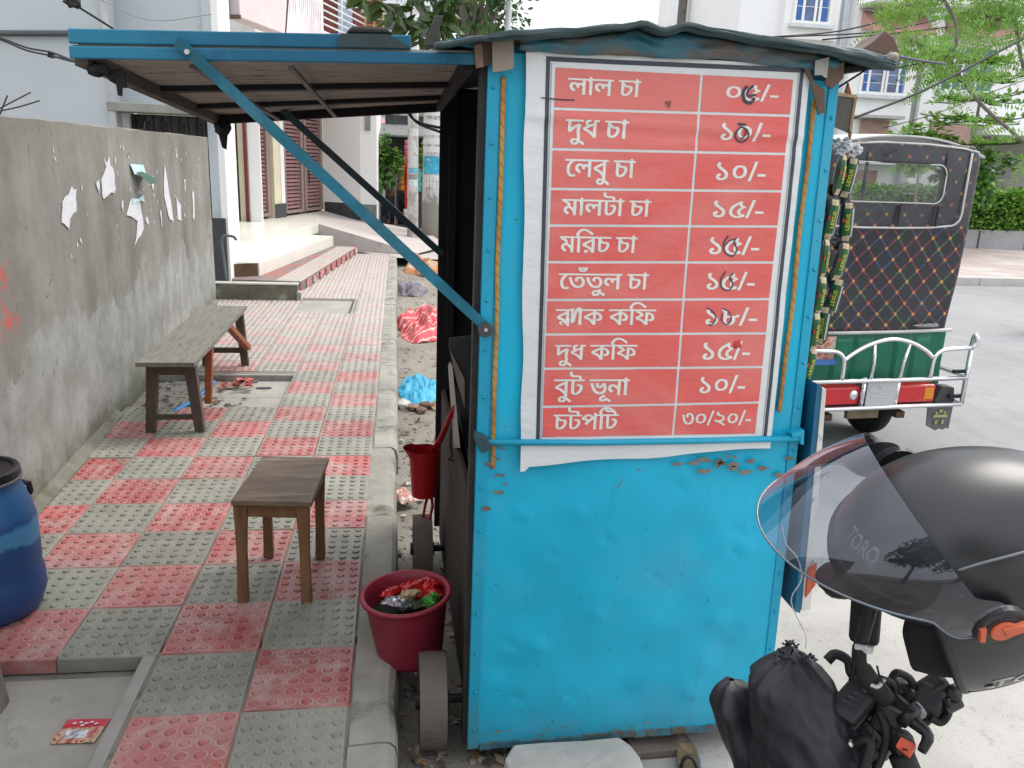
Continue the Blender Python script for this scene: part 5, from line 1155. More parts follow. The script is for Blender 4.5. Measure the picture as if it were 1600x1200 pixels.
# ------------------------------------------------------------------ stool
st = thing('wooden_stool', 'square brown wooden stool standing alone on the red and grey tiles', 'stool', (-.41, 2.89, 0))
fl, fr, br, bl = (-.545, 2.715), (-.325, 2.69), (-.29, 3.03), (-.515, 3.06)
tz = .405
MB().hexa([(-.562, 2.675, tz - .02), (-.289, 2.65, tz - .02), (-.266, 3.085, tz - .02), (-.524, 3.105, tz - .02), (-.562, 2.675, tz), (-.289, 2.65, tz), (-.266, 3.085, tz), (-.524, 3.105, tz)]).build('seat', mat('worn_stool_top', (.165, .112, .074), .55, var=.4, vs=4, bump=.25, bs=20, stretch=(1.2, 7, 7), dirt=(.29, .235, .18), cover=.45, ds=3), st, bevel=.003)
def stool_leg(x, y, dx, dy):
    n = 7
    rings = []
    for i in range(n):
        t = i / (n - 1)
        z = t * (tz - .02)
        w = .038 + .010 * (t > .55) * (t - .55) * 2 - .004 * math.sin(t * PI)
        cx, cy = x + dx * t, y + dy * t
        rings.append([(cx - w / 2, cy - w / 2, z), (cx + w / 2, cy - w / 2, z), (cx + w / 2, cy + w / 2, z), (cx - w / 2, cy + w / 2, z)])
    vs = [p for r in rings for p in r]
    fs = [(0, 1, 2, 3), tuple(range(4 * n - 4, 4 * n))]
    for i in range(n - 1):
        for j in range(4):
            fs.append((4 * i + j, 4 * i + (j + 1) % 4, 4 * i + 4 + (j + 1) % 4, 4 * i + 4 + j))
    MB().add(vs, fs).build('leg', M['wood_brown'], st, bevel=.003)
stool_leg(fl[0], fl[1], .008, .0)
stool_leg(fr[0] + .005, fr[1], -.004, .0)
stool_leg(br[0] - .012, br[1], .002, .015)
stool_leg(bl[0] + .01, bl[1] - .01, .0, .015)
for a, b in ((fl, fr), (fr, br), (br, bl), (bl, fl)):
    MB().bar((a[0], a[1], tz - .048), (b[0], b[1], tz - .048), .016, .055).build('apron_rail', M['wood_brown'], st, bevel=.002)

# ------------------------------------------------------------------ bench by the wall
bn = thing('wooden_bench', 'long weathered grey bench with red-brown braces beside the cement wall', 'bench', (-1.27, 5.4, 0))
mb = MB()
def btop(u, v, dz=0):
    x = (-1.402 + (-1.441 + 1.402) * v) * (1 - u) + (-1.097 + (-1.125 + 1.097) * v) * u
    y = 4.5 + 1.8 * v
    return (x + .004 * noise.noise((u * 3, v * 20, 1)), y + (.006 * noise.noise((u * 20, 0, 3)) if v in (0, 1) else 0), .436 + dz + .002 * noise.noise((u * 4, v * 16, 7)))
mb.grid(lambda u, v: btop(u, v), 6, 30)
mb.grid(lambda u, v: btop(u, v, -.024), 6, 30)
for k in range(30):
    for u in (0, 1):
        a, b = Vector(btop(u, k / 30)), Vector(btop(u, (k + 1) / 30))
        mb.quad(a, b, b - Vector((0, 0, .024)), a - Vector((0, 0, .024)))
for k in range(6):
    for v in (0, 1):
        a, b = Vector(btop(k / 6, v)), Vector(btop((k + 1) / 6, v))
        mb.quad(a, b, b - Vector((0, 0, .024)), a - Vector((0, 0, .024)))
mb.build('seat_plank', mat('bench_plank', (.185, .172, .145), .85, var=.35, vs=5, bump=.5, bs=26, stretch=(7, 1, 7), dirt=(.06, .055, .05), cover=.42, ds=5), bn)
m_leg = mat('dark_bench_leg', (.085, .066, .053), .75, var=.3, vs=6, stretch=(6, 6, 1), bump=.2)
def bleg(x0, x1, y0, y1, w=.052, d=.045, m=m_leg, nm='leg', zt=.412):
    return MB().hexa([(x0 - w / 2, y0 - d / 2, 0), (x0 + w / 2, y0 - d / 2, 0), (x0 + w / 2, y0 + d / 2, 0), (x0 - w / 2, y0 + d / 2, 0), (x1 - w * .62, y1 - d / 2, zt), (x1 + w * .62, y1 - d / 2, zt), (x1 + w * .62, y1 + d / 2, zt), (x1 - w * .62, y1 + d / 2, zt)]).build(nm, m, bn, bevel=.003)
bleg(-1.383, -1.345, 4.62, 4.62)
bleg(-1.115, -1.150, 4.62, 4.62)
bleg(-1.135, -1.165, 6.18, 6.18)
bleg(-1.42, -1.385, 6.18, 6.18)
MB().box(-1.345, 4.60, .34, -1.15, 4.64, .41).build('apron_rail', m_leg, bn, bevel=.002)
MB().box(-1.36, 4.61, .075, -1.13, 4.63, .105).build('stretcher', m_leg, bn, bevel=.002)
MB().box(-1.40, 6.17, .10, -1.145, 6.19, .14).build('stretcher', m_leg, bn, bevel=.002)
MB().box(-1.37, 6.16, .34, -1.17, 6.2, .41).build('apron_rail', m_leg, bn, bevel=.002)
MB().bar((-1.145, 4.98, .06), (-1.135, 5.06, .42), .04, .045, (0, 1, 0)).build('brace', M['wood_red'], bn, bevel=.003)
MB().bar((-1.105, 6.14, .15), (-1.155, 5.70, .41), .045, .04).build('brace', M['wood_red'], bn, bevel=.003)

# bench whose end leg shows at the left edge
b2 = thing('wooden_bench', 'pale wooden bench leg standing on the concrete slab at lower left', 'bench', (-1.32, 1.7, -.052))
for x, y in ((-1.165, 2.235), (-1.165, 1.0), (-1.45, 2.235), (-1.45, 1.0)):
    k = .035 if x > -1.3 else -.035
    MB().hexa([(x - .026, y - .03, -.052), (x + .026, y - .03, -.052), (x + .026, y + .03, -.052), (x - .026, y + .03, -.052), (x - .026 - k, y - .03, .34), (x + .02 - k, y - .03, .34), (x + .02 - k, y + .03, .34), (x - .026 - k, y + .03, .34)]).build('leg', mat('pale_leg', (.20, .18, .14), .8, var=.3, vs=6, stretch=(6, 6, 1), dirt=(.07, .05, .04), cover=.4, ds=7), b2, bevel=.004)
MB().box(-1.52, .8, .34, -1.195, 2.28, .362).build('seat_plank', M['wood_grey'], b2, bevel=.003)

# ------------------------------------------------------------------ blue drum with black lid
dr = thing('blue_drum', 'blue plastic drum with black screw lid at the left edge', 'drum', (-1.37, 2.70, 0))
def drum_mat():
    k = NT('scuffed_blue_plastic')
    z = k.n('SeparateXYZ', {'Vector': k.coord()}).outputs['Z']
    c = k.ramp(k.noise(4, 6, .6), (.3, (.008, .045, .16)), (.7, (.012, .065, .21)))
    e = k.math('ADD', z, k.math('MULTIPLY', k.math('SUBTRACT', k.noise(5, 6, .65), .5), .12))
    band_ = k.math('MULTIPLY', k.ss(e, .262, .275), k.ss(e, .345, .325))
    c = k.mix(k.math('MULTIPLY', band_, .75), c, (.06, .24, .42))
    c = k.mix(k.ss(e, .34, .37, 0.0, .5), c, (.02, .12, .30))
    c = k.mix(k.ramp(k.noise(9, 8, .75, k.mapping((1, 1, 3))), (.6, 0.0), (.7, .4)), c, (.16, .20, .26))
    ln = k.ramp(k.noise(6, 5, .8, k.mapping((1, 1, 14), (.25, .3, 0))), (.68, 0.0), (.71, .6))
    c = k.mix(ln, c, (.22, .33, .45))
    k.set(Base_Color=c, Roughness=.5)
    k.bump(k.noise(9, 5), .15, .01)
    return k.m
cx, cy = -1.37, 2.70
Rr = .158
MB().lathe([(.001, 0), (Rr - .03, 0), (Rr - .008, .02), (Rr + .012, .08), (Rr + .010, .14), (Rr + .003, .17), (Rr + .006, .19), (Rr + .006, .33), (Rr - .004, .38), (Rr - .022, .44), (Rr - .04, .475), (Rr - .045, .49)], (cx, cy, 0), 56).build('body', drum_mat(), dr, smooth=True)
m_lid = mat('black_lid', (.012, .012, .014), .4, var=.2, dirt=(.05, .05, .05), cover=.35, ds=9)
MB().lathe([(Rr - .04, .488), (Rr - .026, .49), (Rr - .026, .515), (Rr - .032, .522), (Rr - .045, .522), (Rr - .05, .512), (.07, .510), (.06, .518), (.035, .518), (.03, .508), (.001, .508)], (cx, cy, 0), 56).build('lid', m_lid, dr, smooth=False, bevel=.002)
MB().lathe([(Rr - .034, .482), (Rr - .022, .482), (Rr - .022, .490), (Rr - .034, .490)], (cx, cy, 0), 56).build('clamp_ring', mat('grey_ring', (.12, .13, .14), .4, var=.2), dr, smooth=True)
MB().tube([(cx + .10, cy + .085, .44), (cx + .118, cy + .10, .43), (cx + .120, cy + .102, .40), (cx + .115, cy + .10, .39)], .010, 8).build('handle', m_lid, dr, smooth=True)

# ------------------------------------------------------------------ red waste bucket and what is in it
bu = thing('waste_bucket', 'faded red plastic bucket full of wrappers, standing at the kerb', 'bucket', (.045, 2.405, -.005))
m_bkt = mat('faded_red_plastic', (.30, .026, .052), .45, var=.22, vs=5, bump=.1, dirt=(.34, .13, .14), cover=.4, ds=5)
bp = [(.001, .0), (.103, .0), (.106, .012), (.131, .195), (.135, .202), (.138, .215), (.147, .218), (.148, .228), (.139, .230), (.130, .226), (.124, .19), (.1, .02), (.001, .015)]
tilt = Matrix.Rotation(R(-4), 3, 'Y')
MB().lathe(bp, (.045, 2.37, -.02), 56, tilt).build('body', m_bkt, bu, smooth=True)
MB().lathe([(.001, .158), (.119, .158)], (.045, 2.37, -.02), 24, tilt).build('rubbish_fill', mat('dark_refuse', (.035, .04, .03), .9, var=.6, vs=30, bump=.6), bu)
def foil(name, c, s, m, label, seed, rot=0.0, grp='wrappers in the red bucket', cat='wrapper'):
    """a crumpled pillow packet: two crimped ends, puffed middle, sharp creases"""
    mb = MB()
    Mx = Matrix.Rotation(rot, 3, 'Z') @ Matrix.Rotation(random.Random(seed).uniform(-.5, .5), 3, 'X')
    def f(sgn):
        def g(u, v):
            x, y = (u - .5) * s[0], (v - .5) * s[1]
            puff = max(0, 1 - (2 * abs(u - .5)) ** 4) * max(0, 1 - (2 * abs(v - .5)) ** 6)
            z = sgn * s[2] * puff + s[2] * .8 * noise.noise((u * 3.3 + seed, v * 3.3, seed)) + s[2] * .4 * noise.noise((u * 9, v * 9 + seed, 3))
            y *= 1 + .12 * noise.noise((u * 2, seed, 1))
            return Vector(c) + Mx @ Vector((x, y, z))
        return g
    mb.grid(f(1), 14, 9)
    mb.grid(f(-1), 14, 9)
    o = mb.build(name, m, None, smooth=False)
    return tag(o, label, cat, grp)
def foilmat(name, a, b, rough=.28, metal=.25):
    k = NT(name)
    c = k.mix(k.ramp(k.noise(26, 3, .5), (.5, 0.0), (.54, 1.0)), a, b)
    c = k.mix(k.ramp(k.noise(60, 3, .6), (.66, 0.0), (.69, .9)), c, (.6, .6, .55))
    k.set(Base_Color=c, Roughness=rough, Metallic=metal)
    return k.m
f_red = foilmat('red_foil', (.52, .012, .015), (.40, .01, .01))
f_green = foilmat('green_foil', (.02, .20, .03), (.05, .34, .04))
f_tan = foilmat('tan_wrapper', (.36, .26, .14), (.42, .33, .20), .5, 0)
f_silver = foilmat('silver_film', (.42, .42, .48), (.25, .25, .30), .2, .7)
f_dark = foilmat('dark_green_foil', (.03, .05, .02), (.05, .08, .03))
bz = .196
foil('snack_wrapper', (.078, 2.410, bz + .012), (.135, .075, .016), f_red, 'large crumpled red wrapper at the back of the bucket', 3, .25)
foil('snack_wrapper', (.095, 2.370, bz + .002), (.10, .045, .014), f_red, 'small red wrapper in front of the large red one', 9, .1)
foil('snack_wrapper', (-.005, 2.400, bz - .002), (.10, .06, .014), f_red, 'red wrapper against the left rim of the bucket', 14, .7)
foil('snack_wrapper', (.045, 2.355, bz + .015), (.058, .052, .010), f_tan, 'square tan wrapper in the middle of the bucket', 21, .4)
foil('snack_wrapper', (.022, 2.345, bz + .005), (.06, .03, .008), f_tan, 'folded tan strip beside the square tan wrapper', 25, .2)
foil('snack_wrapper', (.105, 2.332, bz - .004), (.06, .06, .018), f_green, 'bright green wrapper at the right front of the bucket', 31, 1.2)
foil('snack_wrapper', (.062, 2.320, bz - .008), (.08, .045, .014), f_dark, 'dark green wrapper at the front of the bucket', 36, .1)
foil('snack_wrapper', (.0, 2.335, bz - .004), (.09, .06, .014), f_silver, 'clear silvery film at the left front of the bucket', 41, -.4)

# ------------------------------------------------------------------ red dipper mug hanging on the cart
mg = thing('red_mug', 'bright red plastic dipper mug hanging on the side of the cart', 'mug', (.10, 2.9, .30))
m_mug = mat('red_plastic', (.33, .006, .012), .35, var=.12, vs=4, bump=.05)
def mugp(u, v, rin=0.0):
    a = 2 * PI * u
    r = (.047 + .012 * v) - rin
    lip = max(0, v - .82) / .18
    if math.cos(a - PI) > .5:
        r += .022 * lip * (math.cos(a - PI) - .5) * 2
    return (.103 + r * math.cos(a), 2.9 + r * math.sin(a), .318 + .185 * v + .006 * lip * (math.cos(a - PI) > .6) - (0 if v > 0 else 0))
mb = MB().grid(lambda u, v: mugp(u, v), 40, 14)
mb.grid(lambda u, v: mugp(u, v, .003), 40, 14)
mb.lathe([(.001, .325), (.046, .323)], (.103, 2.9, 0), 40)
mb.build('cup', m_mug, mg, smooth=True, fix=False)
MB().tube([(.135, 2.88, .505), (.158, 2.84, .56), (.178, 2.78, .64), (.190, 2.72, .70), (.198, 2.70, .73)], [.012, .011, .010, .010, .008], 8).build('handle', m_mug, mg, smooth=True)
MB().tube([(.12, 2.90, .322), (.107, 2.885, .28), (.10, 2.88, .235), (.125, 2.88, .225), (.135, 2.885, .28), (.13, 2.9, .322)], [.006] * 6, 6).build('strap', m_mug, mg, smooth=True)
tag(MB().tube(smooth_path([(.178, 2.55, .70), (.176, 2.56, .64), (.184, 2.565, .60), (.172, 2.57, .585), (.190, 2.57, .578)], 5), .0035, 6).build('wire_hook', M['wire'], None), 'twisted black wire hook tied to the counter edge', 'hook')

# ------------------------------------------------------------------ sachet, chunk of concrete, sandal, plank
def sachet_mat():
    k = NT('printed_sachet')
    s = k.n('SeparateXYZ', {'Vector': k.coord()})
    c = k.mix(k.ss(s.outputs['Y'], .015, .012), (.52, .02, .05), k.ramp(k.noise(40, 4, .6), (.4, (.35, .04, .03)), (.5, (.55, .45, .30)), (.6, (.40, .08, .05))))
    f = k.math('MULTIPLY', k.math('MULTIPLY', k.ss(s.outputs['Y'], .006, .003), k.ss(s.outputs['Y'], -.034, -.031)), k.math('MULTIPLY', k.ss(s.outputs['X'], -.042, -.039), k.ss(s.outputs['X'], .022, .019)))
    c = k.mix(f, c, k.ramp(k.noise(70, 2, .6), (.45, (.30, .30, .33)), (.5, (.66, .66, .70))))
    k.set(Base_Color=c, Roughness=.35)
    return k.m
sa = tag(MB().grid(lambda u, v: ((u - .5) * .118 + .012 * (v - .5), (v - .5) * .10 - .006 * (u - .5), .004 + .004 * noise.noise((u * 4, v * 4, 2))), 12, 10).build('snack_sachet', sachet_mat(), None, fix=False, solid=.002), 'empty red and white snack sachet lying on the concrete slab', 'sachet')
sa.location = (-.885, 2.105, -.050)
sl = MB()
for q in ((-.026, .028), (-.010, .031), (.006, .026), (.020, .030), (.034, .022), (-.002, .018)):
    sl.rbox((q[0], q[1], .0085), (.010, .006, .0008), (0, 0, random.uniform(-.6, .6)))
sl.build('printed_letters', mat('white_print', (.75, .70, .70), .5), sa, local=True)

ch = MB()
pl = [(.295, 1.92), (.33, 1.985), (.42, 1.99), (.55, 1.985), (.66, 1.99), (.685, 1.95), (.70, 1.90), (.69, 1.70), (.45, 1.66), (.31, 1.72)]
bot = [(x, y, -.155) for x, y in pl]
top = [(.495 + (x - .495) * .96, 1.84 + (y - 1.84) * .93, -.075 + .012 * noise.noise((x * 7, y * 7, 3))) for x, y in pl]
n = len(pl)
cm_ = [(.495 + (x - .495) * .5, 1.84 + (y - 1.84) * .5, -.068 + .010 * noise.noise((x * 9, y * 9, 6))) for x, y in pl]
ch.add(bot + top + cm_ + [(.495, 1.84, -.07)], [(i, (i + 1) % n, n + (i + 1) % n, n + i) for i in range(n)] + [(n + i, n + (i + 1) % n, 2 * n + (i + 1) % n, 2 * n + i) for i in range(n)] + [(2 * n + i, 2 * n + (i + 1) % n, 3 * n) for i in range(n)])
tag(ch.build('concrete_chunk', M['stone'], None, bevel=.008), 'broken slab of pale concrete in front of the cart', 'concrete slab')
tag(MB().hexa([(.70, 1.97, -.15), (.90, 1.975, -.15), (.87, 2.09, -.15), (.69, 2.09, -.15), (.70, 1.97, -.125), (.90, 1.98, -.128), (.87, 2.09, -.125), (.69, 2.09, -.125)]).build('wood_offcut', mat('dark_offcut', (.15, .125, .105), .9, var=.35, vs=8, dirt=(.25, .23, .2), cover=.45, ds=9), None, bevel=.003), 'flat brown board lying under the front of the cart', 'board')
sn = thing('sandal', 'worn olive-brown sandal with blue sole edge below the cart', 'sandal', (.83, 1.92, -.15))
so = [(.868, 2.006), (.885, 1.995), (.892, 1.975), (.888, 1.94), (.878, 1.90), (.872, 1.84), (.862, 1.79), (.835, 1.775), (.81, 1.80), (.805, 1.86), (.815, 1.92), (.83, 1.965), (.85, 1.998)]
MB().prism([(x + .006, y, -.150) for x, y in so], (0, 0, .014)).build('sole', mat('blue_sole', (.04, .12, .30), .6, var=.3), sn, bevel=.002)
MB().prism([(x, y, -.136) for x, y in so], (0, 0, .010)).build('insole', mat('worn_insole', (.155, .125, .055), .7, var=.35, vs=12, dirt=(.40, .34, .22), cover=.40, ds=14), sn, bevel=.002)
MB().lathe([(.001, .0), (.010, .0), (.010, .002), (.001, .002)], (.868, 1.965, -.127), 14).build('strap_button', mat('button', (.30, .17, .14), .5), sn)
MB().tube(smooth_path([(.82, 1.90, -.126), (.83, 1.905, -.10), (.85, 1.90, -.095), (.868, 1.885, -.126)], 4), .006, 6).build('strap', M['black_plastic'], sn, smooth=True)

# ------------------------------------------------------------------ dirt strip: cloth, sack, bricks, leaf litter
m_bluecloth = mat('blue_plastic_sheet', (.03, .32, .50), .45, var=.25, vs=5, bump=.4, bs=14)
def cloth(name, c, sx, sy, h, m, label, cat, seed, nseg=26, ridges=1.0):
    def f(u, v):
        x, y = (u - .5) * 2, (v - .5) * 2
        r = math.sqrt(x * x + y * y)
        a = math.atan2(y, x)
        rad = 1 + .25 * noise.noise((math.cos(a) * 1.4, math.sin(a) * 1.4, seed))
        k = max(0, 1 - (r / 1.05) ** 3)
        z = h * k * (.55 + ridges * .9 * noise.noise((x * 1.8 + seed, y * 1.8, seed)) + .30 * noise.noise((x * 5 + seed, y * 5, 1)) + .10 * (1 - 2.4 * abs(noise.noise((x * 3.4 + seed, y * 3.4, 7)))))
        q = (1 / max(abs(math.cos(a)), abs(math.sin(a)))) if r > 0 else 1
        return (c[0] + x * sx * rad / q ** .8, c[1] + y * sy * rad / q ** .8, c[2] + max(.004, z))
    return tag(MB().grid(f, nseg, nseg).build(name, m, None, smooth=True, fix=False, solid=.004), label, cat)
cloth('plastic_sheet', (.175, 6.05, -.158), .17, .40, .10, m_bluecloth, 'crumpled light blue plastic sheet lying in the dirt strip', 'plastic sheet', 2, 44, .6)
k = NT('striped_sack')
bands = k.n('TexWave', {'Vector': k.mapping((1, 1, 1), (0, 0, .7)), 'Scale': 2.2, 'Distortion': 7.0, 'Detail': 4})
c = k.ramp(bands.outputs['Fac'], (.30, (.50, .045, .06)), (.42, (.60, .22, .25)), (.62, (.62, .52, .45)), (.8, (.50, .06, .07)), interp='LINEAR')
k.set(Base_Color=c, Roughness=.6)
k.bump(k.noise(9, 5, .6), .5, .03)
cloth('cloth_sack', (.28, 8.55, -.16), .30, .75, .24, k.m, 'red, pink and cream cloth sack slumped beside the pavement', 'sack', 6, 44, .55)
cloth('cloth_scrap', (.17, 11.0, -.16), .22, .5, .16, mat('blue_brown_rag', (.16, .14, .16), .8, var=.7, vs=8, dirt=(.05, .12, .30), cover=.45, ds=5), 'blue and brown rag heap farther along the dirt strip', 'rag', 11, 22)
cloth('cloth_scrap', (.42, 13.2, -.16), .30, .7, .22, mat('orange_brown_rag', (.40, .17, .07), .8, var=.6, vs=6, dirt=(.42, .36, .28), cover=.5, ds=4), 'orange-brown rag heap farthest along the dirt strip', 'rag', 15, 22)
for q, (x, y, s, lab) in enumerate([(.045, 5.62, (.055, .10, .045), 'grey broken brick nearest the kerb, before the blue sheet'), (.115, 5.55, (.05, .06, .03), 'brown broken brick beside the grey one'), (.17, 5.48, (.045, .05, .026), 'small brown brick bit in the middle of the litter'), (.215, 5.6, (.06, .05, .03), 'dark broken brick by the cart side of the blue sheet')]):
    mb = MB().blob((x, y, -.14), s, .35, q * 3 + 2, 1, 1.2)
    tag(mb.build('broken_brick', [M['stone'], M['brick']][q > 0], None), lab, 'brick', 'broken bricks in the dirt strip')
rr = random.Random(8)
lf, gv = MB(), MB()
for i in range(520):
    y = 2.0 + 11.5 * rr.random() ** 1.5
    x = rr.uniform(.01, .33 + .05 * (y - 2) * .5)
    s = rr.uniform(.008, .028) * (1.4 if y > 4.5 and y < 6.2 else 1)
    a = rr.uniform(0, 2 * PI)
    z = -.157 + rr.uniform(0, .006)
    d, e = Vector((math.cos(a), math.sin(a), rr.uniform(-.3, .35))) * s, Vector((-math.sin(a), math.cos(a), rr.uniform(-.4, .4))) * s * rr.uniform(.35, .6)
    p = Vector((x, y, z + s * .3))
    lf.cur = rr.choices([0, 1, 2, 3], [5, 4, 1.5, 1])[0]
    lf.add([p - d, p + e + Vector((0, 0, s * .2)), p + d, p - e], [(0, 1, 2, 3)])
lm = [mat('brown_leaf', (.12, .085, .05), .9, var=.5, rnd=.3), mat('tan_leaf', (.27, .21, .14), .9, var=.4), mat('orange_leaf', (.38, .17, .06), .8, var=.4), mat('pale_scrap', (.55, .52, .48), .8, var=.3)]
tag(lf.build('leaf_litter', lm, None, fix=False), 'dry leaves and scraps littering the dirt strip beside the kerb', 'leaf litter', kind='stuff')
for i in range(420):
    y = 2.0 + 10 * rr.random() ** 1.6
    x = rr.uniform(.01, .6)
    s = rr.uniform(.004, .017)
    gv.blob((x, y, -.156), (s, s * rr.uniform(.6, 1.2), s * .6), .4, i, 1, 1.3)
tag(gv.build('gravel', mat('gravel_bits', (.28, .25, .21), .95, var=.6, vs=30), None), 'loose gravel on the dirt strip beside the kerb', 'gravel', kind='stuff')
gv = MB()
for i in range(150):
    x, y = rr.uniform(-1.62, -1.0), 4.95 + rr.random() ** 1.5 * .95
    if y > 5.9: continue
    s = rr.uniform(.005, .02)
    a = rr.uniform(0, 6.3)
    p = Vector((x, y, -.035))
    gv.add([p + Vector((math.cos(a) * s * 2, math.sin(a) * s * 2, .004)), p + Vector((-math.sin(a) * s, math.cos(a) * s, .012)), p - Vector((math.cos(a) * s * 2, math.sin(a) * s * 2, -.006)), p + Vector((math.sin(a) * s, -math.cos(a) * s, .003))], [(0, 1, 2, 3)])
tag(gv.build('wood_chips', mat('dark_chips', (.11, .085, .065), .9, var=.6, vs=40), None, fix=False), 'dark wood chips and dirt under the bench', 'wood chips', kind='stuff')
gv = MB()
for i in range(26):
    x, y = -1.10 + rr.uniform(-.11, .12), 5.72 + rr.uniform(-.12, .12)
    s = rr.uniform(.02, .045)
    a = rr.uniform(0, 6.3)
    p = Vector((x, y, -.02 + rr.uniform(0, .03)))
    gv.add([p + Vector((math.cos(a) * s, math.sin(a) * s, .01)), p + Vector((-math.sin(a) * s * .6, math.cos(a) * s * .6, .02)), p - Vector((math.cos(a) * s, math.sin(a) * s, 0)), p + Vector((math.sin(a) * s * .6, -math.cos(a) * s * .6, 0))], [(0, 1, 2, 3)])
tag(gv.build('red_paper_scraps', mat('red_scraps', (.42, .10, .09), .7, var=.5, vs=20), None, fix=False), 'heap of torn red paper scraps behind the bench', 'paper scraps', kind='stuff')
tag(MB().tube(smooth_path([(-1.40, 5.0, -.02), (-1.33, 5.12, .0), (-1.27, 5.3, .02), (-1.22, 5.5, .06)], 5), [.012, .013, .016, .018, .018, .016] + [.014] * 10, 6).build('plastic_strip', mat('bright_blue_plastic', (.03, .22, .55), .4, var=.3, vs=20), None, smooth=True), 'bright blue plastic strip lying under the bench', 'plastic strip')
for x, y, lab in ((.02, 4.35, 'torn pink and white packet on the kerb side under the mug'),):
    foil('discarded_packet', (x + .015, y - .45, -.11), (.10, .14, .012), foilmat('pink_white_foil', (.45, .18, .15), (.60, .50, .44), .4, 0), 'torn pink and cream packet lying between kerb and cart', 5, .5, 'litter beside the cart', 'packet')
foil('discarded_packet', (.14, 1.83, -.145), (.11, .07, .012), foilmat('orange_foil', (.50, .16, .03), (.45, .35, .28), .4, 0), 'orange packet lying in front of the near cart wheel', 8, .2, 'litter beside the cart', 'packet')
foil('discarded_packet', (.045, 1.93, -.13), (.05, .11, .015), f_silver, 'clear crumpled film between kerb and near wheel', 13, .1, 'litter beside the cart', 'packet')

# ------------------------------------------------------------------ hanging board and strips of biscuit packets at the right corner
hb = thing('hanging_board', 'dark olive board in a cane frame hanging at the cart corner', 'board', (1.12, 2.1, 1.6))
q = [(1.124, 2.100, 1.757), (1.203, 2.140, 1.758), (1.201, 2.140, 1.665), (1.135, 2.100, 1.677)]
MB().prism(q, (.004, .012, 0)).build('panel', mat('olive_board', (.045, .047, .035), .6, var=.2, vs=6), hb)
for a, b in ((q[0], q[1]), (q[1], q[2])):
    MB().bar(a, b, .008, .008).build('frame_strip', mat('pale_cane', (.34, .25, .12), .6, var=.2, vs=20), hb)
MB().tube([(1.124, 2.090, 1.679), (1.129, 2.090, 1.609)], .0035, 6).build('cord', mat('red_brown_cord', (.30, .12, .07), .7), hb)
MB().tube([(1.198, 2.130, 1.669), (1.197, 2.130, 1.595)], .0045, 6).build('cord', mat('red_brown_stick', (.33, .17, .09), .7), hb)
MB().prism([(1.169, 2.130, 1.765), (1.174, 2.130, 1.790), (1.187, 2.130, 1.762)], (0, .008, 0)).build('peg', mat('red_peg', (.42, .10, .04), .6, var=.3), hb)
tag(MB().tube([(1.093, 2.060, 1.759), (1.153, 2.040, 1.804), (1.174, 2.030, 1.823)], .003, 6).build('tie_wire', M['wire'], None), 'thin wire holding the board up to the roof end', 'wire')

def latin_mesh(txt, size, m):
    cu = bpy.data.curves.new('lettering', 'FONT')
    cu.body = txt
    cu.size = size
    cu.align_x = 'CENTER'
    cu.align_y = 'CENTER'
    cu.offset = size * .02
    tmp = bpy.data.objects.new('lettering', cu)
    C.objects.link(tmp)
    bpy.context.view_layer.update()
    me = bpy.data.meshes.new_from_object(tmp.evaluated_get(bpy.context.evaluated_depsgraph_get()))
    bpy.data.objects.remove(tmp)
    me.materials.clear()
    me.materials.append(m)
    return me
m_pkt = mat('black_packet_foil', (.016, .018, .016), .25, var=.5, vs=30, bump=.3, bs=40, spec=.6)
m_pkg = mat('green_packet_print', (.015, .10, .025), .3, var=.3, vs=25)
m_pky = mat('yellow_print', (.60, .50, .05), .4)
m_pkw = mat('cream_print', (.50, .42, .26), .4, var=.5, vs=60)
m_pks = mat('silver_edge', (.45, .46, .48), .3, metal=.5)
word = latin_mesh('LEXUS', .0165, m_pky)
def packet(pos, rot, lean, label):
    p = thing('biscuit_packet', label, 'biscuit packet', pos, 0, 'biscuit packets hanging in strips')
    p.rotation_euler = (0, lean, rot)
    w, h, d = .038, .112, .013
    def f(sg):
        def g(u, v):
            x, z = (u - .5) * w, (v - .5) * h
            e = (1 - (2 * abs(v - .5)) ** 3)
            x *= .45 + .55 * min(1, e * 1.6)
            y = sg * d * max(0, e) * (1 - (2 * abs(u - .5)) ** 2) + .0015 * noise.noise((u * 7, v * 9 + pos[2] * 9, 2))
            return (x, y, z)
        return g
    MB().grid(f(-1), 10, 16).grid(f(1), 10, 16).build('foil', m_pkt, p, local=True, smooth=True, fix=False)
    def lab(u, v, x0, x1, z0, z1, dd):
        x, z = x0 + (x1 - x0) * u, z0 + (z1 - z0) * v
        vv, uu = z / h + .5, x / w + .5
        e = (1 - (2 * abs(vv - .5)) ** 3)
        return (x, -d * e * (1 - (2 * abs(uu - .5)) ** 2) - dd, z)
    MB().grid(lambda u, v: lab(u, v, -.013, .011, -.036, .036, .0010), 6, 8).build('green_label', m_pkg, p, local=True, smooth=True, fix=False)
    for za, zb in ((.037, .052), (-.052, -.037)):
        MB().grid(lambda u, v: lab(u, v, -.010, .010, za, zb, .0010), 6, 4).build('biscuit_print', m_pkw, p, local=True, smooth=True, fix=False)
    MB().grid(lambda u, v: lab(u, v, .0115, .0155, -.04, .036, .0012), 2, 8).build('silver_edge', m_pks, p, local=True, smooth=True, fix=False)
    o = bpy.data.objects.new('lettering', word)
    C.objects.link(o)
    o.parent = p
    o.location = (-.001, -d - .0022, .0)
    o.rotation_euler = (PI / 2, -PI / 2, 0)
    o.scale = (.95, .85, 1)
    MB().rbox((-.011, -d - .0012 + .004, .004), (.006, .002, .010)).build('red_mark', mat('red_mark', (.5, .03, .02), .4) if not bpy.data.materials.get('red_mark') else bpy.data.materials['red_mark'], p, local=True)
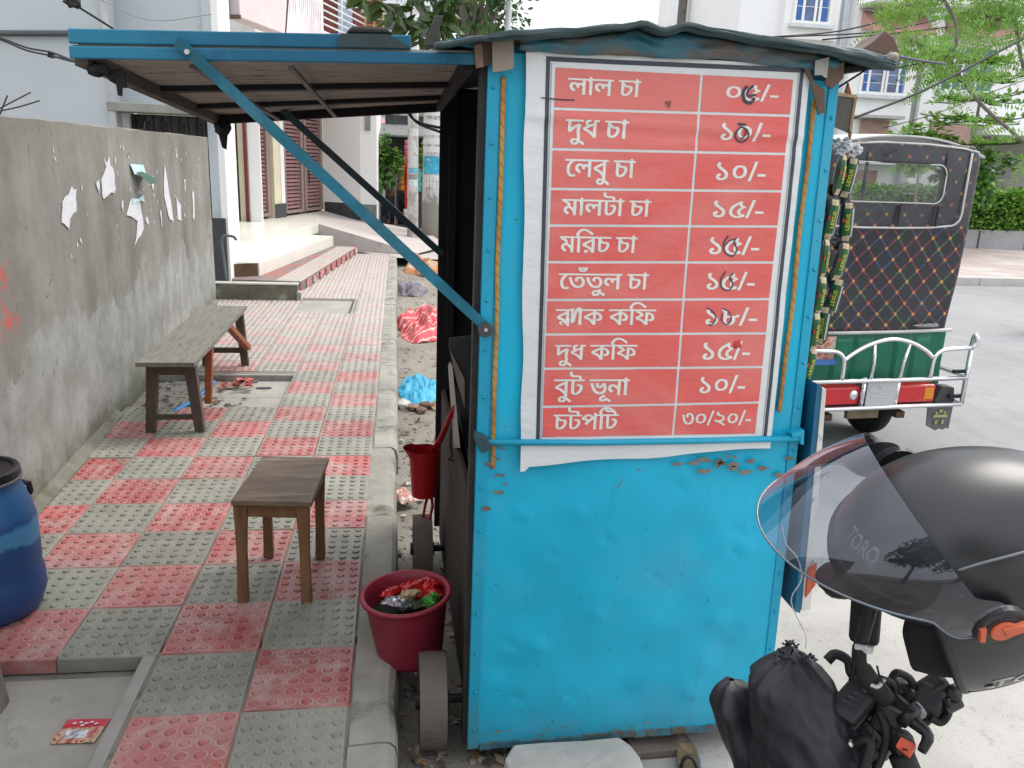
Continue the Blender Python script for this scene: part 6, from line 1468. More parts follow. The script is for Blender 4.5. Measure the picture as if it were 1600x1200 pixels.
pk = [(1311, 273, 2.08, .1, 'topmost biscuit packet of the front strip, below the board'), (1326, 278, 2.14, -.5, 'topmost biscuit packet of the rear strip, below the board'), (1298, 343, 2.07, .05, 'second biscuit packet down the front strip'), (1323, 347, 2.14, -.3, 'second biscuit packet down the rear strip'),
      (1286, 405, 2.06, .15, 'third biscuit packet down the front strip'), (1312, 409, 2.13, -.1, 'third biscuit packet down the rear strip'), (1280, 463, 2.06, .05, 'fourth biscuit packet down the front strip'), (1303, 465, 2.13, -.7, 'fourth biscuit packet down the rear strip'),
      (1271, 519, 2.05, .0, 'fifth biscuit packet down the front strip'), (1285, 508, 2.12, -.9, 'fifth biscuit packet down the rear strip, edge-on'), (1263, 572, 2.05, .1, 'lowest biscuit packet, just above the folded shutter')]
PK = [(1.155, 2.080, 1.556), (1.217, 2.140, 1.549), (1.143, 2.070, 1.440), (1.230, 2.140, 1.431), (1.132, 2.060, 1.336), (1.221, 2.130, 1.322), (1.135, 2.060, 1.235), (1.219, 2.130, 1.222), (1.128, 2.050, 1.138), (1.190, 2.120, 1.144), (1.126, 2.050, 1.042)]
for (u, v, y, rz, lab), P0 in zip(pk, PK):
    packet(P0, rz + .25 + random.uniform(-.25, .25), .12 + random.uniform(-.16, .16), lab)
# empty crimped ends and dark backs of the strips between the packets
mb = MB()
for i, (a, b) in enumerate(((0, 2), (2, 4), (4, 6), (6, 8), (8, 10), (1, 3), (3, 5), (5, 7), (7, 9))):
    A, B = Vector(PK[a]), Vector(PK[b])
    for t in (.38, .5, .62):
        c = lerp(A, B, t) + Vector((-.012 + .006 * (i % 3), .012, 0))
        mb.blob(c, (.016, .010, .022), .7, i * 3 + int(t * 10), 1)
tag(mb.build('packet_strip', m_pkt, None), 'crumpled black foil joining the hanging biscuit packets into strips', 'foil strip', kind='stuff')
for i, lb_ in enumerate(('crumpled silver foil end above the front strip of biscuit packets', 'crumpled silver foil end above the rear strip of biscuit packets')):
    tag(MB().blob(Vector(PK[i]) + Vector((0, 0, .072)), (.026, .013, .018), .9, 40 + i, 3, 3).build('foil_end', m_pks, None), lb_, 'foil strip')

# ------------------------------------------------------------------ battery rickshaw
rk_ = thing('auto_rickshaw', 'green battery rickshaw with diamond-patterned black canvas hood on the road', 'auto rickshaw', (2.912, 4.45, -.155), R(6))
def quilt():
    k = NT('diamond_print_canvas')
    s = k.n('SeparateXYZ', {'Vector': k.coord()})
    xx = k.math('ADD', s.outputs['X'], s.outputs['Y'])
    u = k.math('ADD', k.math('DIVIDE', xx, .246), k.math('DIVIDE', s.outputs['Z'], .262))
    v = k.math('SUBTRACT', k.math('DIVIDE', xx, .246), k.math('DIVIDE', s.outputs['Z'], .262))
    def dist(q):
        return k.math('ABSOLUTE', k.math('SUBTRACT', k.math('FRACT', k.math('MULTIPLY', q, 2.0)), .5))
    du, dv = k.math('SUBTRACT', .5, dist(u)), k.math('SUBTRACT', .5, dist(v))
    ln = k.math('MAXIMUM', k.ss(du, .075, .035), k.ss(dv, .075, .035))
    nd = k.math('MULTIPLY', k.ss(du, .115, .08), k.ss(dv, .115, .08))
    hue = k.ramp(k.noise(5.5, 1, .5), (.30, (.10, .22, .10)), (.42, (.32, .05, .09)), (.52, (.07, .11, .24)), (.62, (.34, .06, .10)), (.74, (.16, .25, .09)), interp='CONSTANT')
    brk = k.ramp(k.noise(60, 2, .6), (.36, .2), (.5, 1.0))
    base = k.ramp(k.noise(2.5, 5, .6), (.3, (.012, .013, .018)), (.7, (.024, .026, .034)))
    zf = k.ss(s.outputs['Z'], 1.50, 1.40, .22, 1.0)
    base = k.mix(k.ss(s.outputs['Z'], 1.40, 1.46), base, (.042, .042, .05))
    c = k.mix(k.math('MULTIPLY', k.math('MULTIPLY', k.math('MULTIPLY', ln, .6), brk), zf), base, hue)
    c = k.mix(k.math('MULTIPLY', nd, k.ss(s.outputs['Z'], 1.50, 1.40, .45, 1.0)), c, k.ramp(k.noise(70, 2, .5), (.42, (.50, .09, .04)), (.52, (.55, .33, .06))))
    k.set(Base_Color=c, Roughness=.4)
    k.b.inputs['Specular IOR Level'].default_value = .42
    k.bump(k.noise(2.4, 4, .5), .5, .05)
    return k.m
m_q = quilt()
m_grn_p = mat('green_body_paint', (.008, .155, .085), .35, var=.15, vs=3, bump=.06, dirt=(.02, .10, .06), cover=.35, ds=4)
m_chrome = mat('chromed_tube', (.75, .75, .77), .22, metal=.95, var=.06, bump=.03, dirt=(.35, .33, .30), cover=.28, ds=9)
m_pipe = mat('white_piping', (.52, .52, .50), .5, var=.15, vs=12)
m_lamp = mat('red_lamp_lens', (.55, .012, .018), .15, var=.2, vs=30, spec=.7)
m_amber = mat('amber_lens', (.62, .25, .02), .2)
m_brownmetal = mat('rusty_underbody', (.085, .055, .035), .8, var=.5, vs=8)
B = lambda *a: MB().box(*a)
L_ = dict(parent=rk_, local=True)
# hood: rear sheet, sides, roof (half width by height)
def hw(z):
    if z < .81: return .492
    if z < 1.36: return .492 + .042 * (z - .81) / .55
    if z < 1.80: return .534 - .004 * (z - 1.36) / .44
    return .53 - .05 * ((z - 1.80) / .10) ** 2
WX0, WX1, WZ0, WZ1 = -.40, .262, 1.575, 1.795
def rear(u, v):
    z = .81 + 1.10 * v
    h = hw(z)
    x = -h + 2 * h * u
    y = .05 + .018 * math.sin(v * 5) * math.sin(u * PI) + .008 * noise.noise((x * 4, z * 4, 2)) - .03 * math.sin(u * PI) * .5
    r = max(0, abs(u - .5) - .46) / .04
    return (x, y + .05 * r * r, z)
mb = MB()
NU, NV = 56, 66
def in_win(x, z):
    if not (WX0 < x < WX1 and WZ0 < z < WZ1): return False
    for cx in (WX0 + .05, WX1 - .05):
        for cz in (WZ0 + .05, WZ1 - .05):
            if (x - cx) * (1 if cx > -.07 else -1) > 0 and (z - cz) * (1 if cz > 1.68 else -1) > 0 and (x - cx) ** 2 + (z - cz) ** 2 > .05 ** 2: return False
    return True
vs = [rear(i / NU, j / NV) for j in range(NV + 1) for i in range(NU + 1)]
fs = []
for j in range(NV):
    for i in range(NU):
        c = Vector(rear((i + .5) / NU, (j + .5) / NV))
        if in_win(c.x, c.z): continue
        w = NU + 1
        fs.append((j * w + i, j * w + i + 1, (j + 1) * w + i + 1, (j + 1) * w + i))
mb.add(vs, fs)
mb.build('rear_canvas', m_q, rk_, local=True, smooth=True, fix=False, solid=.004)
kp = NT('clear_plastic_sheet')
gl = kp.n('BsdfGlossy', {'Roughness': .12, 'Color': (.8, .8, .8)})
tr = kp.n('BsdfTransparent', {'Color': (.86, .88, .86)})
df = kp.n('BsdfDiffuse', {'Color': (.55, .57, .55)})
m1 = kp.n('MixShader', {0: kp.ramp(kp.noise(5, 5, .6), (.35, .06), (.7, .22)), 1: tr.outputs[0], 2: df.outputs[0]})
fr_ = kp.n('LayerWeight', {'Blend': .35})
m2 = kp.n('MixShader', {0: kp.math('MULTIPLY', fr_.outputs['Fresnel'], .35), 1: m1.outputs[0], 2: gl.outputs[0]})
kp.t.links.new(m2.outputs[0], kp.t.nodes['Material Output'].inputs['Surface'])
MB().grid(lambda u, v: (WX0 - .015 + (WX1 - WX0 + .03) * u, .034 + .004 * noise.noise((u * 5, v * 5, 1)), WZ0 - .012 + (WZ1 - WZ0 + .024) * v), 20, 10).build('rear_window', kp.m, rk_, local=True, smooth=True, fix=False)
def rr_path(x0, x1, z0, z1, r, y, n=6):
    P = []
    for cx, cz, a0 in ((x1 - r, z1 - r, 0), (x0 + r, z1 - r, 90), (x0 + r, z0 + r, 180), (x1 - r, z0 + r, 270)):
        for i in range(n + 1):
            a = R(a0 + 90 * i / n)
            P.append((cx + r * math.cos(a), y, cz + r * math.sin(a)))
    return P + [P[0]]
MB().tube(rr_path(WX0, WX1, WZ0, WZ1, .06, .026), .0045, 6).build('window_piping', m_pipe, rk_, local=True, smooth=True)
MB().tube([(.415, .03, 1.87), (.412, .026, 1.60)] + [(.34 + .07 * math.cos(a), .022, 1.52 + .07 * math.sin(a)) for a in (0, -.5, -1.0, -1.4)] + [(.2, .02, 1.437), (0, .018, 1.432), (-.25, .018, 1.43), (-.45, .02, 1.435)], .0065, 6).build('panel_piping', m_pipe, rk_, local=True, smooth=True)
MB().tube([(-.5, .035, .805), (-.2, .02, .81), (.1, .02, .812), (.3, .025, .815), (.5, .04, .818)], .011, 6).build('hem_piping', m_pipe, rk_, local=True, smooth=True)
MB().tube([(-.46, .045, 1.885), (-.2, .022, 1.905), (.1, .022, 1.905), (.35, .03, 1.892), (.48, .05, 1.875)], .006, 6).build('roof_piping', m_pipe, rk_, local=True, smooth=True)
for x in (-.29, -.02, .24):
    MB().hexa([(x, .018, 1.80), (x + .006, .018, 1.80), (x + .006, .03, 1.80), (x, .03, 1.80), (x, .03, 1.89), (x + .006, .03, 1.89), (x + .006, .04, 1.89), (x, .04, 1.89)]).build('loop_strap', M['black_plastic'], rk_, local=True)
    if x > -.1: MB().box(x - .01, .012, 1.447, x + .006, .02, 1.565).build('loop_strap', M['black_plastic'], rk_, local=True)
MB().prism([(-.19, .012, 1.83), (-.15, .010, 1.835), (-.10, .010, 1.875), (-.12, .012, 1.86), (-.16, .012, 1.845)], (0, .004, 0)).build('tear', M['black_plastic'], rk_, local=True)
MB().blob((.30, .016, .85), (.085, .006, .012), .5, 4, 2).build('tear', mat('frayed_tear', (.25, .25, .25), .8, var=.6, vs=60), rk_, local=True)
for sgn in (-1, 1):
    MB().grid(lambda u, v: (sgn * (hw(.81 + 1.10 * v) + .006 * math.sin(u * 9)), .09 + .30 * u, .81 + 1.10 * v), 20, 24).build('side_canvas', m_q, rk_, local=True, smooth=True, fix=False, solid=.004)
m_roof = mat('pale_grey_roof_cover', (.50, .50, .52), .4, var=.12, vs=5, bump=.2, bs=12)
MB().grid(lambda u, v: ((-.53 + 1.06 * u), .05 + 2.0 * v - (.02 * math.sin(u * PI) if v == 0 else 0), 1.865 + .085 * (1 - (2 * abs(u - .47)) ** 2.2) + .012 * math.sin(v * 9)), 40, 20).build('roof_cover', m_roof, rk_, local=True, smooth=True, fix=False, solid=.012)
# tub
MB().grid(lambda u, v: (-.50 + 1.0 * u, .075 - .02 * math.sin(u * PI) - .018 * (1 if (.10 < v < .9 and any(abs(u - c) < .055 for c in (.12, .26, .40, .54, .68, .82))) else 0), .44 + .365 * v), 120, 24).build('tail_panel', m_grn_p, rk_, local=True, smooth=True, fix=False, solid=.01)
for sgn in (-1, 1):
    MB().hexa([(sgn * .50, .08, .44), (sgn * .515, .08, .44), (sgn * .515, 1.1, .44), (sgn * .50, 1.1, .44), (sgn * .47, .08, .81), (sgn * .49, .08, .81), (sgn * .50, 1.1, .81), (sgn * .48, 1.1, .81)]).build('side_panel', m_grn_p, rk_, local=True)
MB().box(-.50, .05, .34, .50, 2.0, .43).build('floor_frame', m_grn_p, rk_, local=True, bevel=.01)
MB().box(-.47, .25, .44, .47, .75, .62).build('seat', M['black_plastic'], rk_, local=True, bevel=.03)
MB().hexa([(-.46, 1.75, .44), (.46, 1.75, .44), (.25, 2.15, .35), (-.25, 2.15, .35), (-.44, 1.75, .95), (.44, 1.75, .95), (.22, 2.05, .95), (-.22, 2.05, .95)]).build('front_cowl', m_grn_p, rk_, local=True, bevel=.03)
for sgn in (-1, 1):
    MB().tube([(sgn * .44, 1.78, .9), (sgn * .46, 1.85, 1.88)], .016, 8).build('hood_post', M['black_metal'], rk_, local=True)
    MB().tube([(sgn * .50, 1.08, .44), (sgn * .50, 1.08, 1.88)], .014, 8).build('hood_post', M['black_metal'], rk_, local=True)
# tail lamps, plate, bumper frame
for x0, x1, amb in ((.085, .40, .32), (-.47, -.128, -.45)):
    lp = MB().box(x0, -.035, .375, x1, .05, .487).build('tail_lamp', m_lamp, rk_, local=True, bevel=.012)
    MB().box(amb, -.038, .395, amb + .065, -.03, .47).build('indicator_lens', m_amber, lp, local=True, bevel=.004)
    MB().lathe([(.001, .006), (.024, .006), (.030, .002), (.033, -.004), (.001, -.004)], (x0 + .02 if x0 > 0 else x1 - .055, -.036, .437), 20, Matrix(((1, 0, 0), (0, 0, -1), (0, 1, 0)))).build('reflector', m_chrome, lp, local=True, smooth=True)
    MB().box(x0 - .01, -.02, .36, x1 + .06, .06, .372).build('lamp_tray', M['black_metal'], rk_, local=True)
pl_ = MB().box(-.115, -.062, .372, .094, -.052, .545).build('number_plate', mat('blank_alloy_plate', (.48, .49, .49), .5, metal=.3, var=.08, bump=.1), rk_, local=True, bevel=.004)
pm = MB()
pm.tube([(-.06 + .05 * math.cos(a) * .8, -.064, .48 + .022 * math.sin(a * 1.0)) for a in [i * .45 for i in range(12)]], .003, 5)
pm.box(-.085, -.0645, .428, .065, -.0625, .436)
pm.box(-.03, -.0645, .445, .02, -.0625, .455)
pm.build('embossed_mark', mat('alloy_emboss', (.56, .57, .57), .4, metal=.3), pl_, local=True)
for x in (-.135, .105):
    MB().tube([(x, -.05, .36), (x, -.05, .55)], .014, 10).build('bumper_upright', m_chrome, rk_, local=True, smooth=True)
yb_ = -.07
def ct(pts, r=.0135, nm='bumper_tube'):
    return MB().tube(pts, r, 10).build(nm, m_chrome, rk_, local=True, smooth=True)
ct([(-.60, yb_ + .06, .362), (-.56, yb_, .362), (.57, yb_, .366), (.61, yb_ + .05, .366), (.61, .25, .366)])
ct([(-.60, yb_ + .06, .535), (-.56, yb_, .535), (.58, yb_, .535), (.61, yb_ + .05, .535), (.61, .25, .535)])
ct(smooth_path([(-.325, yb_, .655), (-.24, yb_, .715), (-.13, yb_, .765), (0, yb_, .787), (.13, yb_, .765), (.24, yb_, .715), (.305, yb_, .668)], 4))
for sgn, xe in ((1, .60), (-1, -.60)):
    ct(smooth_path([(sgn * .31, yb_, .545), (sgn * .31, yb_, .64), (sgn * .325, yb_, .685), (sgn * .37, yb_, .715), (sgn * .46, yb_, .722), (sgn * .575, yb_, .728)], 4))
    ct(smooth_path([(sgn * .575, yb_, .722), (sgn * .60, yb_ - .005, .76), (sgn * .59, yb_, .80), (sgn * .605, yb_ + .03, .79), (sgn * .61, yb_ + .04, .70), (sgn * .605, yb_ + .03, .36)], 4), .015)
    ct([(sgn * .575, yb_, .365), (sgn * .575, yb_, .725)], .011)
ct([(-.11, yb_, .54), (-.105, yb_, .64), (-.12, yb_, .758)], .011)
ct([(.095, yb_, .54), (.10, yb_, .64), (.125, yb_, .762)], .011)
for z in (.40, .56):
    MB().box(.50, -.05, z, .60, -.03, z + .02).build('bumper_bracket', M['black_metal'], rk_, local=True)
MB().hexa([(.41, -.03, .37), (.56, -.03, .37), (.56, .06, .37), (.41, .06, .37), (.46, -.02, .47), (.55, -.02, .46), (.55, .06, .46), (.46, .06, .47)]).build('corner_guard', mat('dark_guard', (.05, .05, .055), .7, var=.3), rk_, local=True, bevel=.006)
MB().prism([(.375, -.02, .365), (.565, -.02, .37), (.572, -.01, .185), (.545, -.01, .19), (.53, -.01, .178), (.50, -.01, .188), (.47, -.01, .176), (.44, -.01, .192), (.40, -.01, .21)], (0, .006, 0)).build('mud_flap', mat('grey_mud_flap', (.12, .12, .125), .8, var=.3, vs=8), rk_, local=True)
fm = MB()
fm.box(.425, -.0245, .268, .53, -.0205, .285)
fm.box(.44, -.0245, .288, .455, -.0205, .305)
fm.box(.50, -.0245, .288, .515, -.0205, .305)
fm.box(.465, -.0245, .30, .49, -.0205, .32)
fm.tube([(.478, -.022, .335), (.468, -.022, .345), (.478, -.022, .355), (.49, -.022, .345), (.478, -.022, .335)], .003, 5)
fm.box(.445, -.0245, .225, .462, -.0205, .25)
fm.box(.495, -.0245, .225, .512, -.0205, .25)
fm.build('flap_emblem', mat('yellow_flap_print', (.38, .36, .14), .7), rk_, local=True)
def rwheel(x, y):
    Mx = Matrix(((0, 0, 1), (0, 1, 0), (-1, 0, 0)))
    w = MB().lathe([(.125, -.04), (.20, -.05), (.232, -.035), (.238, 0), (.232, .035), (.20, .05), (.125, .04)], (x, y, .238), 40, Mx).build('wheel', mat('tyre_rubber', (.018, .017, .017), .8, var=.3, dirt=(.07, .06, .05), cover=.4, ds=8) if not bpy.data.materials.get('tyre_rubber') else bpy.data.materials['tyre_rubber'], rk_, local=True, smooth=True)
    r = MB().lathe([(.127, -.03), (.127, .03), (.10, .02), (.10, -.02), (.127, -.03)], (x, y, .238), 32, Mx)
    r.lathe([(.001, .03), (.052, .03), (.058, .0), (.052, -.03), (.001, -.03)], (x, y, .238), 20, Mx)
    for i in range(5):
        a = 2 * PI * i / 5 + .3
        c = Vector((x, y + .077 * math.cos(a), .238 + .077 * math.sin(a)))
        r.rbox(c, (.02, .062, .044), (a, 0, 0))
    r.build('rim', M['black_metal'], w, local=True)
for x in (-.36, .36):
    rwheel(x, .52)
rwheel(0, 1.95)
MB().tube([(-.36, .52, .238), (.36, .52, .238)], .028, 10).build('axle', m_brownmetal, rk_, local=True)
MB().blob((-.05, .50, .245), (.10, .09, .085), .2, 3, 2).build('differential', m_brownmetal, rk_, local=True, smooth=True)
for x in (-.30, .22):
    MB().hexa([(x - .03, .02, .26), (x + .03, .02, .26), (x + .03, .9, .28), (x - .03, .9, .28), (x - .03, .02, .30), (x + .03, .02, .30), (x + .03, .9, .34), (x - .03, .9, .34)]).build('leaf_spring', m_brownmetal, rk_, local=True)
MB().box(-.18, .0, .275, .04, .03, .345).build('battery_guard', mat('tan_board', (.17, .14, .09), .8, var=.4, vs=12), rk_, local=True)
sk = MB().box(-.53, -.036, .64, -.36, -.03, .80).build('sticker', mat('printed_sticker', (.45, .40, .32), .5, var=.6, vs=25, dirt=(.45, .07, .05), cover=.5, ds=14), rk_, local=True)
MB().box(-.50, -.0385, .63, -.33, -.0375, .665).build('sticker_band', mat('blue_sticker', (.06, .16, .45), .5), sk, local=True)

# ------------------------------------------------------------------ motorcycle (handlebar area shows; the rest stands below the frame)
mc = thing('motorcycle', 'parked black motorcycle, its handlebar and switches at lower right', 'motorcycle', (.85, .95, -.15))
m_blk = mat('black_alloy', (.014, .014, .016), .42, metal=.1, var=.3, bump=.08, spec=.5)
m_blk2 = mat('satin_black_plastic', (.02, .021, .024), .5, var=.25, bump=.1)
m_ored = mat('red_orange_switch', (.58, .085, .045), .4, var=.1)
bar_pts = smooth_path([(0.614, 0.990, 0.754), (0.649, 0.975, 0.777), (0.691, 0.955, 0.778), (0.716, 0.925, 0.764), (0.730, 0.885, 0.725), (0.733, 0.820, 0.661)], 6)
MB().tube(bar_pts, .0125, 12).build('handlebar', m_blk, mc, smooth=True)
MB().tube(smooth_path([(0.719, 0.900, 0.752), (0.738, 0.865, 0.693), (0.747, 0.810, 0.626)], 5), .0185, 16).build('grip', M['rubber'], mc, smooth=True)
# brake fluid reservoir
rv_ = MB().hexa([(0.623, 0.950, 0.793), (0.657, 0.925, 0.779), (0.706, 0.945, 0.813), (0.670, 0.970, 0.823), (0.616, 0.945, 0.806), (0.649, 0.920, 0.793), (0.696, 0.940, 0.830), (0.663, 0.965, 0.839)])
rs_ = rv_.build('brake_reservoir', m_blk2, mc, bevel=.004)
MB().hexa([(0.628, 0.952, 0.784), (0.661, 0.930, 0.772), (0.707, 0.950, 0.803), (0.675, 0.972, 0.814), (0.650, 0.962, 0.728), (0.673, 0.940, 0.727), (0.721, 0.960, 0.759), (0.693, 0.980, 0.768)]).build('reservoir_body', m_blk, mc, bevel=.004)
for p in ((0.624, 0.940, 0.806), (0.678, 0.944, 0.832)):
    MB().disc(p, .0052, Vector((0, -.6, .8)), 12, .003).build('screw', mat('screw_steel', (.22, .22, .23), .35, metal=.7, var=.3) if not bpy.data.materials.get('screw_steel') else bpy.data.materials['screw_steel'], rs_)
emb = MB()
for i in range(3):
    a, b = Vector((0.629, 0.938, 0.815)), Vector((0.651, 0.920, 0.810))
    o_ = (Vector((0.671, 0.948, 0.835)) - a) * (.2 + .22 * i)
    for t0, t1 in ((.05, .25), (.3, .55), (.6, .72), (.76, .95)):
        emb.bar(lerp(a, b, t0) + o_ + Vector((0, -.0035, .003)), lerp(a, b, t1) + o_ + Vector((0, -.0035, .003)), .0028, .001)
emb.build('embossed_lettering', mat('embossed_black', (.045, .048, .052), .45), rs_)
# mirror, its stem and clamps
MB().tube(smooth_path([(0.654, 0.930, 0.998), (0.651, 0.930, 0.954), (0.646, 0.930, 0.911)], 4), .0095, 10).build('mirror_stem', m_blk, mc, smooth=True)
MB().tube(smooth_path([(0.646, 0.930, 0.913), (0.650, 0.930, 0.887), (0.671, 0.935, 0.857), (0.694, 0.940, 0.833), (0.708, 0.940, 0.817)], 4), [.010] * 6 + [.014] * 11, 10).build('mirror_stem', M['rubber'], mc, smooth=True)
MB().tube([(0.634, 0.922, 0.919), (0.646, 0.920, 0.918), (0.655, 0.925, 0.913)], .004, 6).build('cable_tie', mat('white_cable_tie', (.62, .63, .65), .4), mc)
MB().rbox((0.652, 0.918, 0.916), (.012, .006, .010), (0, .2, .2)).build('cable_tie', bpy.data.materials['white_cable_tie'], mc)
MB().tube(smooth_path([(0.667, 0.922, 0.856), (0.676, 0.918, 0.855), (0.689, 0.925, 0.861)], 4), .003, 6).build('cable_tie', bpy.data.materials['white_cable_tie'], mc, smooth=True)
MB().blob((0.619, 0.960, 1.002), (.036, .03, .026), .25, 5, 3, 1.2).build('mirror_shell', m_blk2, mc, smooth=True)
MB().hexa([(0.633, 0.950, 0.983), (0.681, 0.950, 0.976), (0.696, 0.960, 0.889), (0.647, 0.960, 0.902), (0.655, 0.980, 0.965), (0.705, 0.980, 0.958), (0.720, 0.990, 0.869), (0.669, 0.990, 0.882)]).build('mirror_arm_pad', M['rubber'], mc, bevel=.008)
MB().blob((0.691, 0.980, 0.989), (.07, .03, .018), .2, 9, 3, 1.2).build('mirror_shell', m_blk2, mc, smooth=True)
# switch housing with red starter switch
MB().hexa([(0.704, 0.925, 0.754), (0.712, 0.905, 0.748), (0.738, 0.900, 0.734), (0.756, 0.915, 0.753), (0.700, 0.925, 0.787), (0.707, 0.905, 0.789), (0.739, 0.900, 0.772), (0.734, 0.915, 0.784)]).build('switch_housing', m_blk2, mc, bevel=.005)
MB().hexa([(0.703, 0.895, 0.770), (0.721, 0.885, 0.756), (0.733, 0.890, 0.775), (0.712, 0.900, 0.784), (0.697, 0.888, 0.778), (0.715, 0.878, 0.766), (0.725, 0.883, 0.783), (0.707, 0.893, 0.790)]).build('starter_switch', m_ored, mc, bevel=.002)
MB().bar((0.705, 0.883, 0.777), (0.711, 0.880, 0.777), .003, .001).build('switch_mark', M['black_plastic'], mc)
MB().hexa([(0.754, 0.950, 0.776), (0.797, 0.930, 0.777), (0.813, 0.945, 0.800), (0.782, 0.965, 0.818), (0.747, 0.940, 0.803), (0.785, 0.920, 0.803), (0.803, 0.935, 0.828), (0.771, 0.955, 0.839)]).build('switch_housing', m_blk2, mc, bevel=.006)
MB().blob((0.814, 0.940, 0.815), (.016, .014, .022), .3, 3, 2).build('lever_pivot', m_blk, mc, smooth=True)
MB().tube([(0.794, 0.925, 0.803), (0.821, 0.930, 0.811)], .008, 8).build('lever_bolt', m_blk, mc)
MB().tube(smooth_path([(0.729, 0.920, 0.802), (0.731, 0.900, 0.805), (0.738, 0.880, 0.799), (0.729, 0.875, 0.777)], 4), [.008, .010, .011, .010, .010, .009, .009, .008, .008, .008, .007, .007, .006], 8).build('brake_lever', m_blk, mc, smooth=True)
MB().lathe([(.001, .010), (.010, .010), (.012, .006), (.012, -.01), (.001, -.01)], (0.741, 0.915, 0.812), 14, Matrix.Rotation(R(55), 3, 'Y')).build('clamp_bolt', mat('grey_steel', (.16, .17, .18), .35, metal=.7), mc, smooth=True)
MB().tube([(0.717, 0.910, 0.798), (0.723, 0.905, 0.814), (0.736, 0.910, 0.820)], .009, 8).build('clamp', m_blk, mc, smooth=True)
for c_, sz, ro in (((0.739, 0.955, 0.789), (.05, .035, .04), (.3, .5, .6)), ((0.717, 0.940, 0.780), (.045, .04, .05), (.2, .3, .9)), ((0.770, 0.965, 0.797), (.055, .03, .035), (.1, .4, .3)), ((0.796, 0.955, 0.816), (.04, .03, .045), (.2, .9, .2)), ((0.782, 0.945, 0.786), (.03, .03, .04), (.5, .2, .7)), ((0.682, 0.930, 0.729), (.05, .04, .06), (.3, .2, .5)), ((0.665, 0.960, 0.740), (.06, .05, .06), (.2, .4, .2)), ((0.748, 0.975, 0.808), (.03, .03, .03), (.6, .2, .3))):
    MB().rbox(c_, sz, ro).build('switch_block', m_blk2, mc, bevel=.007)
for pts in ([(0.725, 0.960, 0.825), (0.736, 0.965, 0.841), (0.759, 0.965, 0.831), (0.768, 0.955, 0.813)], [(0.776, 0.930, 0.789), (0.792, 0.925, 0.783), (0.801, 0.925, 0.800), (0.797, 0.930, 0.819)], [(0.696, 0.935, 0.802), (0.698, 0.915, 0.784), (0.692, 0.905, 0.749), (0.656, 0.880, 0.708)]):
    MB().tube(smooth_path(pts, 5), .006, 8).build('control_cable', M['wire'], mc, smooth=True)
# cables
for pts, r in (([(0.645, 1.000, 0.843), (0.657, 1.000, 0.854), (0.672, 0.990, 0.849), (0.674, 0.980, 0.834), (0.678, 0.960, 0.832)], .0075), ([(0.698, 0.950, 0.845), (0.720, 0.950, 0.835), (0.727, 0.950, 0.816), (0.718, 0.945, 0.804)], .006), ([(0.640, 0.925, 0.915), (0.642, 0.930, 0.883), (0.648, 0.940, 0.852)], .0035), ([(0.638, 0.940, 0.724), (0.652, 0.920, 0.756), (0.667, 0.900, 0.777), (0.645, 0.880, 0.720)], .007), ([(0.658, 0.900, 0.740), (0.669, 0.900, 0.777), (0.677, 0.910, 0.790)], .0025), ([(0.674, 0.925, 0.884), (0.679, 0.920, 0.867), (0.693, 0.920, 0.847)], .0015)):
    MB().tube(smooth_path(pts, 5), r, 8).build('control_cable', M['wire'], mc, smooth=True)
MB().tube([(0.648, 0.930, 0.732), (0.648, 0.915, 0.766)], .0055, 8).build('cable_adjuster', M['steel'], mc, smooth=True)
MB().rbox((0.702, 0.950, 0.745), (.07, .06, .05), (.3, .4, .5)).build('master_cylinder', m_blk, mc, bevel=.008)
# below the frame: yoke, fork, wheels, engine, tank and seat
hd = Vector((.80, .55, 0)).normalized()
def on(a, z, s=0.0):
    q = Vector((.62, .98, 0)) + hd * a + Vector((-hd.y, hd.x, 0)) * s
    return Vector((q.x, q.y, z))
mc_low = mat('dark_engine_metal', (.06, .06, .065), .5, metal=.4, var=.3)
for s in (-.08, .08):
    MB().tube([on(.0, .66, s), on(.30, .12, s)], .018, 10).build('fork_leg', mc_low, mc, smooth=True)
def mwheel(c):
    Q = Matrix((hd, (0, 0, 1), hd.cross(Vector((0, 0, 1))))).transposed()
    w = MB().lathe([(.215, -.03), (.265, -.04), (.29, 0), (.265, .04), (.215, .03), (.20, 0), (.215, -.03)], c, 36, Q).build('wheel', bpy.data.materials['tyre_rubber'], mc, smooth=True)
    MB().lathe([(.001, .05), (.05, .05), (.05, -.05), (.001, -.05)], c, 14, Q).build('hub', mc_low, w)
    for i in range(6):
        a = i * PI / 3
        MB().bar(c, c + (hd * math.cos(a) + Vector((0, 0, math.sin(a)))) * .215, .02, .02).build('spoke', mc_low, w)
mwheel(on(.32, .14))
mwheel(on(-1.0, .14))
MB().blob(on(-.40, .52), (.22, .17, .12), .05, 2, 3).build('fuel_tank', m_blk, mc, smooth=True)
MB().rbox(on(-.85, .55), (.62, .26, .10), (0, 0, math.atan2(hd.y, hd.x))).build('seat', M['rubber'], mc, bevel=.03)
MB().rbox(on(-.42, .18), (.34, .24, .30), (0, 0, math.atan2(hd.y, hd.x))).build('engine', mc_low, mc, bevel=.02)
MB().bar(on(-.05, .62), on(-1.0, .50), .05, .05).build('frame_tube', mc_low, mc)
MB().bar(on(-.95, .50), on(-1.0, .14), .04, .04).build('frame_tube', mc_low, mc)

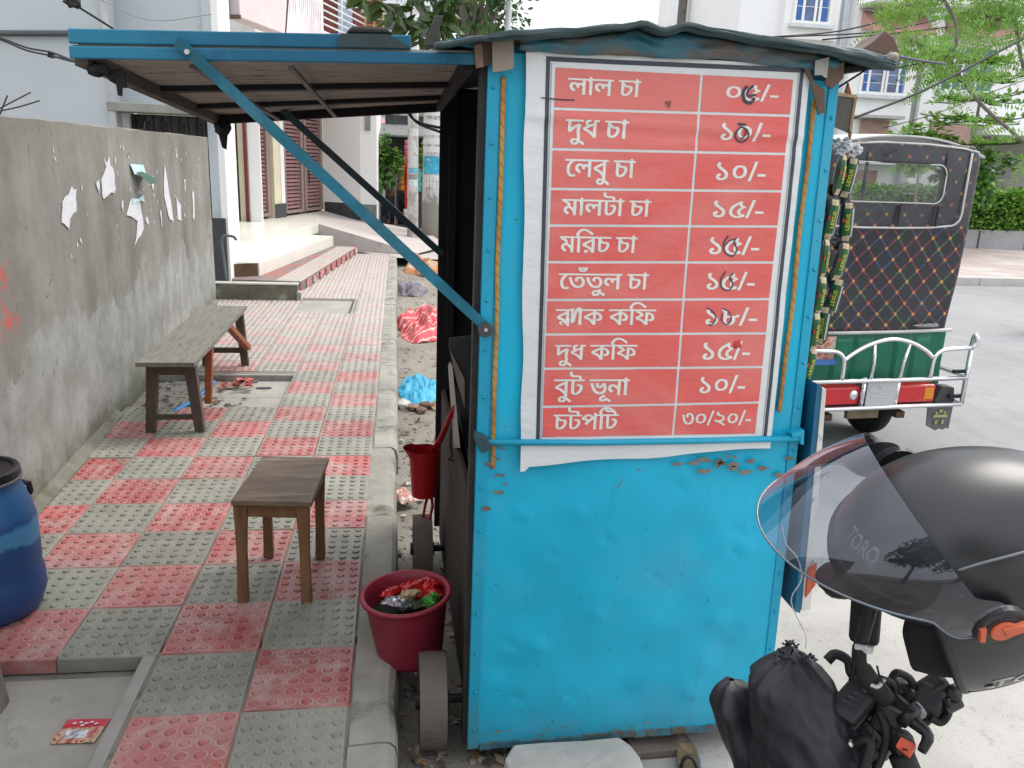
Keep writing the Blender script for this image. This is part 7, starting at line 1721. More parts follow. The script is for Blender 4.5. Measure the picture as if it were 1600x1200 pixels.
# black cloth bag hooked over the bar
bg = thing('cloth_bag', 'black gathered cloth bag hanging over the motorcycle handlebar', 'bag', (0.585, 0.960, 0.746))
km = NT('black_nylon')
km.set(Base_Color=km.ramp(km.noise(5, 6, .6), (.3, (.007, .008, .012)), (.7, (.014, .016, .022))), Roughness=.5)
km.bump(km.math('ADD', km.noise(6, 4, .5, km.mapping((2, 2, 1)), .8), km.math('MULTIPLY', km.noise(300, 2), .03)), .3, .02)
def bagf(u, v):
    # a gathered neck widening downwards with folds; front half only is seen but it is closed all round
    a = 2 * PI * u
    T, Bm = Vector((0.576, 0.980, 0.880)), Vector((0.618, 0.930, 0.562))
    c = lerp(T, Bm, v)
    prof = .003 + .058 * min(1, v * 6.5) ** .5 + .024 * min(1, v * 2.2)
    q = Vector((math.cos(a) * 1.3, math.sin(a) * 1.3, v * 3.2))
    fold = 1 + .20 * noise.noise(q) + .07 * (1 - abs(noise.noise(q * 2.1 + Vector((3, 1, 5)))) * 2.2) * min(1, v * 4) + .05 * math.sin(a * 11 + 3 * noise.noise(q)) * max(0, 1 - v * 5) - .06
    r = prof * fold
    top = max(0, .12 - v) / .12
    return c + Vector((r * math.cos(a) * 1.0, r * math.sin(a) * .75, -.012 * top * (1 + math.cos(a * 2)) * .5))
MB().grid(bagf, 110, 60).build('bag_cloth', km.m, bg, smooth=True, fix=False)
def bag2(u, v):
    a = 2 * PI * u
    T, Bm = Vector((0.506, 1.020, 0.804)), Vector((0.557, 0.970, 0.648))
    c = lerp(T, Bm, v)
    r = (.004 + .038 * min(1, v * 4.5) ** .5) * (1 + .12 * math.sin(a * 5 + 3 * v) + .25 * noise.noise((math.cos(a) * 1.5, math.sin(a) * 1.5, v * 3 + 8)))
    return c + Vector((r * math.cos(a) * 1.05, r * math.sin(a) * .8, 0))
MB().grid(bag2, 60, 30).build('bag_lobe', km.m, bg, smooth=True, fix=False)
fz = MB()
for i in range(110):
    a = random.uniform(0, 2 * PI)
    p = Vector((0.577, 0.980, 0.878)) + Vector((.035 * math.cos(a) * random.random() + .0, .02 * math.sin(a), random.uniform(-.012, .004) - .01 * abs(math.cos(a))))
    fz.tube([p, p + Vector((random.uniform(-.006, .006), random.uniform(-.004, .004), random.uniform(.001, .005)))], .0016, 4)
fz.build('gathered_hem', km.m, bg)

# ------------------------------------------------------------------ helmet hung on the mirror
HC = Vector((.7340, .8963, 1.0640))
hF = Vector((-.97964, .14347, -.14041)).normalized()
hL = Vector((-.09265, -.94362, -.31780))
hL = (hL - hF * hL.dot(hF)).normalized()
hU = hF.cross(hL).normalized()
hF, hU = hF * math.cos(R(9)) - hU * math.sin(R(9)), hU * math.cos(R(9)) + hF * math.sin(R(9))
hel = thing('helmet', 'matt black open-face motorcycle helmet with raised clear visor', 'helmet', HC)
hel.rotation_euler = Matrix((hF, hL, hU)).transposed().to_euler()
HA, HAb, HB, HT, HD = .158, .200, .134, .152, .165
def sstep(x, a, b):
    t = max(0, min(1, (x - a) / (b - a)))
    return t * t * (3 - 2 * t)
def zmin(az):
    d = abs((math.degrees(az) + 180) % 360 - 180)
    return .050 - .205 * sstep(d, 58, 82) + .030 * sstep(d, 95, 150)
def shell(az, z, k=1.0):
    if z >= 0:
        r = max(0, 1 - (z / HT) ** 2.1) ** (1 / 2.1)
    else:
        r = max(0, 1 - (-z / (HD * 1.12)) ** 2.7) ** (1 / 2.7)
    a = HA if math.cos(az) > 0 else HAb
    return Vector((a * math.cos(az) * r * k, HB * math.sin(az) * r * k, z * k))
def hs(u, v):
    az = 2 * PI * u
    zm = zmin(az)
    return shell(az, HT - (HT - zm) * v ** 2.0)
def helmet_mat():
    k = NT('matt_black_shell')
    d = k.ramp(k.noise(55, 5, .7), (.64, 0.0), (.72, .25))
    k.set(Base_Color=k.mix(d, (.013, .014, .016), (.09, .09, .09)), Roughness=.33)
    k.b.inputs['Specular IOR Level'].default_value = .6
    return k.m
m_line = mat('black_lining', (.010, .010, .012), .9, var=.3, bump=.3, bs=120)
sh = MB().grid(hs, 128, 44).build('shell', [m_line, helmet_mat()], hel, local=True, smooth=True, fix=False)
bm = bmesh.new()
bm.from_mesh(sh.data)
bmesh.ops.remove_doubles(bm, verts=bm.verts, dist=1e-5)
bm.to_mesh(sh.data)
bm.free()
md = sh.modifiers.new('solid', 'SOLIDIFY')
md.thickness = .022
md.offset = -1 if (Vector(hs(.1, .5)) - Vector(hs(.1, .4))).cross(Vector(hs(.11, .4)) - Vector(hs(.1, .4))).dot(Vector(hs(.1, .4))) < 0 else 1
md.material_offset = 1
md.material_offset_rim = 0
MB().tube([shell(2 * PI * i / 96, zmin(2 * PI * i / 96), .985) for i in range(97)], .0058, 8).build('edge_trim', mat('edge_rubber', (.016, .016, .018), .5), hel, local=True, smooth=True)
# lower grey band along the rim
def bandf(u, v):
    az = R(75 + 210 * u)
    return shell(az, zmin(az) + .004 + .026 * v * (.4 + .6 * math.sin(u * PI)), 1.004)
MB().grid(bandf, 50, 3).build('rim_band', mat('grey_rim_band', (.13, .135, .14), .4, var=.15), hel, local=True, smooth=True, fix=False)
for s in (1, -1):
    MB().grid(lambda u, v: shell(R(48 + 34 * u) * s, -.15 + .16 * v, .90) * (1 - .10 * math.sin(u * PI) * math.sin(v * PI)), 14, 14).build('cheek_pad', m_line, hel, local=True, smooth=True, fix=False, solid=.03)
MB().grid(lambda u, v: shell(R(-60 + 120 * u), .052 - .02 * v, .90 - .02 * v), 20, 4).build('brow_pad', m_line, hel, local=True, smooth=True, fix=False, solid=.02)
# raised line panels and an emblem on the side
def on_shell(path, r, nm, m, k=1.004):
    MB().tube(smooth_path([shell(R(a), z, k) for a, z in path], 5), r, 6).build(nm, m, hel, local=True, smooth=True)
m_ln = mat('grey_decal_line', (.16, .165, .17), .45)
on_shell([(70, .098), (82, .104), (100, .106), (120, .102), (140, .094)], .0018, 'decal_line', m_ln)
on_shell([(64, .072), (74, .070), (82, .052), (94, .048), (104, .028), (96, .022), (80, .028), (68, .026)], .0009, 'decal_line', M['black_plastic'])
eb = MB()
for a0, z0, a1, z1 in ((74, .030, 76, .050), (84, .030, 86, .050), (75, .040, 86, .040), (76, .050, 90, .051)):
    eb.tube([shell(R(a0 + (a1 - a0) * t), z0 + (z1 - z0) * t, 1.004) for t in (0, .5, 1)], .0016, 5)
eb.build('emblem', mat('dark_emblem', (.006, .006, .008), .3), hel, local=True)
def wrap_text(txt, size, az0, z0, slope, m, flip=1, k=1.006):
    me = latin_mesh(txt, size, m)
    for v in me.vertices:
        az = R(az0) + flip * v.co.x / .15
        v.co = shell(az, z0 + v.co.y + slope * v.co.x, k)
    o = bpy.data.objects.new('lettering', me)
    C.objects.link(o)
    o.parent = hel
    md = o.modifiers.new('solid', 'SOLIDIFY')
    md.thickness = .0006
    return o
wrap_text('TORQ', .036, 108, -.100, .06, mat('white_decal', (.55, .56, .55), .4))
wrap_text('TORQ', .026, 14, .088, 0, mat('grey_decal', (.16, .165, .18), .4))
MB().disc(shell(R(88), -.108, 1.003), .006, shell(R(88), -.108), 14, .001).build('white_dot', bpy.data.materials['white_decal'], hel, local=True)
# visor: swung up about its side pivots
kv = NT('clear_visor')
tr = kv.n('BsdfTransparent', {'Color': (.60, .64, .70)})
gl = kv.n('BsdfGlossy', {'Color': (.9, .92, 1.0), 'Roughness': .03})
df = kv.n('BsdfDiffuse', {'Color': (.35, .37, .42)})
scr = kv.ramp(kv.noise(9, 5, .8, kv.mapping((14, 1, 2), (.4, .2, .6))), (.66, .02), (.70, .25))
m1 = kv.n('MixShader', {0: scr, 1: tr.outputs[0], 2: df.outputs[0]})
lw = kv.n('Fresnel', {'IOR': 1.55})
m2 = kv.n('MixShader', {0: kv.math('MINIMUM', kv.math('MULTIPLY', lw.outputs[0], 1.45), .9), 1: m1.outputs[0], 2: gl.outputs[0]})
kv.t.links.new(m2.outputs[0], kv.t.nodes['Material Output'].inputs['Surface'])
PX, PZ = .014, .046
def vedge(ph, r, th, tongue):
    rad = .030 + r * max(0.0, math.cos(ph * .93)) ** 1.12
    th = R(th + tongue * 40 * sstep(abs(math.degrees(ph)), 78, 97))
    return Vector((PX + rad * math.cos(th), .146 * math.sin(ph), PZ + rad * math.sin(th)))
def visor(u, v, k=1.0):
    ph = R(-97 + 194 * u)
    a, b = vedge(ph, .214, 20.0, -1), vedge(ph, .134, 62.0, 1)
    m = a * (1 - v) + b * v
    out = Vector((m.x - PX, m.y * .6, m.z - PZ)).normalized()
    return m + out * .012 * math.sin(v * PI) * max(0, math.cos(ph * .9))
vz = MB().grid(visor, 90, 24).build('visor', kv.m, hel, local=True, smooth=True, fix=False)
edge_ = [visor(i / 90, 0, 1.0) for i in range(91)]
MB().tube(edge_, .0016, 6).build('visor_edge', mat('visor_edge_plastic', (.10, .13, .16), .2, spec=.7), hel, local=True, smooth=True)
for s in (1, -1):
    c = Vector((PX, s * .146, PZ))
    pv = MB().disc(c, .031, (0, s, 0), 28, .005).build('visor_pivot', mat('pivot_black', (.022, .022, .025), .4) if not bpy.data.materials.get('pivot_black') else bpy.data.materials['pivot_black'], hel, local=True)
    MB().disc(c + Vector((0, s * .004, 0)), .021, (0, s, 0), 24, .002).build('pivot_ring', M['black_plastic'], pv, local=True)
    MB().disc(c + Vector((0, s * .006, 0)), .0150, (0, s, 0), 24, .003).build('pivot_knob', mat('orange_knob', (.60, .12, .05), .35) if not bpy.data.materials.get('orange_knob') else bpy.data.materials['orange_knob'], pv, local=True)
    MB().hexa([c + Vector((-.030, s * .005, -.004)), c + Vector((-.004, s * .005, -.010)), c + Vector((.002, s * .005, .010)), c + Vector((-.028, s * .005, .010)), c + Vector((-.028, s * .011, -.002)), c + Vector((-.004, s * .011, -.008)), c + Vector((.002, s * .011, .008)), c + Vector((-.026, s * .011, .008))]).build('pivot_lever', bpy.data.materials['orange_knob'], pv, local=True)
    MB().hexa([c + Vector((.020, s * .004, -.012)), c + Vector((.027, s * .004, -.010)), c + Vector((.027, s * .004, .010)), c + Vector((.020, s * .004, .012)), c + Vector((.020, s * .009, -.012)), c + Vector((.026, s * .009, -.010)), c + Vector((.026, s * .009, .010)), c + Vector((.020, s * .009, .012))]).build('pivot_tab', bpy.data.materials['orange_knob'], pv, local=True)
tag(MB().tube(smooth_path([(1.032, 1.900, 0.633), (1.050, 1.900, 0.580), (1.089, 1.900, 0.536), (1.110, 1.900, 0.471), (1.089, 1.900, 0.403), (1.176, 1.950, 0.266), (1.184, 1.950, 0.219)], 6), .0016, 5).build('string', mat('pale_string', (.45, .45, .44), .6), None, smooth=True), 'thin pale string dangling from the folded cart shutter', 'string')

# ------------------------------------------------------------------ foliage helper
def leaf_mat(name, a, b, rough=.5):
    k = NT(name)
    c = k.ramp(k.noise(2.2, 4, .6), (.3, a), (.7, b))
    c = k.mix(k.ramp(k.noise(17, 3, .6), (.4, 0.0), (.62, .7)), c, sc(b, 1.5))
    k.set(Base_Color=c, Roughness=rough)
    tr_ = k.n('BsdfTranslucent', {'Color': c})
    mx = k.n('MixShader', {0: .3, 1: k.b.outputs[0], 2: tr_.outputs[0]})
    k.t.links.new(mx.outputs[0], k.t.nodes['Material Output'].inputs['Surface'])
    return k.m
m_leaf = leaf_mat('mid_green_leaf', (.025, .075, .018), (.065, .15, .035))
m_leafy = leaf_mat('yellow_green_leaf', (.07, .16, .02), (.17, .29, .04))
m_leafd = leaf_mat('dark_green_leaf', (.012, .035, .010), (.035, .075, .022))
m_hg, m_hg2 = leaf_mat('hedge_leaf', (.16, .34, .045), (.27, .46, .08)), leaf_mat('hedge_leaf_deep', (.09, .23, .03), (.17, .34, .055))
m_trunk = mat('grey_bark', (.17, .15, .125), .9, var=.35, vs=6, bump=.5, stretch=(3, 3, .6))
def leaf(mb, p, d, s, w=.42, rr=random):
    """one pointed leaf: four corners and a fold"""
    d = d.normalized()
    up = Vector((rr.uniform(-.5, .5), rr.uniform(-.5, .5), 1))
    sd = d.cross(up)
    if sd.length < 1e-3:
        sd = d.cross(Vector((1, 0, 0)))
    sd = sd.normalized() * s * w
    n = sd.cross(d).normalized()
    m = p + d * s * .5
    mb.add([p, m + sd - n * s * .06, p + d * s - n * s * .1, m - sd - n * s * .06], [(0, 1, 2, 3)])
def crown(c, rad, n, size, seed, mats, gap=.0, clump=9, down=.25):
    rr = random.Random(seed)
    mb = MB()
    cl = []
    for i in range(clump * 4):
        v = Vector((rr.gauss(0, 1), rr.gauss(0, 1), rr.gauss(0, 1))).normalized() * rr.random() ** .45
        cl.append((Vector((v.x * rad[0], v.y * rad[1], v.z * rad[2])), rr.uniform(.16, .34)))
    for i in range(n):
        q, r = cl[rr.randrange(len(cl))]
        v = Vector((rr.gauss(0, 1), rr.gauss(0, 1), rr.gauss(0, 1))) * .55
        p = q + Vector((v.x * rad[0] * r, v.y * rad[1] * r, v.z * rad[2] * r))
        d = (p.normalized() + Vector((rr.uniform(-1, 1), rr.uniform(-1, 1), rr.uniform(-1, .5) - down)))
        mb.cur = rr.randrange(len(mats))
        leaf(mb, Vector(c) + p, d, size * rr.uniform(.6, 1.3), .42, rr)
    return mb
def tree(name, label, base, crown_c, rad, n, size, seed, mats, tr=.12, group=None, cat='tree', limbs=5):
    t = thing(name, label, cat, base, 0, group)
    rr = random.Random(seed + 50)
    mb = MB()
    b, cc = Vector(base), Vector(crown_c)
    top = cc + Vector((0, 0, rad[2] * .2))
    mb.tube(smooth_path([b, lerp(b, top, .4) + Vector((rr.uniform(-.1, .1), 0, 0)) * tr * 8, top], 5), [tr * (1 - .055 * i) for i in range(11)], 8)
    mb.build('trunk', m_trunk, t, smooth=True)
    mb = MB()
    for i in range(limbs):
        s = lerp(b, top, rr.uniform(.45, .85))
        v = Vector((rr.uniform(-1, 1) * rad[0], rr.uniform(-1, 1) * rad[1], rr.uniform(-.1, .8) * rad[2])) * .8
        mb.tube(smooth_path([s, lerp(s, cc + v, .5) + Vector((0, 0, .1 * rad[2])), cc + v], 4), [tr * .45 * (1 - .09 * j) for j in range(9)], 6)
    mb.build('limbs', m_trunk, t, smooth=True)
    crown(crown_c, rad, n, size, seed, mats).build('crown', mats, t, fix=False)
    return t

# ------------------------------------------------------------------ corner building on the left
cb = thing('corner_building', 'pale grey and white corner building with maroon shutters and white steps', 'building', (-2.4, 11, 0))
MB().box(-14, 9.6, -.1, -2.985, 9.85, 9.5).build('side_wall', M['grey_wall'], cb)
MB().box(-3.02, 9.9, 1.945, -2.10, 10.1, 9.5).build('side_wall', M['grey_wall'], cb)
MB().box(-3.02, 9.9, -.1, -2.93, 10.1, 1.943).build('side_wall', M['white_wall'], cb)
MB().box(-2.93, 9.9, -.1, -2.125, 10.1, 1.25).build('side_wall', M['grey_wall'], cb)
MB().box(-2.10, 9.88, -.1, -2.0, 10.2, 9.5).build('pilaster', M['grey_wall'], cb)
MB().box(-2.0, 9.88, .05, -1.93, 10.55, 9.5).build('pilaster', M['white_wall'], cb)  # pillar's right face white: its stronger light is put into the colour
MB().box(-2.135, 9.84, .04, -1.955, 9.879, .82).build('black_dado', M['dark_paint'], cb)
MB().tube([(-2.985, 9.55, 0), (-2.985, 9.55, 9.5)], .035, 10).build('drain_pipe', mat('white_pipe', (.62, .64, .65), .5), cb, smooth=True)
MB().box(-3.03, 9.5, 1.925, -2.075, 9.898, 2.02).build('sunshade_slab', mat('grey_slab', (.27, .27, .24), .85, var=.25, vs=4, dirt=(.17, .17, .13), cover=.4, ds=4), cb, bevel=.01)
MB().box(-2.93, 9.98, 1.25, -2.125, 10.0, 1.925).build('dark_window', mat('dark_window_glass', (.012, .011, .013), .25), cb)
gr = MB()
for i in range(9):
    x = -2.9 + i * .093
    gr.box(x, 9.93, 1.25, x + .012, 9.94, 1.92)
for i in range(4):
    cx = -2.80 + i * .19
    for r in (.05, .03):
        gr.tube([(cx + r * math.cos(a), 9.925, 1.79 + r * 1.2 * math.sin(a)) for a in [j * PI / 6 for j in range(13)]], .005, 4)
    gr.tube([(cx - .05, 9.925, 1.86), (cx, 9.925, 1.79), (cx + .05, 9.925, 1.86)], .005, 4)
    gr.tube([(cx - .05, 9.925, 1.70), (cx, 9.925, 1.79), (cx + .05, 9.925, 1.70)], .005, 4)
gr.build('window_grille', mat('dull_bronze_grille', (.06, .05, .042), .6, var=.3), cb)
tag(MB().tube([(-5.548, 9.540, 2.548), (-4.005, 9.540, 2.631), (-2.943, 9.540, 2.689)], .03, 8).build('conduit_pipe', mat('dark_conduit', (.08, .08, .085), .6), None, smooth=True), 'dark straight pipe fixed level along the pale grey side wall', 'pipe')
# low mossy wall and tap corner beside the steps
lw = thing('low_wall', 'low mossy concrete upstand between the wall end and the steps', 'wall', (-1.5, 9.2, 0))
MB().box(-1.98, 9.16, -.05, -1.09, 9.26, .165).build('upstand', mat('mossy_concrete', (.13, .13, .095), .95, var=.5, vs=6, bump=.5, dirt=(.33, .32, .28), cover=.42, ds=6), lw, bevel=.012)
MB().box(-1.985, 9.15, .166, -1.085, 9.27, .185).build('coping', M['pale_concrete'], lw, bevel=.006)
MB().rbox((-1.085, 9.2, .02), (.05, .12, .16), (.1, 0, .2)).build('end_fillet', M['concrete'], lw, bevel=.01)
tag(MB().tube(smooth_path([(-1.90, 9.5, .12), (-1.93, 9.55, .35), (-1.95, 9.6, .62), (-1.84, 9.62, .64), (-1.80, 9.62, .60)], 4), .016, 8).build('water_pipe', mat('grey_green_pipe', (.09, .11, .10), .6, var=.4, vs=9, dirt=(.03, .30, .12), cover=.3, ds=4), None, smooth=True), 'thin upright water pipe in front of the black dado by the steps', 'pipe')

# steps and porch
sp = thing('entrance_steps', 'white and red tiled steps rising to the shuttered shopfront', 'steps', (-1.6, 11.5, 0))
MB().prism([(-1.123, 9.82, -.05), (-.665, 14.0, -.05), (-2.5, 14.4, -.05), (-2.2, 9.95, -.05)], (0, 0, .165)).build('lower_step', mat('grey_red_step', (.20, .17, .155), .85, var=.3, vs=7, bump=.3, dirt=(.34, .13, .11), cover=.5, ds=3.2), sp, bevel=.008)
MB().prism([(-1.655, 10.22, .11), (-1.06, 14.02, .11), (-2.5, 14.4, .11), (-2.6, 10.35, .11)], (0, 0, .165)).build('middle_step', M['white_tile'], sp, bevel=.006)
MB().prism([(-2.085, 10.54, .27), (-1.345, 14.55, .27), (-1.75, 17.5, .27), (-3.4, 15.5, .27), (-3.2, 10.56, .27)], (0, 0, .155)).build('porch_floor', M['white_tile'], sp, bevel=.006)
MB().prism([(-2.18, 9.948, .0), (-1.675, 10.212, .0), (-1.675, 10.212, .272), (-2.18, 9.948, .272)], (-.02, -.012, 0)).build('stained_side', mat('brown_stained_render', (.11, .065, .04), .9, var=.4, vs=5), sp)
ux = Vector((.1095, .994, 0))
for i in range(13):
    for j, tcol in ((0, 1 if i % 2 else 0), ):
        p = Vector((-1.123, 9.82, 0)) + ux * (.17 + i * .306) + Vector((-.994, .1095, 0)) * .16
        o = bpy.data.objects.new('tile', tiles[1 if i % 3 else 0][i % 3])
        C.objects.link(o)
        o.parent = sp
        o.location = p - sp.location + Vector((0, 0, .1185))
        o.rotation_euler = (0, 0, -R(6.3))
rw = MB()
for i in range(10):
    p = Vector((-1.117, 9.82, 0)) + ux * (.25 + i * .40)
    rw.hexa([p + Vector((.0, 0, .015)), p + Vector((.012, 0, .015)), p + ux * .24 + Vector((.012, 0, .015)), p + ux * .24 + Vector((0, 0, .015)), p + Vector((.0, 0, .10)), p + Vector((.012, 0, .10)), p + ux * .24 + Vector((.012, 0, .10)), p + ux * .24 + Vector((0, 0, .10))])
rw.build('riser_tiles', mat('faded_red_riser', (.40, .14, .13), .8, var=.4, vs=5, dirt=(.5, .46, .43), cover=.5, ds=6), sp)['kind'] = 'stuff'
MB().prism([(-.86, 12.2, .0), (-.83, 12.5, .0), (-1.0, 12.52, .0), (-1.03, 12.22, .0)], (0, 0, .10)).build('tile_block', mat('red_block', (.36, .10, .09), .8, var=.4, vs=9, dirt=(.5, .44, .40), cover=.45, ds=9), sp)
rp_ = MB().add([(-1.345, 14.56, .425), (.35, 14.15, .004), (.9, 15.5, .004), (.7, 18.4, .02), (-.45, 18.1, .22), (-1.5, 18.3, .43), (-1.75, 17.4, .43)], [(0, 1, 2, 3, 4, 5, 6)])
rp_.add([(-1.345, 14.555, .425), (.35, 14.145, .004), (.35, 14.145, -.05), (-1.345, 14.555, -.05)], [(0, 1, 2, 3)])
tag(rp_.build('ramp', mat('dusty_ramp', (.47, .42, .40), .9, var=.12, vs=2, dirt=(.36, .33, .31), cover=.45, ds=2), None), kind='structure')
tag(MB().add([(-.14, 13.6, -.01), (2.0, 13.6, -.06), (3.2, 70, -.01), (-8, 70, -.01), (-2.5, 17, -.01)], [(0, 1, 2, 3, 4)]).build('far_footway', mat('dusty_footway', (.44, .40, .375), .9, var=.18, vs=1.2, dirt=(.33, .30, .28), cover=.45, ds=1), None), kind='structure')
# inner wall, gate, jamb
MB().box(-4.2, 14.62, .3, -2.45, 14.8, 9.5).build('inner_wall', M['cream'], cb)
MB().box(-2.475, 14.60, .42, -2.28, 14.68, 9.5).build('inner_pier', M['white_wall'], cb)
MB().tube([(-2.52, 14.58, .25), (-2.515, 14.58, 3.2)], .028, 8).build('maroon_pipe', mat('maroon_pipe_paint', (.16, .02, .03), .5), cb, smooth=True)
gt = thing('iron_gate', 'black iron bar gate standing open at the porch, tied with green twine', 'gate', (-2.1, 11.2, .45))
ga, gb_ = Vector((-2.085, 10.85, 0)), Vector((-2.225, 12.0, 0))
for i in range(8):
    p = lerp(ga, gb_, i / 7)
    MB().tube([p + Vector((0, 0, .47)), p + Vector((0, 0, 2.15))], .008 if 0 < i < 7 else .016, 6).build('bar', M['black_metal'], gt)
for z in (.50, .85, 1.25, 1.6, 1.95):
    MB().bar(ga + Vector((0, 0, z)), gb_ + Vector((0, 0, z)), .016, .012).build('cross_bar', M['black_metal'], gt)
for z0, z1, cc_, nm in ((1.62, 1.90, (.02, .45, .10), 'bright green net twine tied high on the black gate'), (1.28, 1.58, (.03, .36, .32), 'blue-green net twine tied low on the black gate')):
    mb = MB()
    rr = random.Random(int(z0 * 100))
    for i in range(14):
        y0, y1 = rr.uniform(.25, .75), rr.uniform(.25, .75)
        p, q = lerp(ga, gb_, y0) + Vector((.02, 0, z0 + rr.uniform(0, .03))), lerp(ga, gb_, y1) + Vector((.02, 0, z1 - rr.uniform(0, .03)))
        mb.tube(smooth_path([p, lerp(p, q, .5) + Vector((rr.uniform(0, .03), rr.uniform(-.1, .1), 0)), q], 3), .010, 4)
    tag(mb.build('net_twine', mat('twine_' + ('green' if z0 > 1.5 else 'teal'), cc_, .6, var=.3), None), nm, 'twine')
# shutters on the angled front
S0, S1 = Vector((-2.44, 14.9, 0)), Vector((-1.54, 18.1, 0))
sd_ = (S1 - S0).normalized()
sn_ = Vector((sd_.y, -sd_.x, 0))
def fb_(s0, s1, z0, z1, d0, d1):
    a, b = S0 + sd_ * s0, S0 + sd_ * s1
    q = [a + sn_ * d0, b + sn_ * d0, b + sn_ * d1, a + sn_ * d1]
    return MB().hexa([p + Vector((0, 0, z0)) for p in q] + [p + Vector((0, 0, z1)) for p in q])
fb_(-.35, 3.35, .3, 2.9, -.3, -.12).build('dark_recess', mat('dark_opening', (.03, .01, .012), .8), cb)
fb_(-.35, 3.35, 2.85, 9.5, -.3, .05).build('front_wall', M['white_wall'], cb)
fb_(.70, .985, .42, 2.9, -.12, .05).build('front_pier', M['cream'], cb)
fb_(.99, 1.15, .42, 2.9, -.12, .06).build('front_pier', M['white_wall'], cb)
fb_(.69, 1.16, .42, .68, .062, .072).build('skirting', M['dark_paint'], cb)
m_frm = mat('shutter_frame_paint', (.27, .20, .17), .55, var=.2, vs=5)
slat_me = {}
for s0, s1 in ((-.2, .64), (1.26, 2.22), (2.28, 3.28)):
    fr2 = fb_(s0, s0 + .11, .47, 2.9, -.10, .0)
    b0 = fb_(s1 - .11, s1, .47, 2.9, -.10, .0)
    fr2.add(b0.v, b0.f)
    b0 = fb_(s0 + .11, s1 - .11, .47, .53, -.09, -.005)
    fr2.add(b0.v, b0.f)
    for q in (s0 + .05, s1 - .08):
        b0 = fb_(q, q + .025, .40, .47, -.06, -.03)
        fr2.add(b0.v, b0.f)
    sf = fr2.build('shutter', m_frm, cb)
    key = round(s1 - s0, 2)
    w = s1 - s0 - .23
    if key not in slat_me:
        slat_me[key] = MB().hexa([(0, -.03, 0), (w, -.03, 0), (w, -.012, 0), (0, -.012, 0), (0, -.008, .05), (w, -.008, .05), (w, .006, .05), (0, .006, .05)]).mesh('slat', M['maroon'])
    nsl = 33
    for i in range(nsl):
        o = bpy.data.objects.new('slat', slat_me[key])
        C.objects.link(o)
        o.parent = sf
        o.location = S0 + sd_ * (s0 + .115) + sn_ * -.055 + Vector((0, 0, .56 + i * .0705)) - cb.location
        o.rotation_euler = (0, 0, math.atan2(sd_.y, sd_.x))
    MB().bar(S0 + sd_ * (s0 + .2) + sn_ * .01 + Vector((0, 0, 1.0)), S0 + sd_ * (s0 + .2) + sn_ * .01 + Vector((0, 0, 1.25)), .03, .02).build('lock_bar', M['black_metal'], cb) if s0 > 1.3 else None
# white corner block
Cp, Dp, Ep = Vector((-1.54, 18.12, 0)), Vector((-.765, 17.75, 0)), Vector((-.43, 17.72, 0))
MB().prism([(Cp.x, Cp.y, .2), (Dp.x, Dp.y, .2), (Ep.x, Ep.y, .2), (-.40, 21.0, .2), (-1.6, 21.0, .2)], (0, 0, 3.4)).build('corner_block', M['white_wall'], cb)
MB().prism([(Cp.x, Cp.y - .008, .2), (Dp.x, Dp.y - .008, .2), (Dp.x, Dp.y - .002, .2), (Cp.x, Cp.y - .002, .2)], (0, 0, .42)).build('skirting', M['dark_paint'], cb)
MB().prism([(Dp.x + .003, Dp.y - .008, .15), (Ep.x, Ep.y - .008, .15), (Ep.x, Ep.y - .002, .15), (Dp.x + .003, Dp.y - .002, .15)], (0, 0, .46)).build('skirting', mat('grey_skirting', (.19, .19, .185), .8), cb)
MB().box(-.66, 17.68, 2.10, -.55, 17.75, 2.62).build('slot_window', mat('slot_shade', (.22, .22, .22), .7), cb)
# fascia sign box
sg = thing('sign_box', 'large pale pink shop sign box with worn white lettering', 'sign', (-1.7, 13, 3.2))
MB().hexa([(-2.30, 12.0, 3.27), (-2.05, 11.95, 3.27), (-1.22, 14.75, 3.27), (-1.47, 14.8, 3.27), (-2.30, 12.0, 4.9), (-2.05, 11.95, 4.9), (-1.22, 14.75, 4.9), (-1.47, 14.8, 4.9)]).build('box_body', mat('sign_face', (.74, .62, .63), .4, var=.06, vs=1.5, dirt=(.80, .76, .76), cover=.5, ds=1.4), sg, bevel=.01)
MB().hexa([(-2.31, 11.99, 3.25), (-2.04, 11.93, 3.25), (-2.04, 11.97, 3.25), (-2.31, 12.03, 3.25), (-2.31, 11.99, 3.30), (-2.04, 11.93, 3.30), (-2.04, 11.97, 3.30), (-2.31, 12.03, 3.30)]).build('rusty_rim', mat('rusty_rim', (.16, .10, .07), .8), sg)
MB().box(-2.19, 11.93, 3.3, -2.17, 11.99, 4.9).build('end_seam', mat('seam_grey', (.25, .27, .28), .6), sg)
wd = (Vector((-1.22, 14.75, 0)) - Vector((-2.05, 11.95, 0))).normalized()
wn_ = Vector((wd.y, -wd.x, 0))
mb = MB()
rr = random.Random(17)
for i in range(26):
    t = .9 + i * .078
    p = Vector((-2.05, 11.95, 0)) + wd * t + wn_ * .006
    L = rr.uniform(.18, .42) * (1.4 if i > 16 else 1)
    w = rr.uniform(.012, .03)
    z = 3.98 + rr.uniform(-.04, .05)
    mb.add([p + wd * -w + Vector((0, 0, z)), p + wd * w + Vector((0, 0, z)), p + wd * w * .25 + Vector((0, 0, z - L)), p - wd * w * .25 + Vector((0, 0, z - L))], [(0, 1, 2, 3)])
mb.add([Vector((-2.05, 11.95, 3.93)) + wd * .85 + wn_ * .006, Vector((-2.05, 11.95, 3.93)) + wd * 2.85 + wn_ * .006, Vector((-2.05, 11.95, 4.02)) + wd * 2.85 + wn_ * .006, Vector((-2.05, 11.95, 4.02)) + wd * .85 + wn_ * .006], [(0, 1, 2, 3)])
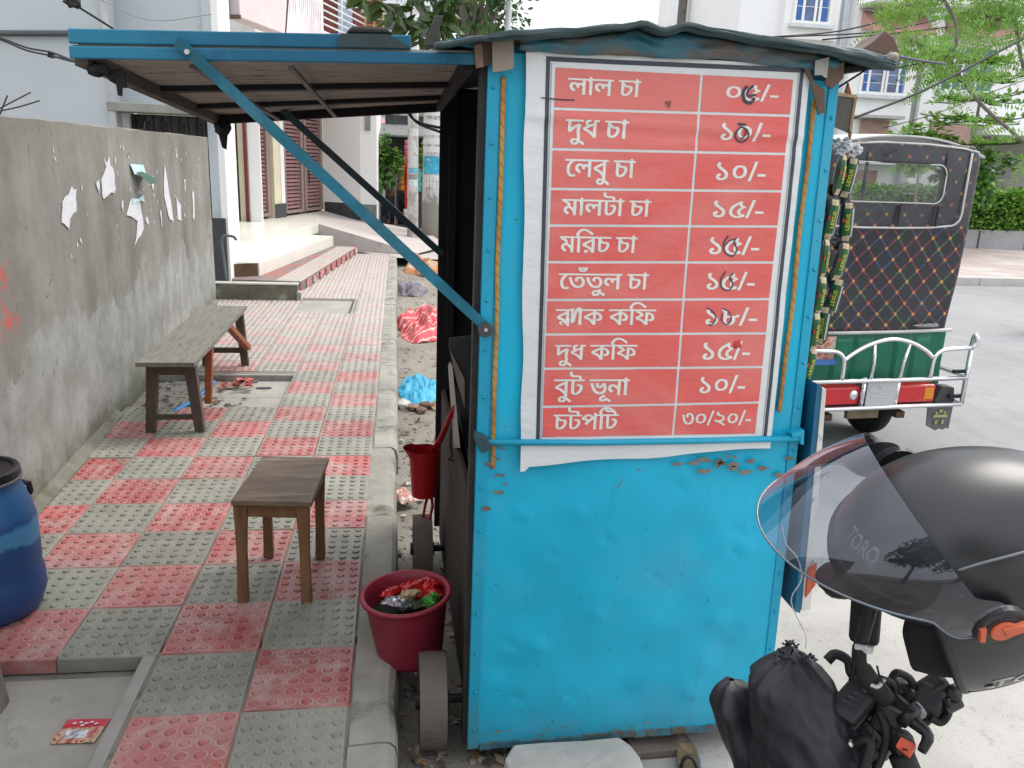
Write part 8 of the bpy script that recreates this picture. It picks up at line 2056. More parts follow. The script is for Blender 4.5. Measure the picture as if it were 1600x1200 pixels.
mb.build('worn_lettering', mat('white_sign_letters', (.85, .84, .85), .5), sg, fix=False)
# balcony
bc = thing('balcony', 'balcony with white and brass rails above the corner block', 'balcony', (-1.0, 17, 3.5))
MB().prism([(-1.35, 14.8, 3.45), (-.62, 17.3, 3.45), (-.30, 17.3, 3.45), (-.30, 20, 3.45), (-1.9, 20, 3.45)], (0, 0, .16)).build('balcony_floor', M['white_wall'], bc)
m_rail = mat('white_rail', (.74, .76, .80), .4)
m_brass = mat('brass_rail', (.42, .30, .13), .4, metal=.4)
for i in range(9):
    MB().tube([(-1.36, 14.85, 3.72 + .11 * i), (-.62, 17.32, 3.72 + .11 * i)], .014, 6).build('rail', m_rail, bc, smooth=True)
    MB().tube([(-.62, 17.32, 3.72 + .11 * i), (-.28, 17.32, 3.72 + .11 * i)], .010, 6).build('rail', m_brass, bc, smooth=True)
for p in ((-1.36, 14.85), (-.99, 16.08), (-.62, 17.32), (-.45, 17.32), (-.28, 17.32)):
    MB().tube([(p[0], p[1], 3.6), (p[0], p[1], 4.75)], .018, 6).build('rail_post', m_brass if p[1] > 17 else m_rail, bc, smooth=True)
MB().box(-1.75, 19.0, 3.6, -.30, 19.1, 6.5).build('balcony_wall', mat('brown_red_wall', (.16, .045, .035), .8, var=.4, vs=3), bc)
MB().box(-1.25, 18.94, 3.62, -.95, 18.99, 5.8).build('balcony_door', mat('blue_grey_door', (.30, .36, .42), .5, var=.3), bc)
crown((-.42, 17.7, 4.35), (.22, .25, .18), 260, .09, 5, [m_leafy, m_leaf]).build('balcony_plant', [m_leafy, m_leaf], bc, fix=False)

# large-leaved plant leaning over the cart roof
pl2 = thing('rubber_plant', 'dark plant with large oval leaves hanging above the awning end', 'plant', (.1, 6.0, 2.3))
m_big = leaf_mat('large_dark_leaf', (.018, .04, .010), (.06, .10, .025), .35)
rr = random.Random(23)
br = [((-.28, 6.0, 2.62), (-.05, 6.0, 2.52), (.05, 6.0, 2.45)), ((-.05, 6.0, 2.75), (.12, 6.0, 2.55), (.22, 6.0, 2.42)), ((.1, 6.0, 2.8), (.25, 6.0, 2.6), (.30, 6.05, 2.44)), ((.35, 6.0, 2.8), (.30, 6.0, 2.6), (.20, 6.0, 2.38)), ((.5, 6.0, 2.75), (.36, 6.0, 2.62), (.30, 6.0, 2.5)), ((-.2, 6.0, 2.6), (.0, 6.0, 2.5), (.16, 6.0, 2.34)), ((.2, 6.0, 2.62), (.3, 6.0, 2.45), (.33, 6.0, 2.30))]
mb = MB()
for b in br:
    mb.tube(smooth_path(list(b), 4), .006, 5)
mb.tube(smooth_path([(-.28, 6.0, 2.62), (-.5, 6.5, 3.0), (-.9, 8.0, 3.2), (-1.3, 10.5, 2.9)], 5), .010, 5)
mb.tube(smooth_path([(.5, 6.0, 2.75), (.2, 6.3, 3.1), (-.5, 6.5, 3.0)], 5), .010, 5)
mb.build('stems', m_trunk, pl2)
lmesh = MB().add([(0, 0, 0), (.25, .17, -.03), (.62, .20, -.05), (1, 0, -.14), (.62, -.20, -.05), (.25, -.17, -.03), (.5, 0, .02)], [(0, 1, 6), (1, 2, 6), (2, 3, 6), (3, 4, 6), (4, 5, 6), (5, 0, 6)]).mesh('leaf', m_big, fix=False)
for b in br:
    pth = smooth_path(list(b), 5)
    for i, p in enumerate(pth):
        for q in range(2 if i % 2 else 1):
            o = bpy.data.objects.new('leaf', lmesh)
            C.objects.link(o)
            o.parent = pl2
            o.location = Vector(p) - pl2.location + Vector((rr.uniform(-.02, .02), rr.uniform(-.06, .06), rr.uniform(-.02, .02)))
            o.rotation_euler = (rr.uniform(-1.2, 1.2), rr.uniform(.0, 1.3), rr.choice((0, PI)) + rr.uniform(-.8, .8))
            o.scale = [rr.uniform(.12, .19)] * 3

# ------------------------------------------------------------------ far end of the footway: poles, shop, plants, person
def pole_mat(name, base, low):
    k = NT(name)
    co = k.coord()
    z = k.n('SeparateXYZ', {'Vector': co}).outputs['Z']
    pap = k.ramp(k.noise(3.4, 6, .65, k.mapping((1.5, 1.5, 1))), (.46, 0.0), (.52, 1.0))
    c = k.mix(pap, base, (.62, .63, .63))
    tx = k.ramp(k.noise(30, 3, .7, k.mapping((1, 1, 3.5))), (.60, 0.0), (.64, .6))
    c = k.mix(k.math('MULTIPLY', tx, pap), c, (.22, .22, .24))
    c = k.mix(k.ss(k.math('ADD', z, k.math('MULTIPLY', k.noise(4), .3)), low + .15, low + .05), c, base)
    k.set(Base_Color=c, Roughness=.85)
    return k.m
p1 = thing('utility_pole', 'slim whitewashed utility pole covered with paper notices', 'utility pole', (.305, 16.65, 0))
MB().tube([(.305, 16.65, -.05), (.30, 16.65, 2.5), (.33, 16.65, 7.5)], [.115, .105, .075], 14).build('pole', pole_mat('notice_covered_pole', (.44, .42, .38), .0), p1, smooth=True)
for z, h, c in ((1.30, .10, (.15, .40, .52)), (1.18, .10, (.30, .28, .24)), (1.05, .18, (.60, .66, .66)), (2.0, .14, (.62, .60, .58))):
    MB().grid(lambda u, v: (.305 + .112 * math.cos(-PI / 2 - .9 + 1.8 * u), 16.65 + .112 * math.sin(-PI / 2 - .9 + 1.8 * u), z + h * v), 8, 1).build('paper_notice', mat('paper_notice', c, .7, var=.35, vs=30), p1, fix=False)
p2 = thing('utility_pole', 'stout grey concrete pole plastered with notices and a blue poster', 'utility pole', (.74, 17.8, 0))
MB().tube([(.74, 17.8, -.1), (.74, 17.8, 2.9), (.76, 17.8, 3.6)], [.225, .205, .20], 18).build('pole', pole_mat('plastered_pole', (.33, .325, .30), .75), p2, smooth=True)
def ring_paper(z, h, c, nm, a0=-1.1, a1=1.1, r=.217):
    return MB().grid(lambda u, v: (.74 + r * math.cos(-PI / 2 + a0 + (a1 - a0) * u), 17.8 + r * math.sin(-PI / 2 + a0 + (a1 - a0) * u), z + h * v), 10, 1).build(nm, c, p2, fix=False)
ring_paper(1.28, .36, mat('blue_poster', (.05, .36, .52), .6, var=.5, vs=7, dirt=(.60, .68, .70), cover=.42, ds=6), 'blue_poster')
for z in (.85, 1.0, 1.14, 1.72, 1.88, 2.06, 2.24, 2.44):
    ring_paper(z, .12, mat('white_notice', (.64, .65, .66), .7, var=.1, vs=9, dirt=(.30, .30, .33), cover=.36, ds=34) if z == .85 else bpy.data.materials['white_notice'], 'paper_notice', -1.2, 1.0, .216)
ring_paper(2.52, .16, mat('black_notice', (.30, .30, .30), .7, var=.8, vs=40), 'paper_notice', -1.1, 1.0, .216)

shp = thing('corner_shop', 'small dark shop stall hung with bright snack packets', 'shop', (.4, 21, 0))
MB().box(-.30, 21.2, -.1, 2.6, 21.3, 2.6).build('back_wall', mat('shop_dark_wall', (.05, .05, .055), .8, var=.4), shp)
MB().hexa([(-.45, 19.6, 2.05), (2.4, 19.6, 2.05), (2.6, 21.3, 2.35), (-.45, 21.3, 2.35), (-.45, 19.6, 2.09), (2.4, 19.6, 2.09), (2.6, 21.3, 2.40), (-.45, 21.3, 2.40)]).build('tin_roof', mat('grey_tin', (.16, .16, .16), .6, var=.3), shp)
MB().box(.20, 20.3, -.1, 1.6, 20.9, .75).build('counter', mat('dark_counter', (.07, .06, .05), .8, var=.4), shp)
MB().box(.98, 19.75, -.05, 1.02, 19.8, 2.05).build('post', M['shade_black'], shp)
for i in range(5):
    MB().box(-.12, 20.45, .20 + .085 * i, .03, 20.5, .26 + .085 * i).build('crate_slat', mat('blue_crate', (.02, .05, .16), .6) if i == 0 else bpy.data.materials['blue_crate'], shp)
cols = [('red', (.50, .035, .015), .215, 13, .40), ('orange', (.55, .20, .015), .12, 5, .92), ('brown', (.22, .12, .05), .045, 4, .92), ('pink', (.55, .12, .20), .20, 5, 1.48), ('teal', (.05, .40, .36), .50, 6, .90), ('white', (.62, .60, .56), .20, 3, .16)]
for nm, c, x, n, z0 in cols:
    mm = mat(nm + '_snack_foil', c, .3, var=.3, vs=9, dirt=(.60, .45, .25), cover=.36, ds=9)
    me = MB().grid(lambda u, v: ((u - .5) * .105, -.03 * (1 - (2 * abs(u - .5)) ** 2) * (1 - (2 * abs(v - .5)) ** 4), (v - .5) * .115), 6, 6).grid(lambda u, v: ((u - .5) * .105, .03 * (1 - (2 * abs(u - .5)) ** 2) * (1 - (2 * abs(v - .5)) ** 4), (v - .5) * .115), 6, 6).mesh('snack_packet', mm, smooth=True, fix=False)
    for i in range(n):
        o = bpy.data.objects.new('snack_packet', me)
        C.objects.link(o)
        o.location = (x + random.uniform(-.012, .012), 19.55 + random.uniform(-.03, .03), z0 + .112 * i)
        o.rotation_euler = (random.uniform(-.2, .2), random.uniform(-.12, .12), random.uniform(-.4, .4))
        od = ('lowest', 'second', 'third', 'fourth', 'fifth', 'sixth', 'seventh', 'eighth', 'ninth', 'tenth', 'eleventh', 'twelfth', 'thirteenth')[i] + (' from the foot' if i else '')
        tag(o, od + ' ' + {'red': 'red snack packet of the long column left of the slim pole', 'orange': 'orange snack packet of the column beside the long red one', 'brown': 'brown and green snack packet of the column nearest the person', 'pink': 'pink snack packet above the long red column', 'teal': 'teal sachet strip of the column right of the slim pole', 'white': 'white packet under the long red column'}[nm], 'snack packet', nm + ' snack packets hanging at the shop')
# shop customer, seen small beside the plant
per = thing('person', 'person in pale blue shirt and dark trousers standing at the shop', 'person', (-.13, 20.4, 0))
def body(chains, m, nm, parent, sub=2):
    vs, es, rs, idx = [], [], [], {}
    for ch in chains:
        prev = None
        for key, p, r in ch:
            if key not in idx:
                idx[key] = len(vs)
                vs.append(p)
                rs.append(r)
            if prev is not None:
                es.append((idx[prev], idx[key]))
            prev = key
    me = bpy.data.meshes.new(nm)
    me.from_pydata([tuple(Vector(v) - parent.location) for v in vs], es, [])
    o = bpy.data.objects.new(nm, me)
    C.objects.link(o)
    o.parent = parent
    md = o.modifiers.new('skin', 'SKIN')
    for i, sv in enumerate(me.skin_vertices[0].data):
        sv.radius = (rs[i], rs[i])
    me.skin_vertices[0].data[0].use_root = True
    sb = o.modifiers.new('sub', 'SUBSURF')
    sb.levels = sb.render_levels = sub
    me.materials.append(m)
    return o
px_, py_ = -.13, 20.4
m_skin = mat('brown_skin', (.17, .085, .05), .6, var=.1)
body([[('p', (px_, py_, .82), .11), ('c', (px_, py_, 1.10), .125), ('n', (px_ - .01, py_, 1.28), .055), ('h', (px_ + .01, py_ - .02, 1.40), .085), ('t', (px_ + .01, py_ - .01, 1.50), .07)],
      [('c', 0, 0), ('sl', (px_ - .17, py_, 1.17), .05), ('el', (px_ - .20, py_ - .05, .95), .04), ('wl', (px_ - .14, py_ - .18, .82), .03)],
      [('c', 0, 0), ('sr', (px_ + .17, py_, 1.17), .05), ('er', (px_ + .22, py_ - .05, .98), .04), ('wr', (px_ + .24, py_ - .2, 1.05), .03)],
      [('p', 0, 0), ('kl', (px_ - .08, py_ - .02, .44), .065), ('al', (px_ - .09, py_, .08), .042), ('fl', (px_ - .09, py_ - .14, .03), .035)],
      [('p', 0, 0), ('kr', (px_ + .09, py_ - .03, .44), .065), ('ar', (px_ + .10, py_, .08), .042), ('fr', (px_ + .10, py_ - .14, .03), .035)]], m_skin, 'body', per)
body([[('p', (px_, py_, .80), .125), ('c', (px_, py_, 1.08), .15), ('u', (px_, py_, 1.22), .10)], [('c', 0, 0), ('sl', (px_ - .18, py_, 1.15), .075), ('el', (px_ - .20, py_ - .03, 1.02), .065)], [('c', 0, 0), ('sr', (px_ + .18, py_, 1.15), .075), ('er', (px_ + .22, py_ - .03, 1.04), .065)]], mat('pale_blue_shirt', (.30, .40, .42), .8, var=.15), 'shirt', per)
body([[('p', (px_, py_, .80), .125), ('kl', (px_ - .08, py_ - .02, .44), .085), ('al', (px_ - .09, py_, .12), .07)], [('p', 0, 0), ('kr', (px_ + .09, py_ - .03, .44), .085), ('ar', (px_ + .10, py_, .12), .07)]], mat('dark_trousers', (.035, .035, .05), .8), 'trousers', per)
MB().blob((px_ + .01, py_ + .02, 1.47), (.088, .095, .07), .1, 3, 2).build('hair', mat('black_hair', (.01, .009, .009), .7), per, smooth=True)
fd = thing('blue_drum', 'blue and grey drum standing below the leafy plant by the white corner', 'drum', (-.40, 21.2, 0))
MB().lathe([(.001, -.02), (.20, -.02), (.215, .05), (.225, .3), (.22, .58), (.205, .62), (.19, .60), (.001, .56)], (-.40, 20.8, 0), 24).build('body', mat('blue_grey_drum', (.035, .10, .25), .6, var=.3, vs=4, dirt=(.28, .27, .24), cover=.48, ds=3), fd, smooth=True)
t = tree('leafy_shrub', 'bushy green shrub in front of the white corner wall', (-.42, 19.3, 0), (-.36, 19.3, 1.42), (.27, .3, .62), 1300, .11, 31, [m_leaf, m_hg2, m_leaf], .03, None, 'shrub')
t = tree('leafy_shrub', 'yellow-green shrub spray beside the hanging red packets', (-.06, 19.3, 0), (-.02, 19.3, 1.52), (.13, .15, .26), 300, .09, 33, [m_leafy, m_leafy, m_leaf], .02, None, 'shrub', 3)
t = tree('leafy_shrub', 'small green spray of leaves between the two poles', (.58, 19.4, 0), (.56, 19.2, 1.62), (.10, .15, .28), 220, .09, 35, [m_leafy, m_leaf], .02, None, 'shrub', 3)

# buildings and trees closing the street
def house(name, label, x0, y0, x1, y1, h, m, wins, group=None):
    t = thing(name, label, 'building', ((x0 + x1) / 2, y0, 0), 0, group)
    MB().box(x0, y0, -.2, x1, y1, h).build('wall', m, t)
    MB().box(x0 - .12, y0 - .12, h, x1 + .12, y1 + .12, h + .15).build('roof_slab', M['pale_concrete'], t)
    for (a, b, c, d) in wins:
        f = MB().box(a - .06, y0 - .05, b - .06, c + .06, y0 - .001, d + .06).build('window', M['white_wall'], t)
        MB().box(a, y0 - .058, b, c, y0 - .051, d).build('pane', bpy.data.materials.get('far_window_glass') or mat('far_window_glass', (.04, .05, .065), .15, spec=.8), f)
    return t
house('grey_house', 'plain grey house behind the shop at the end of the footway', -2.4, 26, -.1, 31, 4.2, mat('far_grey_wall', (.46, .47, .47), .8, var=.1, vs=1), [(-.55, 2.05, -.25, 2.7)])
house('beige_house', 'beige concrete frame house with outside stairs beyond the poles', -.05, 27, 3.0, 33, 3.9, mat('far_beige_wall', (.40, .37, .31), .85, var=.2, vs=1, dirt=(.25, .23, .2), cover=.4, ds=1), [(.12, 2.25, .5, 2.85), (1.1, 1.2, 1.7, 2.2)])
tag(MB().bar((-.1, 25.5, 2.2), (.55, 25.5, 2.95), .3, .06).build('outside_stair', mat('rust_stair', (.30, .12, .09), .8, var=.3), None), 'rust-red sloping stair flight in front of the beige house', 'stair')
tag(MB().hexa([(-.75, 23.4, 2.22), (-.28, 23.4, 2.22), (-.28, 24, 2.45), (-.75, 24, 2.45), (-.75, 23.4, 2.40), (-.28, 23.4, 2.40), (-.28, 24, 2.63), (-.75, 24, 2.63)]).build('shop_canopy', mat('pink_canopy', (.55, .30, .28), .7, var=.15), None), 'pink canopy just right of the white corner block', 'canopy')
house('blue_white_house', 'tall pale blue and white house behind the big-leaved plant', -.9, 36, 1.7, 42, 9.5, mat('far_pale_blue', (.60, .66, .72), .8, var=.1), [(-.4, 6.6, .1, 7.6), (.7, 6.4, 1.3, 7.6), (.5, 8.2, 1.2, 9.1)])
house('cream_house', 'cream block house right behind the balcony', -2.2, 24, -.72, 30, 8.5, mat('far_cream', (.58, .52, .42), .8, var=.08), [(-1.5, 5.2, -1.0, 6.1)])
tree('street_tree', 'large dark-leaved street tree nearest behind the cart roof', (2.0, 27, 0), (2.3, 27, 7.0), (1.8, 1.7, 1.4), 1200, .24, 61, [m_leafd, m_leaf, m_leaf], .22, 'trees behind the cart', 'tree', 8)
tree('street_tree', 'pale-trunked tree in the middle of the group behind the cart', (3.0, 31, 0), (3.2, 31, 6.4), (1.4, 1.5, 1.0), 800, .22, 63, [m_leaf, m_leafd], .20, 'trees behind the cart', 'tree', 6)
tree('street_tree', 'low bright green tree behind the folded roof end', (1.7, 30, 0), (1.9, 30, 5.1), (1.2, 1.2, .5), 700, .2, 65, [m_leafy, m_leaf], .12, 'trees behind the cart', 'tree', 6)
tag(MB().tube([(3.35, 27, 0), (3.4, 27, 8.5)], .10, 10).build('lamp_post', mat('white_post', (.66, .68, .70), .5), None, smooth=True), 'white post right of the street trees behind the cart', 'lamp post')
tag(MB().tube([(7.9, 24, 0), (7.95, 24, 7.4)], .13, 8).build('utility_pole', mat('dark_far_pole', (.13, .115, .10), .8, var=.4), None), 'dark stub of a pole above the middle of the cart roof', 'utility pole')
tag(MB().tube([(9.85, 26, 0), (9.9, 26, 9.5)], .17, 10).build('utility_pole', mat('pale_far_pole', (.42, .41, .40), .8, var=.2), None, smooth=True), 'pale concrete pole left of the white house', 'utility pole')
tag(MB().tube([(10.3, 26, 0), (10.4, 26, 9.5)], .09, 8).build('utility_pole', mat('violet_far_pole', (.20, .17, .24), .7), None, smooth=True), 'thin violet-grey pole between the pale pole and the white house', 'utility pole')
mb = MB()
rr = random.Random(71)
for i in range(26):
    p = Vector((9.2 + rr.uniform(-.3, .35), 25.6, 8.6 + rr.uniform(-.4, .4)))
    mb.tube(smooth_path([p, p + Vector((rr.uniform(-.2, .1), 0, -.5)), p + Vector((rr.uniform(-.5, .2), 0, -1.5 + rr.uniform(-.4, .4)))], 3), .03, 4)
tag(mb.build('cable_tangle', mat('violet_wire', (.12, .09, .15), .8), None), 'tangle of drooping wires beside the pale concrete pole', 'cable')

# ------------------------------------------------------------------ white house across the street
wh = thing('white_house', 'white house with blue-glazed windows beyond the rickshaw', 'building', (11.5, 20, 0))
m_wh = mat('bright_white_render', (.80, .80, .80), .75, var=.04, vs=1, dirt=(.70, .71, .71), cover=.4, ds=.8)
MB().box(8.15, 20.3, -.2, 13.15, 27, 10).build('wall', m_wh, wh)
MB().box(10.95, 19.95, 1.9, 12.75, 20.3, 10).build('bay', m_wh, wh)
MB().box(9.2, 20.1, 4.75, 10.6, 20.3, 10).build('bay', m_wh, wh)
MB().box(13.15, 20.15, 3.0, 15.35, 20.9, 10).build('bay', m_wh, wh)
MB().box(13.15, 20.9, -.2, 15.4, 27, 3.0).build('wall', m_wh, wh)
MB().box(13.0, 20.0, -.2, 13.35, 20.14, 10).build('pilaster', m_wh, wh)
MB().box(15.36, 20.6, 2.9, 20, 27, 10).build('wall', m_wh, wh)
MB().box(14.9, 19.8, 2.75, 19, 20.6, 2.95).build('entrance_slab', m_wh, wh)
MB().box(15.41, 23.5, -.2, 20, 23.7, 2.9).build('porch_wall', mat('grey_porch_wall', (.36, .36, .34), .8, var=.1), wh)
m_blu = NT('blue_glass')
m_blu.set(Base_Color=m_blu.ramp(m_blu.noise(2.5, 4, .6), (.35, (.012, .035, .10)), (.65, (.05, .13, .34))), Roughness=.06)
m_blu.b.inputs['Specular IOR Level'].default_value = .9
m_cur = mat('blue_curtain', (.05, .14, .42), .7, var=.25, vs=9, stretch=(4, 1, .4))
def hwin(x0, z0, x1, z1, y, splits, awn=None):
    f = MB()
    f.box(x0 - .07, y - .06, z0 - .07, x1 + .07, y - .001, z0)
    f.box(x0 - .07, y - .06, z1, x1 + .07, y - .001, z1 + .07)
    for q in [x0 - .07] + [x0 + (x1 - x0) * s - .03 for s in splits] + [x1]:
        f.box(q, y - .06, z0 + .001, q + (.07 if q in (x0 - .07, x1) else .06), y - .002, z1 - .001)
    w = f.build('window', M['white_wall'], wh)
    ed = [0] + list(splits) + [1]
    for i, (a, b) in enumerate(zip(ed, ed[1:])):
        MB().box(x0 + (x1 - x0) * a + .031, y - .03, z0 + .002, x0 + (x1 - x0) * b - .031, y - .01, z1 - .002).build('pane', m_cur if i in (0, len(ed) - 2) and len(splits) > 2 else m_blu.m, w)
    for i in range(1, 5):
        z = z0 + (z1 - z0) * i / 5
        MB().box(x0 + .01, y - .045, z, x1 - .01, y - .035, z + .012).build('grille_bar', M['white_wall'], w)
    MB().box(x0 - .14, y - .16, z0 - .16, x1 + .14, y - .001, z0 - .075).build('window_sill', mat('sill_grey', (.60, .62, .64), .8) if not bpy.data.materials.get('sill_grey') else bpy.data.materials['sill_grey'], w)
hwin(9.46, 5.15, 10.30, 6.7, 20.1, (.22, .58, .72))
hwin(11.33, 3.62, 12.45, 4.62, 19.95, (.14, .48, .56, .84))
hwin(13.58, 3.80, 14.95, 4.78, 20.15, (.18, .36, .68))
m_red_awn = mat('faded_red_sunshade', (.47, .26, .23), .8, var=.15, vs=3)
for x0, x1, z, y in ((11.1, 12.75, 4.95, 19.95), (13.4, 15.2, 5.05, 20.15)):
    MB().hexa([(x0, y - .6, z - .06), (x1, y - .6, z - .06), (x1, y - .001, z + .12), (x0, y - .001, z + .12), (x0, y - .6, z), (x1, y - .6, z), (x1, y - .001, z + .5), (x0, y - .001, z + .5)]).build('sunshade', m_red_awn, wh)
    MB().box(x0 - .1, y - .75, z + .52, x1 + .1, y - .001, z + .60).build('grey_ledge', mat('grey_ledge', (.42, .42, .40), .8) if not bpy.data.materials.get('grey_ledge') else bpy.data.materials['grey_ledge'], wh)
MB().box(11.25, 19.5, 2.98, 12.35, 19.949, 3.05).build('grey_ledge', bpy.data.materials['grey_ledge'], wh)
MB().box(11.45, 19.9, 2.2, 12.2, 19.949, 2.95).build('brown_window', mat('brown_panel', (.40, .26, .22), .7, var=.2), wh)
MB().box(13.5, 20.1, 2.45, 14.6, 20.149, 2.95).build('brown_window', bpy.data.materials['brown_panel'], wh)
MB().box(10.0, 20.25, .3, 12.3, 20.299, 1.75).build('brown_gate', mat('brick_panel', (.30, .17, .13), .8, var=.4, vs=2), wh)
for x in (10.78, 12.85):
    MB().tube([(x, 20.2, 0), (x, 20.2, 9)], .05, 8).build('rain_pipe', mat('blue_grey_pipe', (.48, .55, .62), .5) if not bpy.data.materials.get('blue_grey_pipe') else bpy.data.materials['blue_grey_pipe'], wh, smooth=True)
pw = thing('planter_wall', 'low grey planter wall under the clipped hedge across the road', 'planter', (15, 18.9, 0))
MB().box(9.6, 18.7, -.1, 26, 18.9, .42).build('front_wall', mat('planter_grey', (.33, .335, .34), .8, var=.2, vs=1.2), pw)
for i in range(12):
    MB().box(10.4 + i * 1.3, 18.68, -.03, 10.43 + i * 1.3, 18.699, .40).build('joint', M['dark_paint'], pw)
hg = thing('clipped_hedge', 'bright green clipped hedge growing behind the planter wall', 'hedge', (15, 19.2, .3))
mb = MB()
rr = random.Random(81)
for i in range(15000):
    x = rr.uniform(9.7, 22)
    u = rr.random()
    top_ = 1.34 + .07 * noise.noise((x * 1.3, 0, 3)) + .04 * noise.noise((x * 5, 0, 8))
    if u < .55:
        p = Vector((x, 18.72 + rr.uniform(-.05, .18) + .07 * noise.noise((x * 2, 3, 0)), rr.uniform(.38, top_)))
    else:
        p = Vector((x, rr.uniform(18.75, 19.7), top_ + rr.uniform(-.12, .05)))
    mb.cur = rr.choices((0, 1, 2), (4, 4, 1))[0]
    leaf(mb, p, Vector((rr.uniform(-1, 1), rr.uniform(-1, .2), rr.uniform(-.3, 1))), rr.uniform(.06, .12), .5, rr)
mb.build('leaves', [m_hg, m_hg2, m_leaf], hg, fix=False)
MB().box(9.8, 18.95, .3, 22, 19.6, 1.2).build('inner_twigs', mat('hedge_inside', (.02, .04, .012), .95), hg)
# layered conifer and shrubs in front of the house
cn = thing('layered_conifer', 'tiered ornamental conifer before the white house', 'tree', (12.6, 17.2, 0))
MB().tube([(12.6, 17.2, 0), (12.58, 17.2, 4.4)], [.06, .02], 8).build('trunk', m_trunk, cn)
mb = MB()
bm_ = MB()
rr = random.Random(91)
for z, L in ((2.35, 1.35), (2.85, 1.2), (3.3, 1.0), (3.7, .8), (4.05, .5)):
    for i in range(7):
        a = 2 * PI * i / 7 + z
        e = Vector((math.cos(a), math.sin(a), 0))
        b = Vector((12.6, 17.2, z))
        tip = b + e * L + Vector((0, 0, .05 + rr.uniform(-.1, .1)))
        bm_.tube([b, lerp(b, tip, .6) + Vector((0, 0, -.04)), tip], [.02, .015, .008], 5)
        for k in range(34):
            t = rr.uniform(.15, 1.0)
            p = lerp(b, tip, t)
            mb.cur = rr.randrange(2)
            leaf(mb, p, e * .5 + Vector((rr.uniform(-.9, .9), rr.uniform(-.9, .9), rr.uniform(-.1, .7))), rr.uniform(.10, .2), .35, rr)
bm_.build('limbs', m_leafd, cn)
mb.build('crown', [m_hg2, m_leafy], cn, fix=False)
tree('garden_shrub', 'light green shrub left of the tiered conifer', (11.7, 17.6, 0), (11.65, 17.6, 2.35), (.75, .5, .55), 1500, .14, 93, [m_leafy, m_hg2], .05, None, 'shrub', 5)
tree('garden_shrub', 'dense shrub at the foot of the tiered conifer', (13.0, 17.5, 0), (13.0, 17.6, 1.75), (1.0, .5, .6), 1500, .14, 95, [m_leaf, m_hg2], .05, None, 'shrub', 5)
tree('palm_shrub', 'dark spiky shrub in the shaded porch of the white house', (17.5, 20.0, 0), (17.6, 20.0, 1.5), (.6, .4, .35), 90, .4, 97, [m_leafd, m_leaf], .05, None, 'shrub', 5)

# feathery roadside tree reaching in from the right
ft = thing('feathery_tree', 'feathery-leaved roadside tree reaching in at upper right', 'tree', (7.6, 8.6, -.15))
mb = MB()
mb.tube(smooth_path([(7.6, 8.6, -.2), (7.5, 8.6, 1.5), (7.0, 8.6, 3.2), (6.6, 8.6, 4.6)], 5), [.11 - .004 * i for i in range(16)], 8)
mb.build('trunk', m_trunk, ft, smooth=True)
lb = MB()
lbr = [[(6.594, 8.400, 2.719), (6.450, 8.400, 3.027), (6.256, 8.400, 3.568)], [(6.682, 8.200, 1.935), (6.081, 8.200, 2.296), (5.729, 8.200, 2.592), (5.525, 8.200, 2.827)], [(5.729, 8.200, 2.592), (5.475, 8.200, 2.794), (5.098, 8.200, 2.924)], [(6.512, 8.600, 3.807), (5.979, 8.600, 3.527), (5.496, 8.600, 3.373), (5.150, 8.600, 3.278)], [(5.690, 8.300, 2.786), (5.666, 8.300, 3.091), (5.432, 8.300, 3.377)], [(6.531, 8.500, 3.358), (6.264, 8.500, 3.218), (6.032, 8.500, 3.266)]]
for b in lbr:
    lb.tube(smooth_path(b, 4), .018, 6)
lb.build('limbs', m_trunk, ft, smooth=True)
fm_ = MB()
rr = random.Random(101)
def frond(p, d, L):
    d = d.normalized()
    sd = d.cross(Vector((0, -1, 0))).normalized()
    n = int(L / .030)
    for i in range(n):
        q = p + d * (L * i / n) + Vector((0, 0, -.18 * L * (i / n) ** 2))
        for s in (-1, 1):
            l = .085 * math.sin(PI * (.12 + .8 * i / n))
            e = (sd * s + d * .35 + Vector((0, rr.uniform(-.4, .4), -.2))).normalized() * l
            w = d * .011
            fm_.add([q, q + e * .5 + w, q + e, q + e * .5 - w], [(0, 1, 2, 3)])
for b in lbr:
    P = smooth_path(b, 7 if b not in (lbr[1], lbr[4]) else 2)
    for p in P:
        for k in range(3):
            a = rr.uniform(0, 2 * PI)
            fm_.cur = rr.choices((0, 1), (3, 2))[0]
            frond(Vector(p) + Vector((rr.uniform(-.12, .12), rr.uniform(-.4, .4), rr.uniform(-.08, .1))), Vector((math.cos(a) - .25, rr.uniform(-.6, .6), math.sin(a) * .45 - .1)), rr.uniform(.22, .45))
fm_.build('crown', [m_hg2, m_leafy], ft, fix=False)

# overhead cables
cable('overhead_cable', [(3.817, 9.000, 2.957), (5.175, 9.500, 3.203), (6.558, 10.000, 3.680), (9.239, 11.000, 4.656)], .010, M['wire'], 'upper thin cable crossing the first blue window', 'cables over the road')
cable('overhead_cable', [(4.105, 9.000, 2.986), (5.728, 9.500, 3.235), (7.655, 10.000, 3.807), (10.247, 11.000, 4.567)], .009, M['wire'], 'thin cable crossing just under the first blue window', 'cables over the road')
cable('overhead_cable', [(4.586, 9.000, 2.987), (6.012, 9.200, 3.209), (7.803, 9.600, 3.583)], .009, M['wire'], 'thin cable running level through the feathery leaves', 'cables over the road')
cable('overhead_cable', [(3.900, 7.000, 2.031), (4.868, 7.400, 2.375), (6.213, 8.000, 2.961), (7.772, 8.600, 3.642)], .011, M['wire'], 'lowest thick cable rising rightwards in front of the white house', 'cables over the road')
cable('overhead_cable', [(4.820, 8.000, 2.599), (5.825, 8.400, 2.836), (7.737, 9.000, 3.382)], .007, M['wire'], 'thin cable passing the right-hand blue window', 'cables over the road')
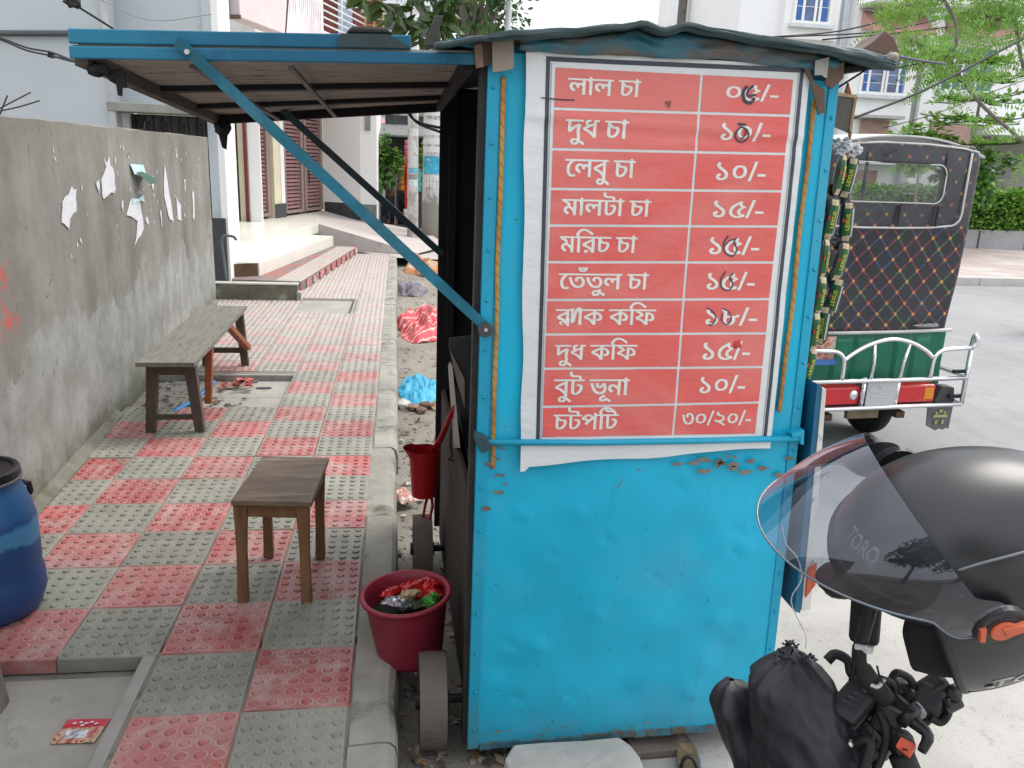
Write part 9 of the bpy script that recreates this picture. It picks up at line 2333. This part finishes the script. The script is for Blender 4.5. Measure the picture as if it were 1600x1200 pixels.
cable('overhead_cable', [(5.452, 9.000, 2.105), (6.319, 9.400, 2.317), (7.545, 10.000, 2.697), (9.232, 10.600, 3.235)], .006, M['wire'], 'faint cable passing behind the tiered conifer', 'cables over the road')
cable('overhead_cable', [(3.955, 6.500, 2.501), (4.246, 6.600, 2.493), (4.601, 6.800, 2.509)], .010, mat('violet_cable', (.08, .07, .12), .6), 'short curved cable joining the feathery branch', 'cables over the road')
cable('overhead_cable', [(-3.007, 8.000, 2.889), (-2.798, 8.200, 2.746), (-2.552, 8.600, 2.575), (-1.943, 9.400, 2.118)], .010, M['wire'], 'single cable slanting down in front of the grey wall', 'cables by the grey wall')
tag(MB().blob((-2.810, 8.180, 2.762), (.06, .03, .05), .7, 4, 2).build('cable_clamp', M['wire'], None), 'black clamp on the cable at the upper left corner', 'clamp')
cable('twisted_cable', [(-2.972, 6.500, 2.301), (-2.524, 6.000, 2.192), (-2.179, 5.500, 2.089), (-1.854, 5.000, 2.018), (-1.464, 4.200, 1.924), (-1.114, 3.420, 1.852)], .006, M['wire'], 'upper strand of the drooping cable pair reaching the awning', 'cable pair reaching the awning')
cable('twisted_cable', [(-2.971, 6.500, 2.314), (-2.522, 6.000, 2.203), (-2.177, 5.500, 2.104), (-1.852, 5.000, 2.035), (-1.472, 4.200, 1.929), (-1.114, 3.420, 1.847)], .006, M['wire'], 'lower strand of the drooping cable pair reaching the awning', 'cable pair reaching the awning')
tag(MB().rbox((-1.846, 4.980, 2.020), (.03, .02, .03), (.1, .2, .1)).build('cable_clip', M['wire'], None), 'small black clip on the drooping cable pair', 'clip')
cable('wall_cable', [(-3.037, 9.500, 3.026), (-2.679, 9.500, 2.867), (-2.368, 9.500, 2.843), (-1.918, 9.500, 2.931)], .005, mat('grey_cable', (.28, .29, .30), .6), 'thin grey cable looped across the pale grey wall', 'cables by the grey wall')
cable('hanging_cable', [(0.038, 3.500, 1.762), (0.062, 3.500, 1.713), (0.101, 3.500, 1.688), (0.174, 3.400, 1.660)], .006, M['wire'], 'black cable hanging from the awning to the dark cart end', 'cables on the cart')
cable('hanging_cable', [(0.023, 3.500, 1.773), (0.056, 3.500, 1.718), (0.101, 3.500, 1.695), (0.174, 3.400, 1.677)], .006, M['wire'], 'second black cable looping beside the hanging one', 'cables on the cart')

# what stands behind the photographer: it shades the near paving and shows in the visor
tree('roadside_tree', 'broad leafy roadside tree standing behind the motorcycle', (-2.6, -7.2, -.15), (-1.6, -6.6, 4.8), (2.6, 2.0, 1.7), 3600, .26, 111, [m_leaf, m_leafd, m_leaf], .2, None, 'tree', 7)
tree('roadside_tree', 'spreading dark roadside tree beyond the one behind the motorcycle', (2.2, -12.5, -.15), (2.0, -12, 4.6), (4.2, 2.2, 2.2), 4600, .36, 113, [m_leafd, m_leaf, m_leafd], .3, None, 'tree', 9)
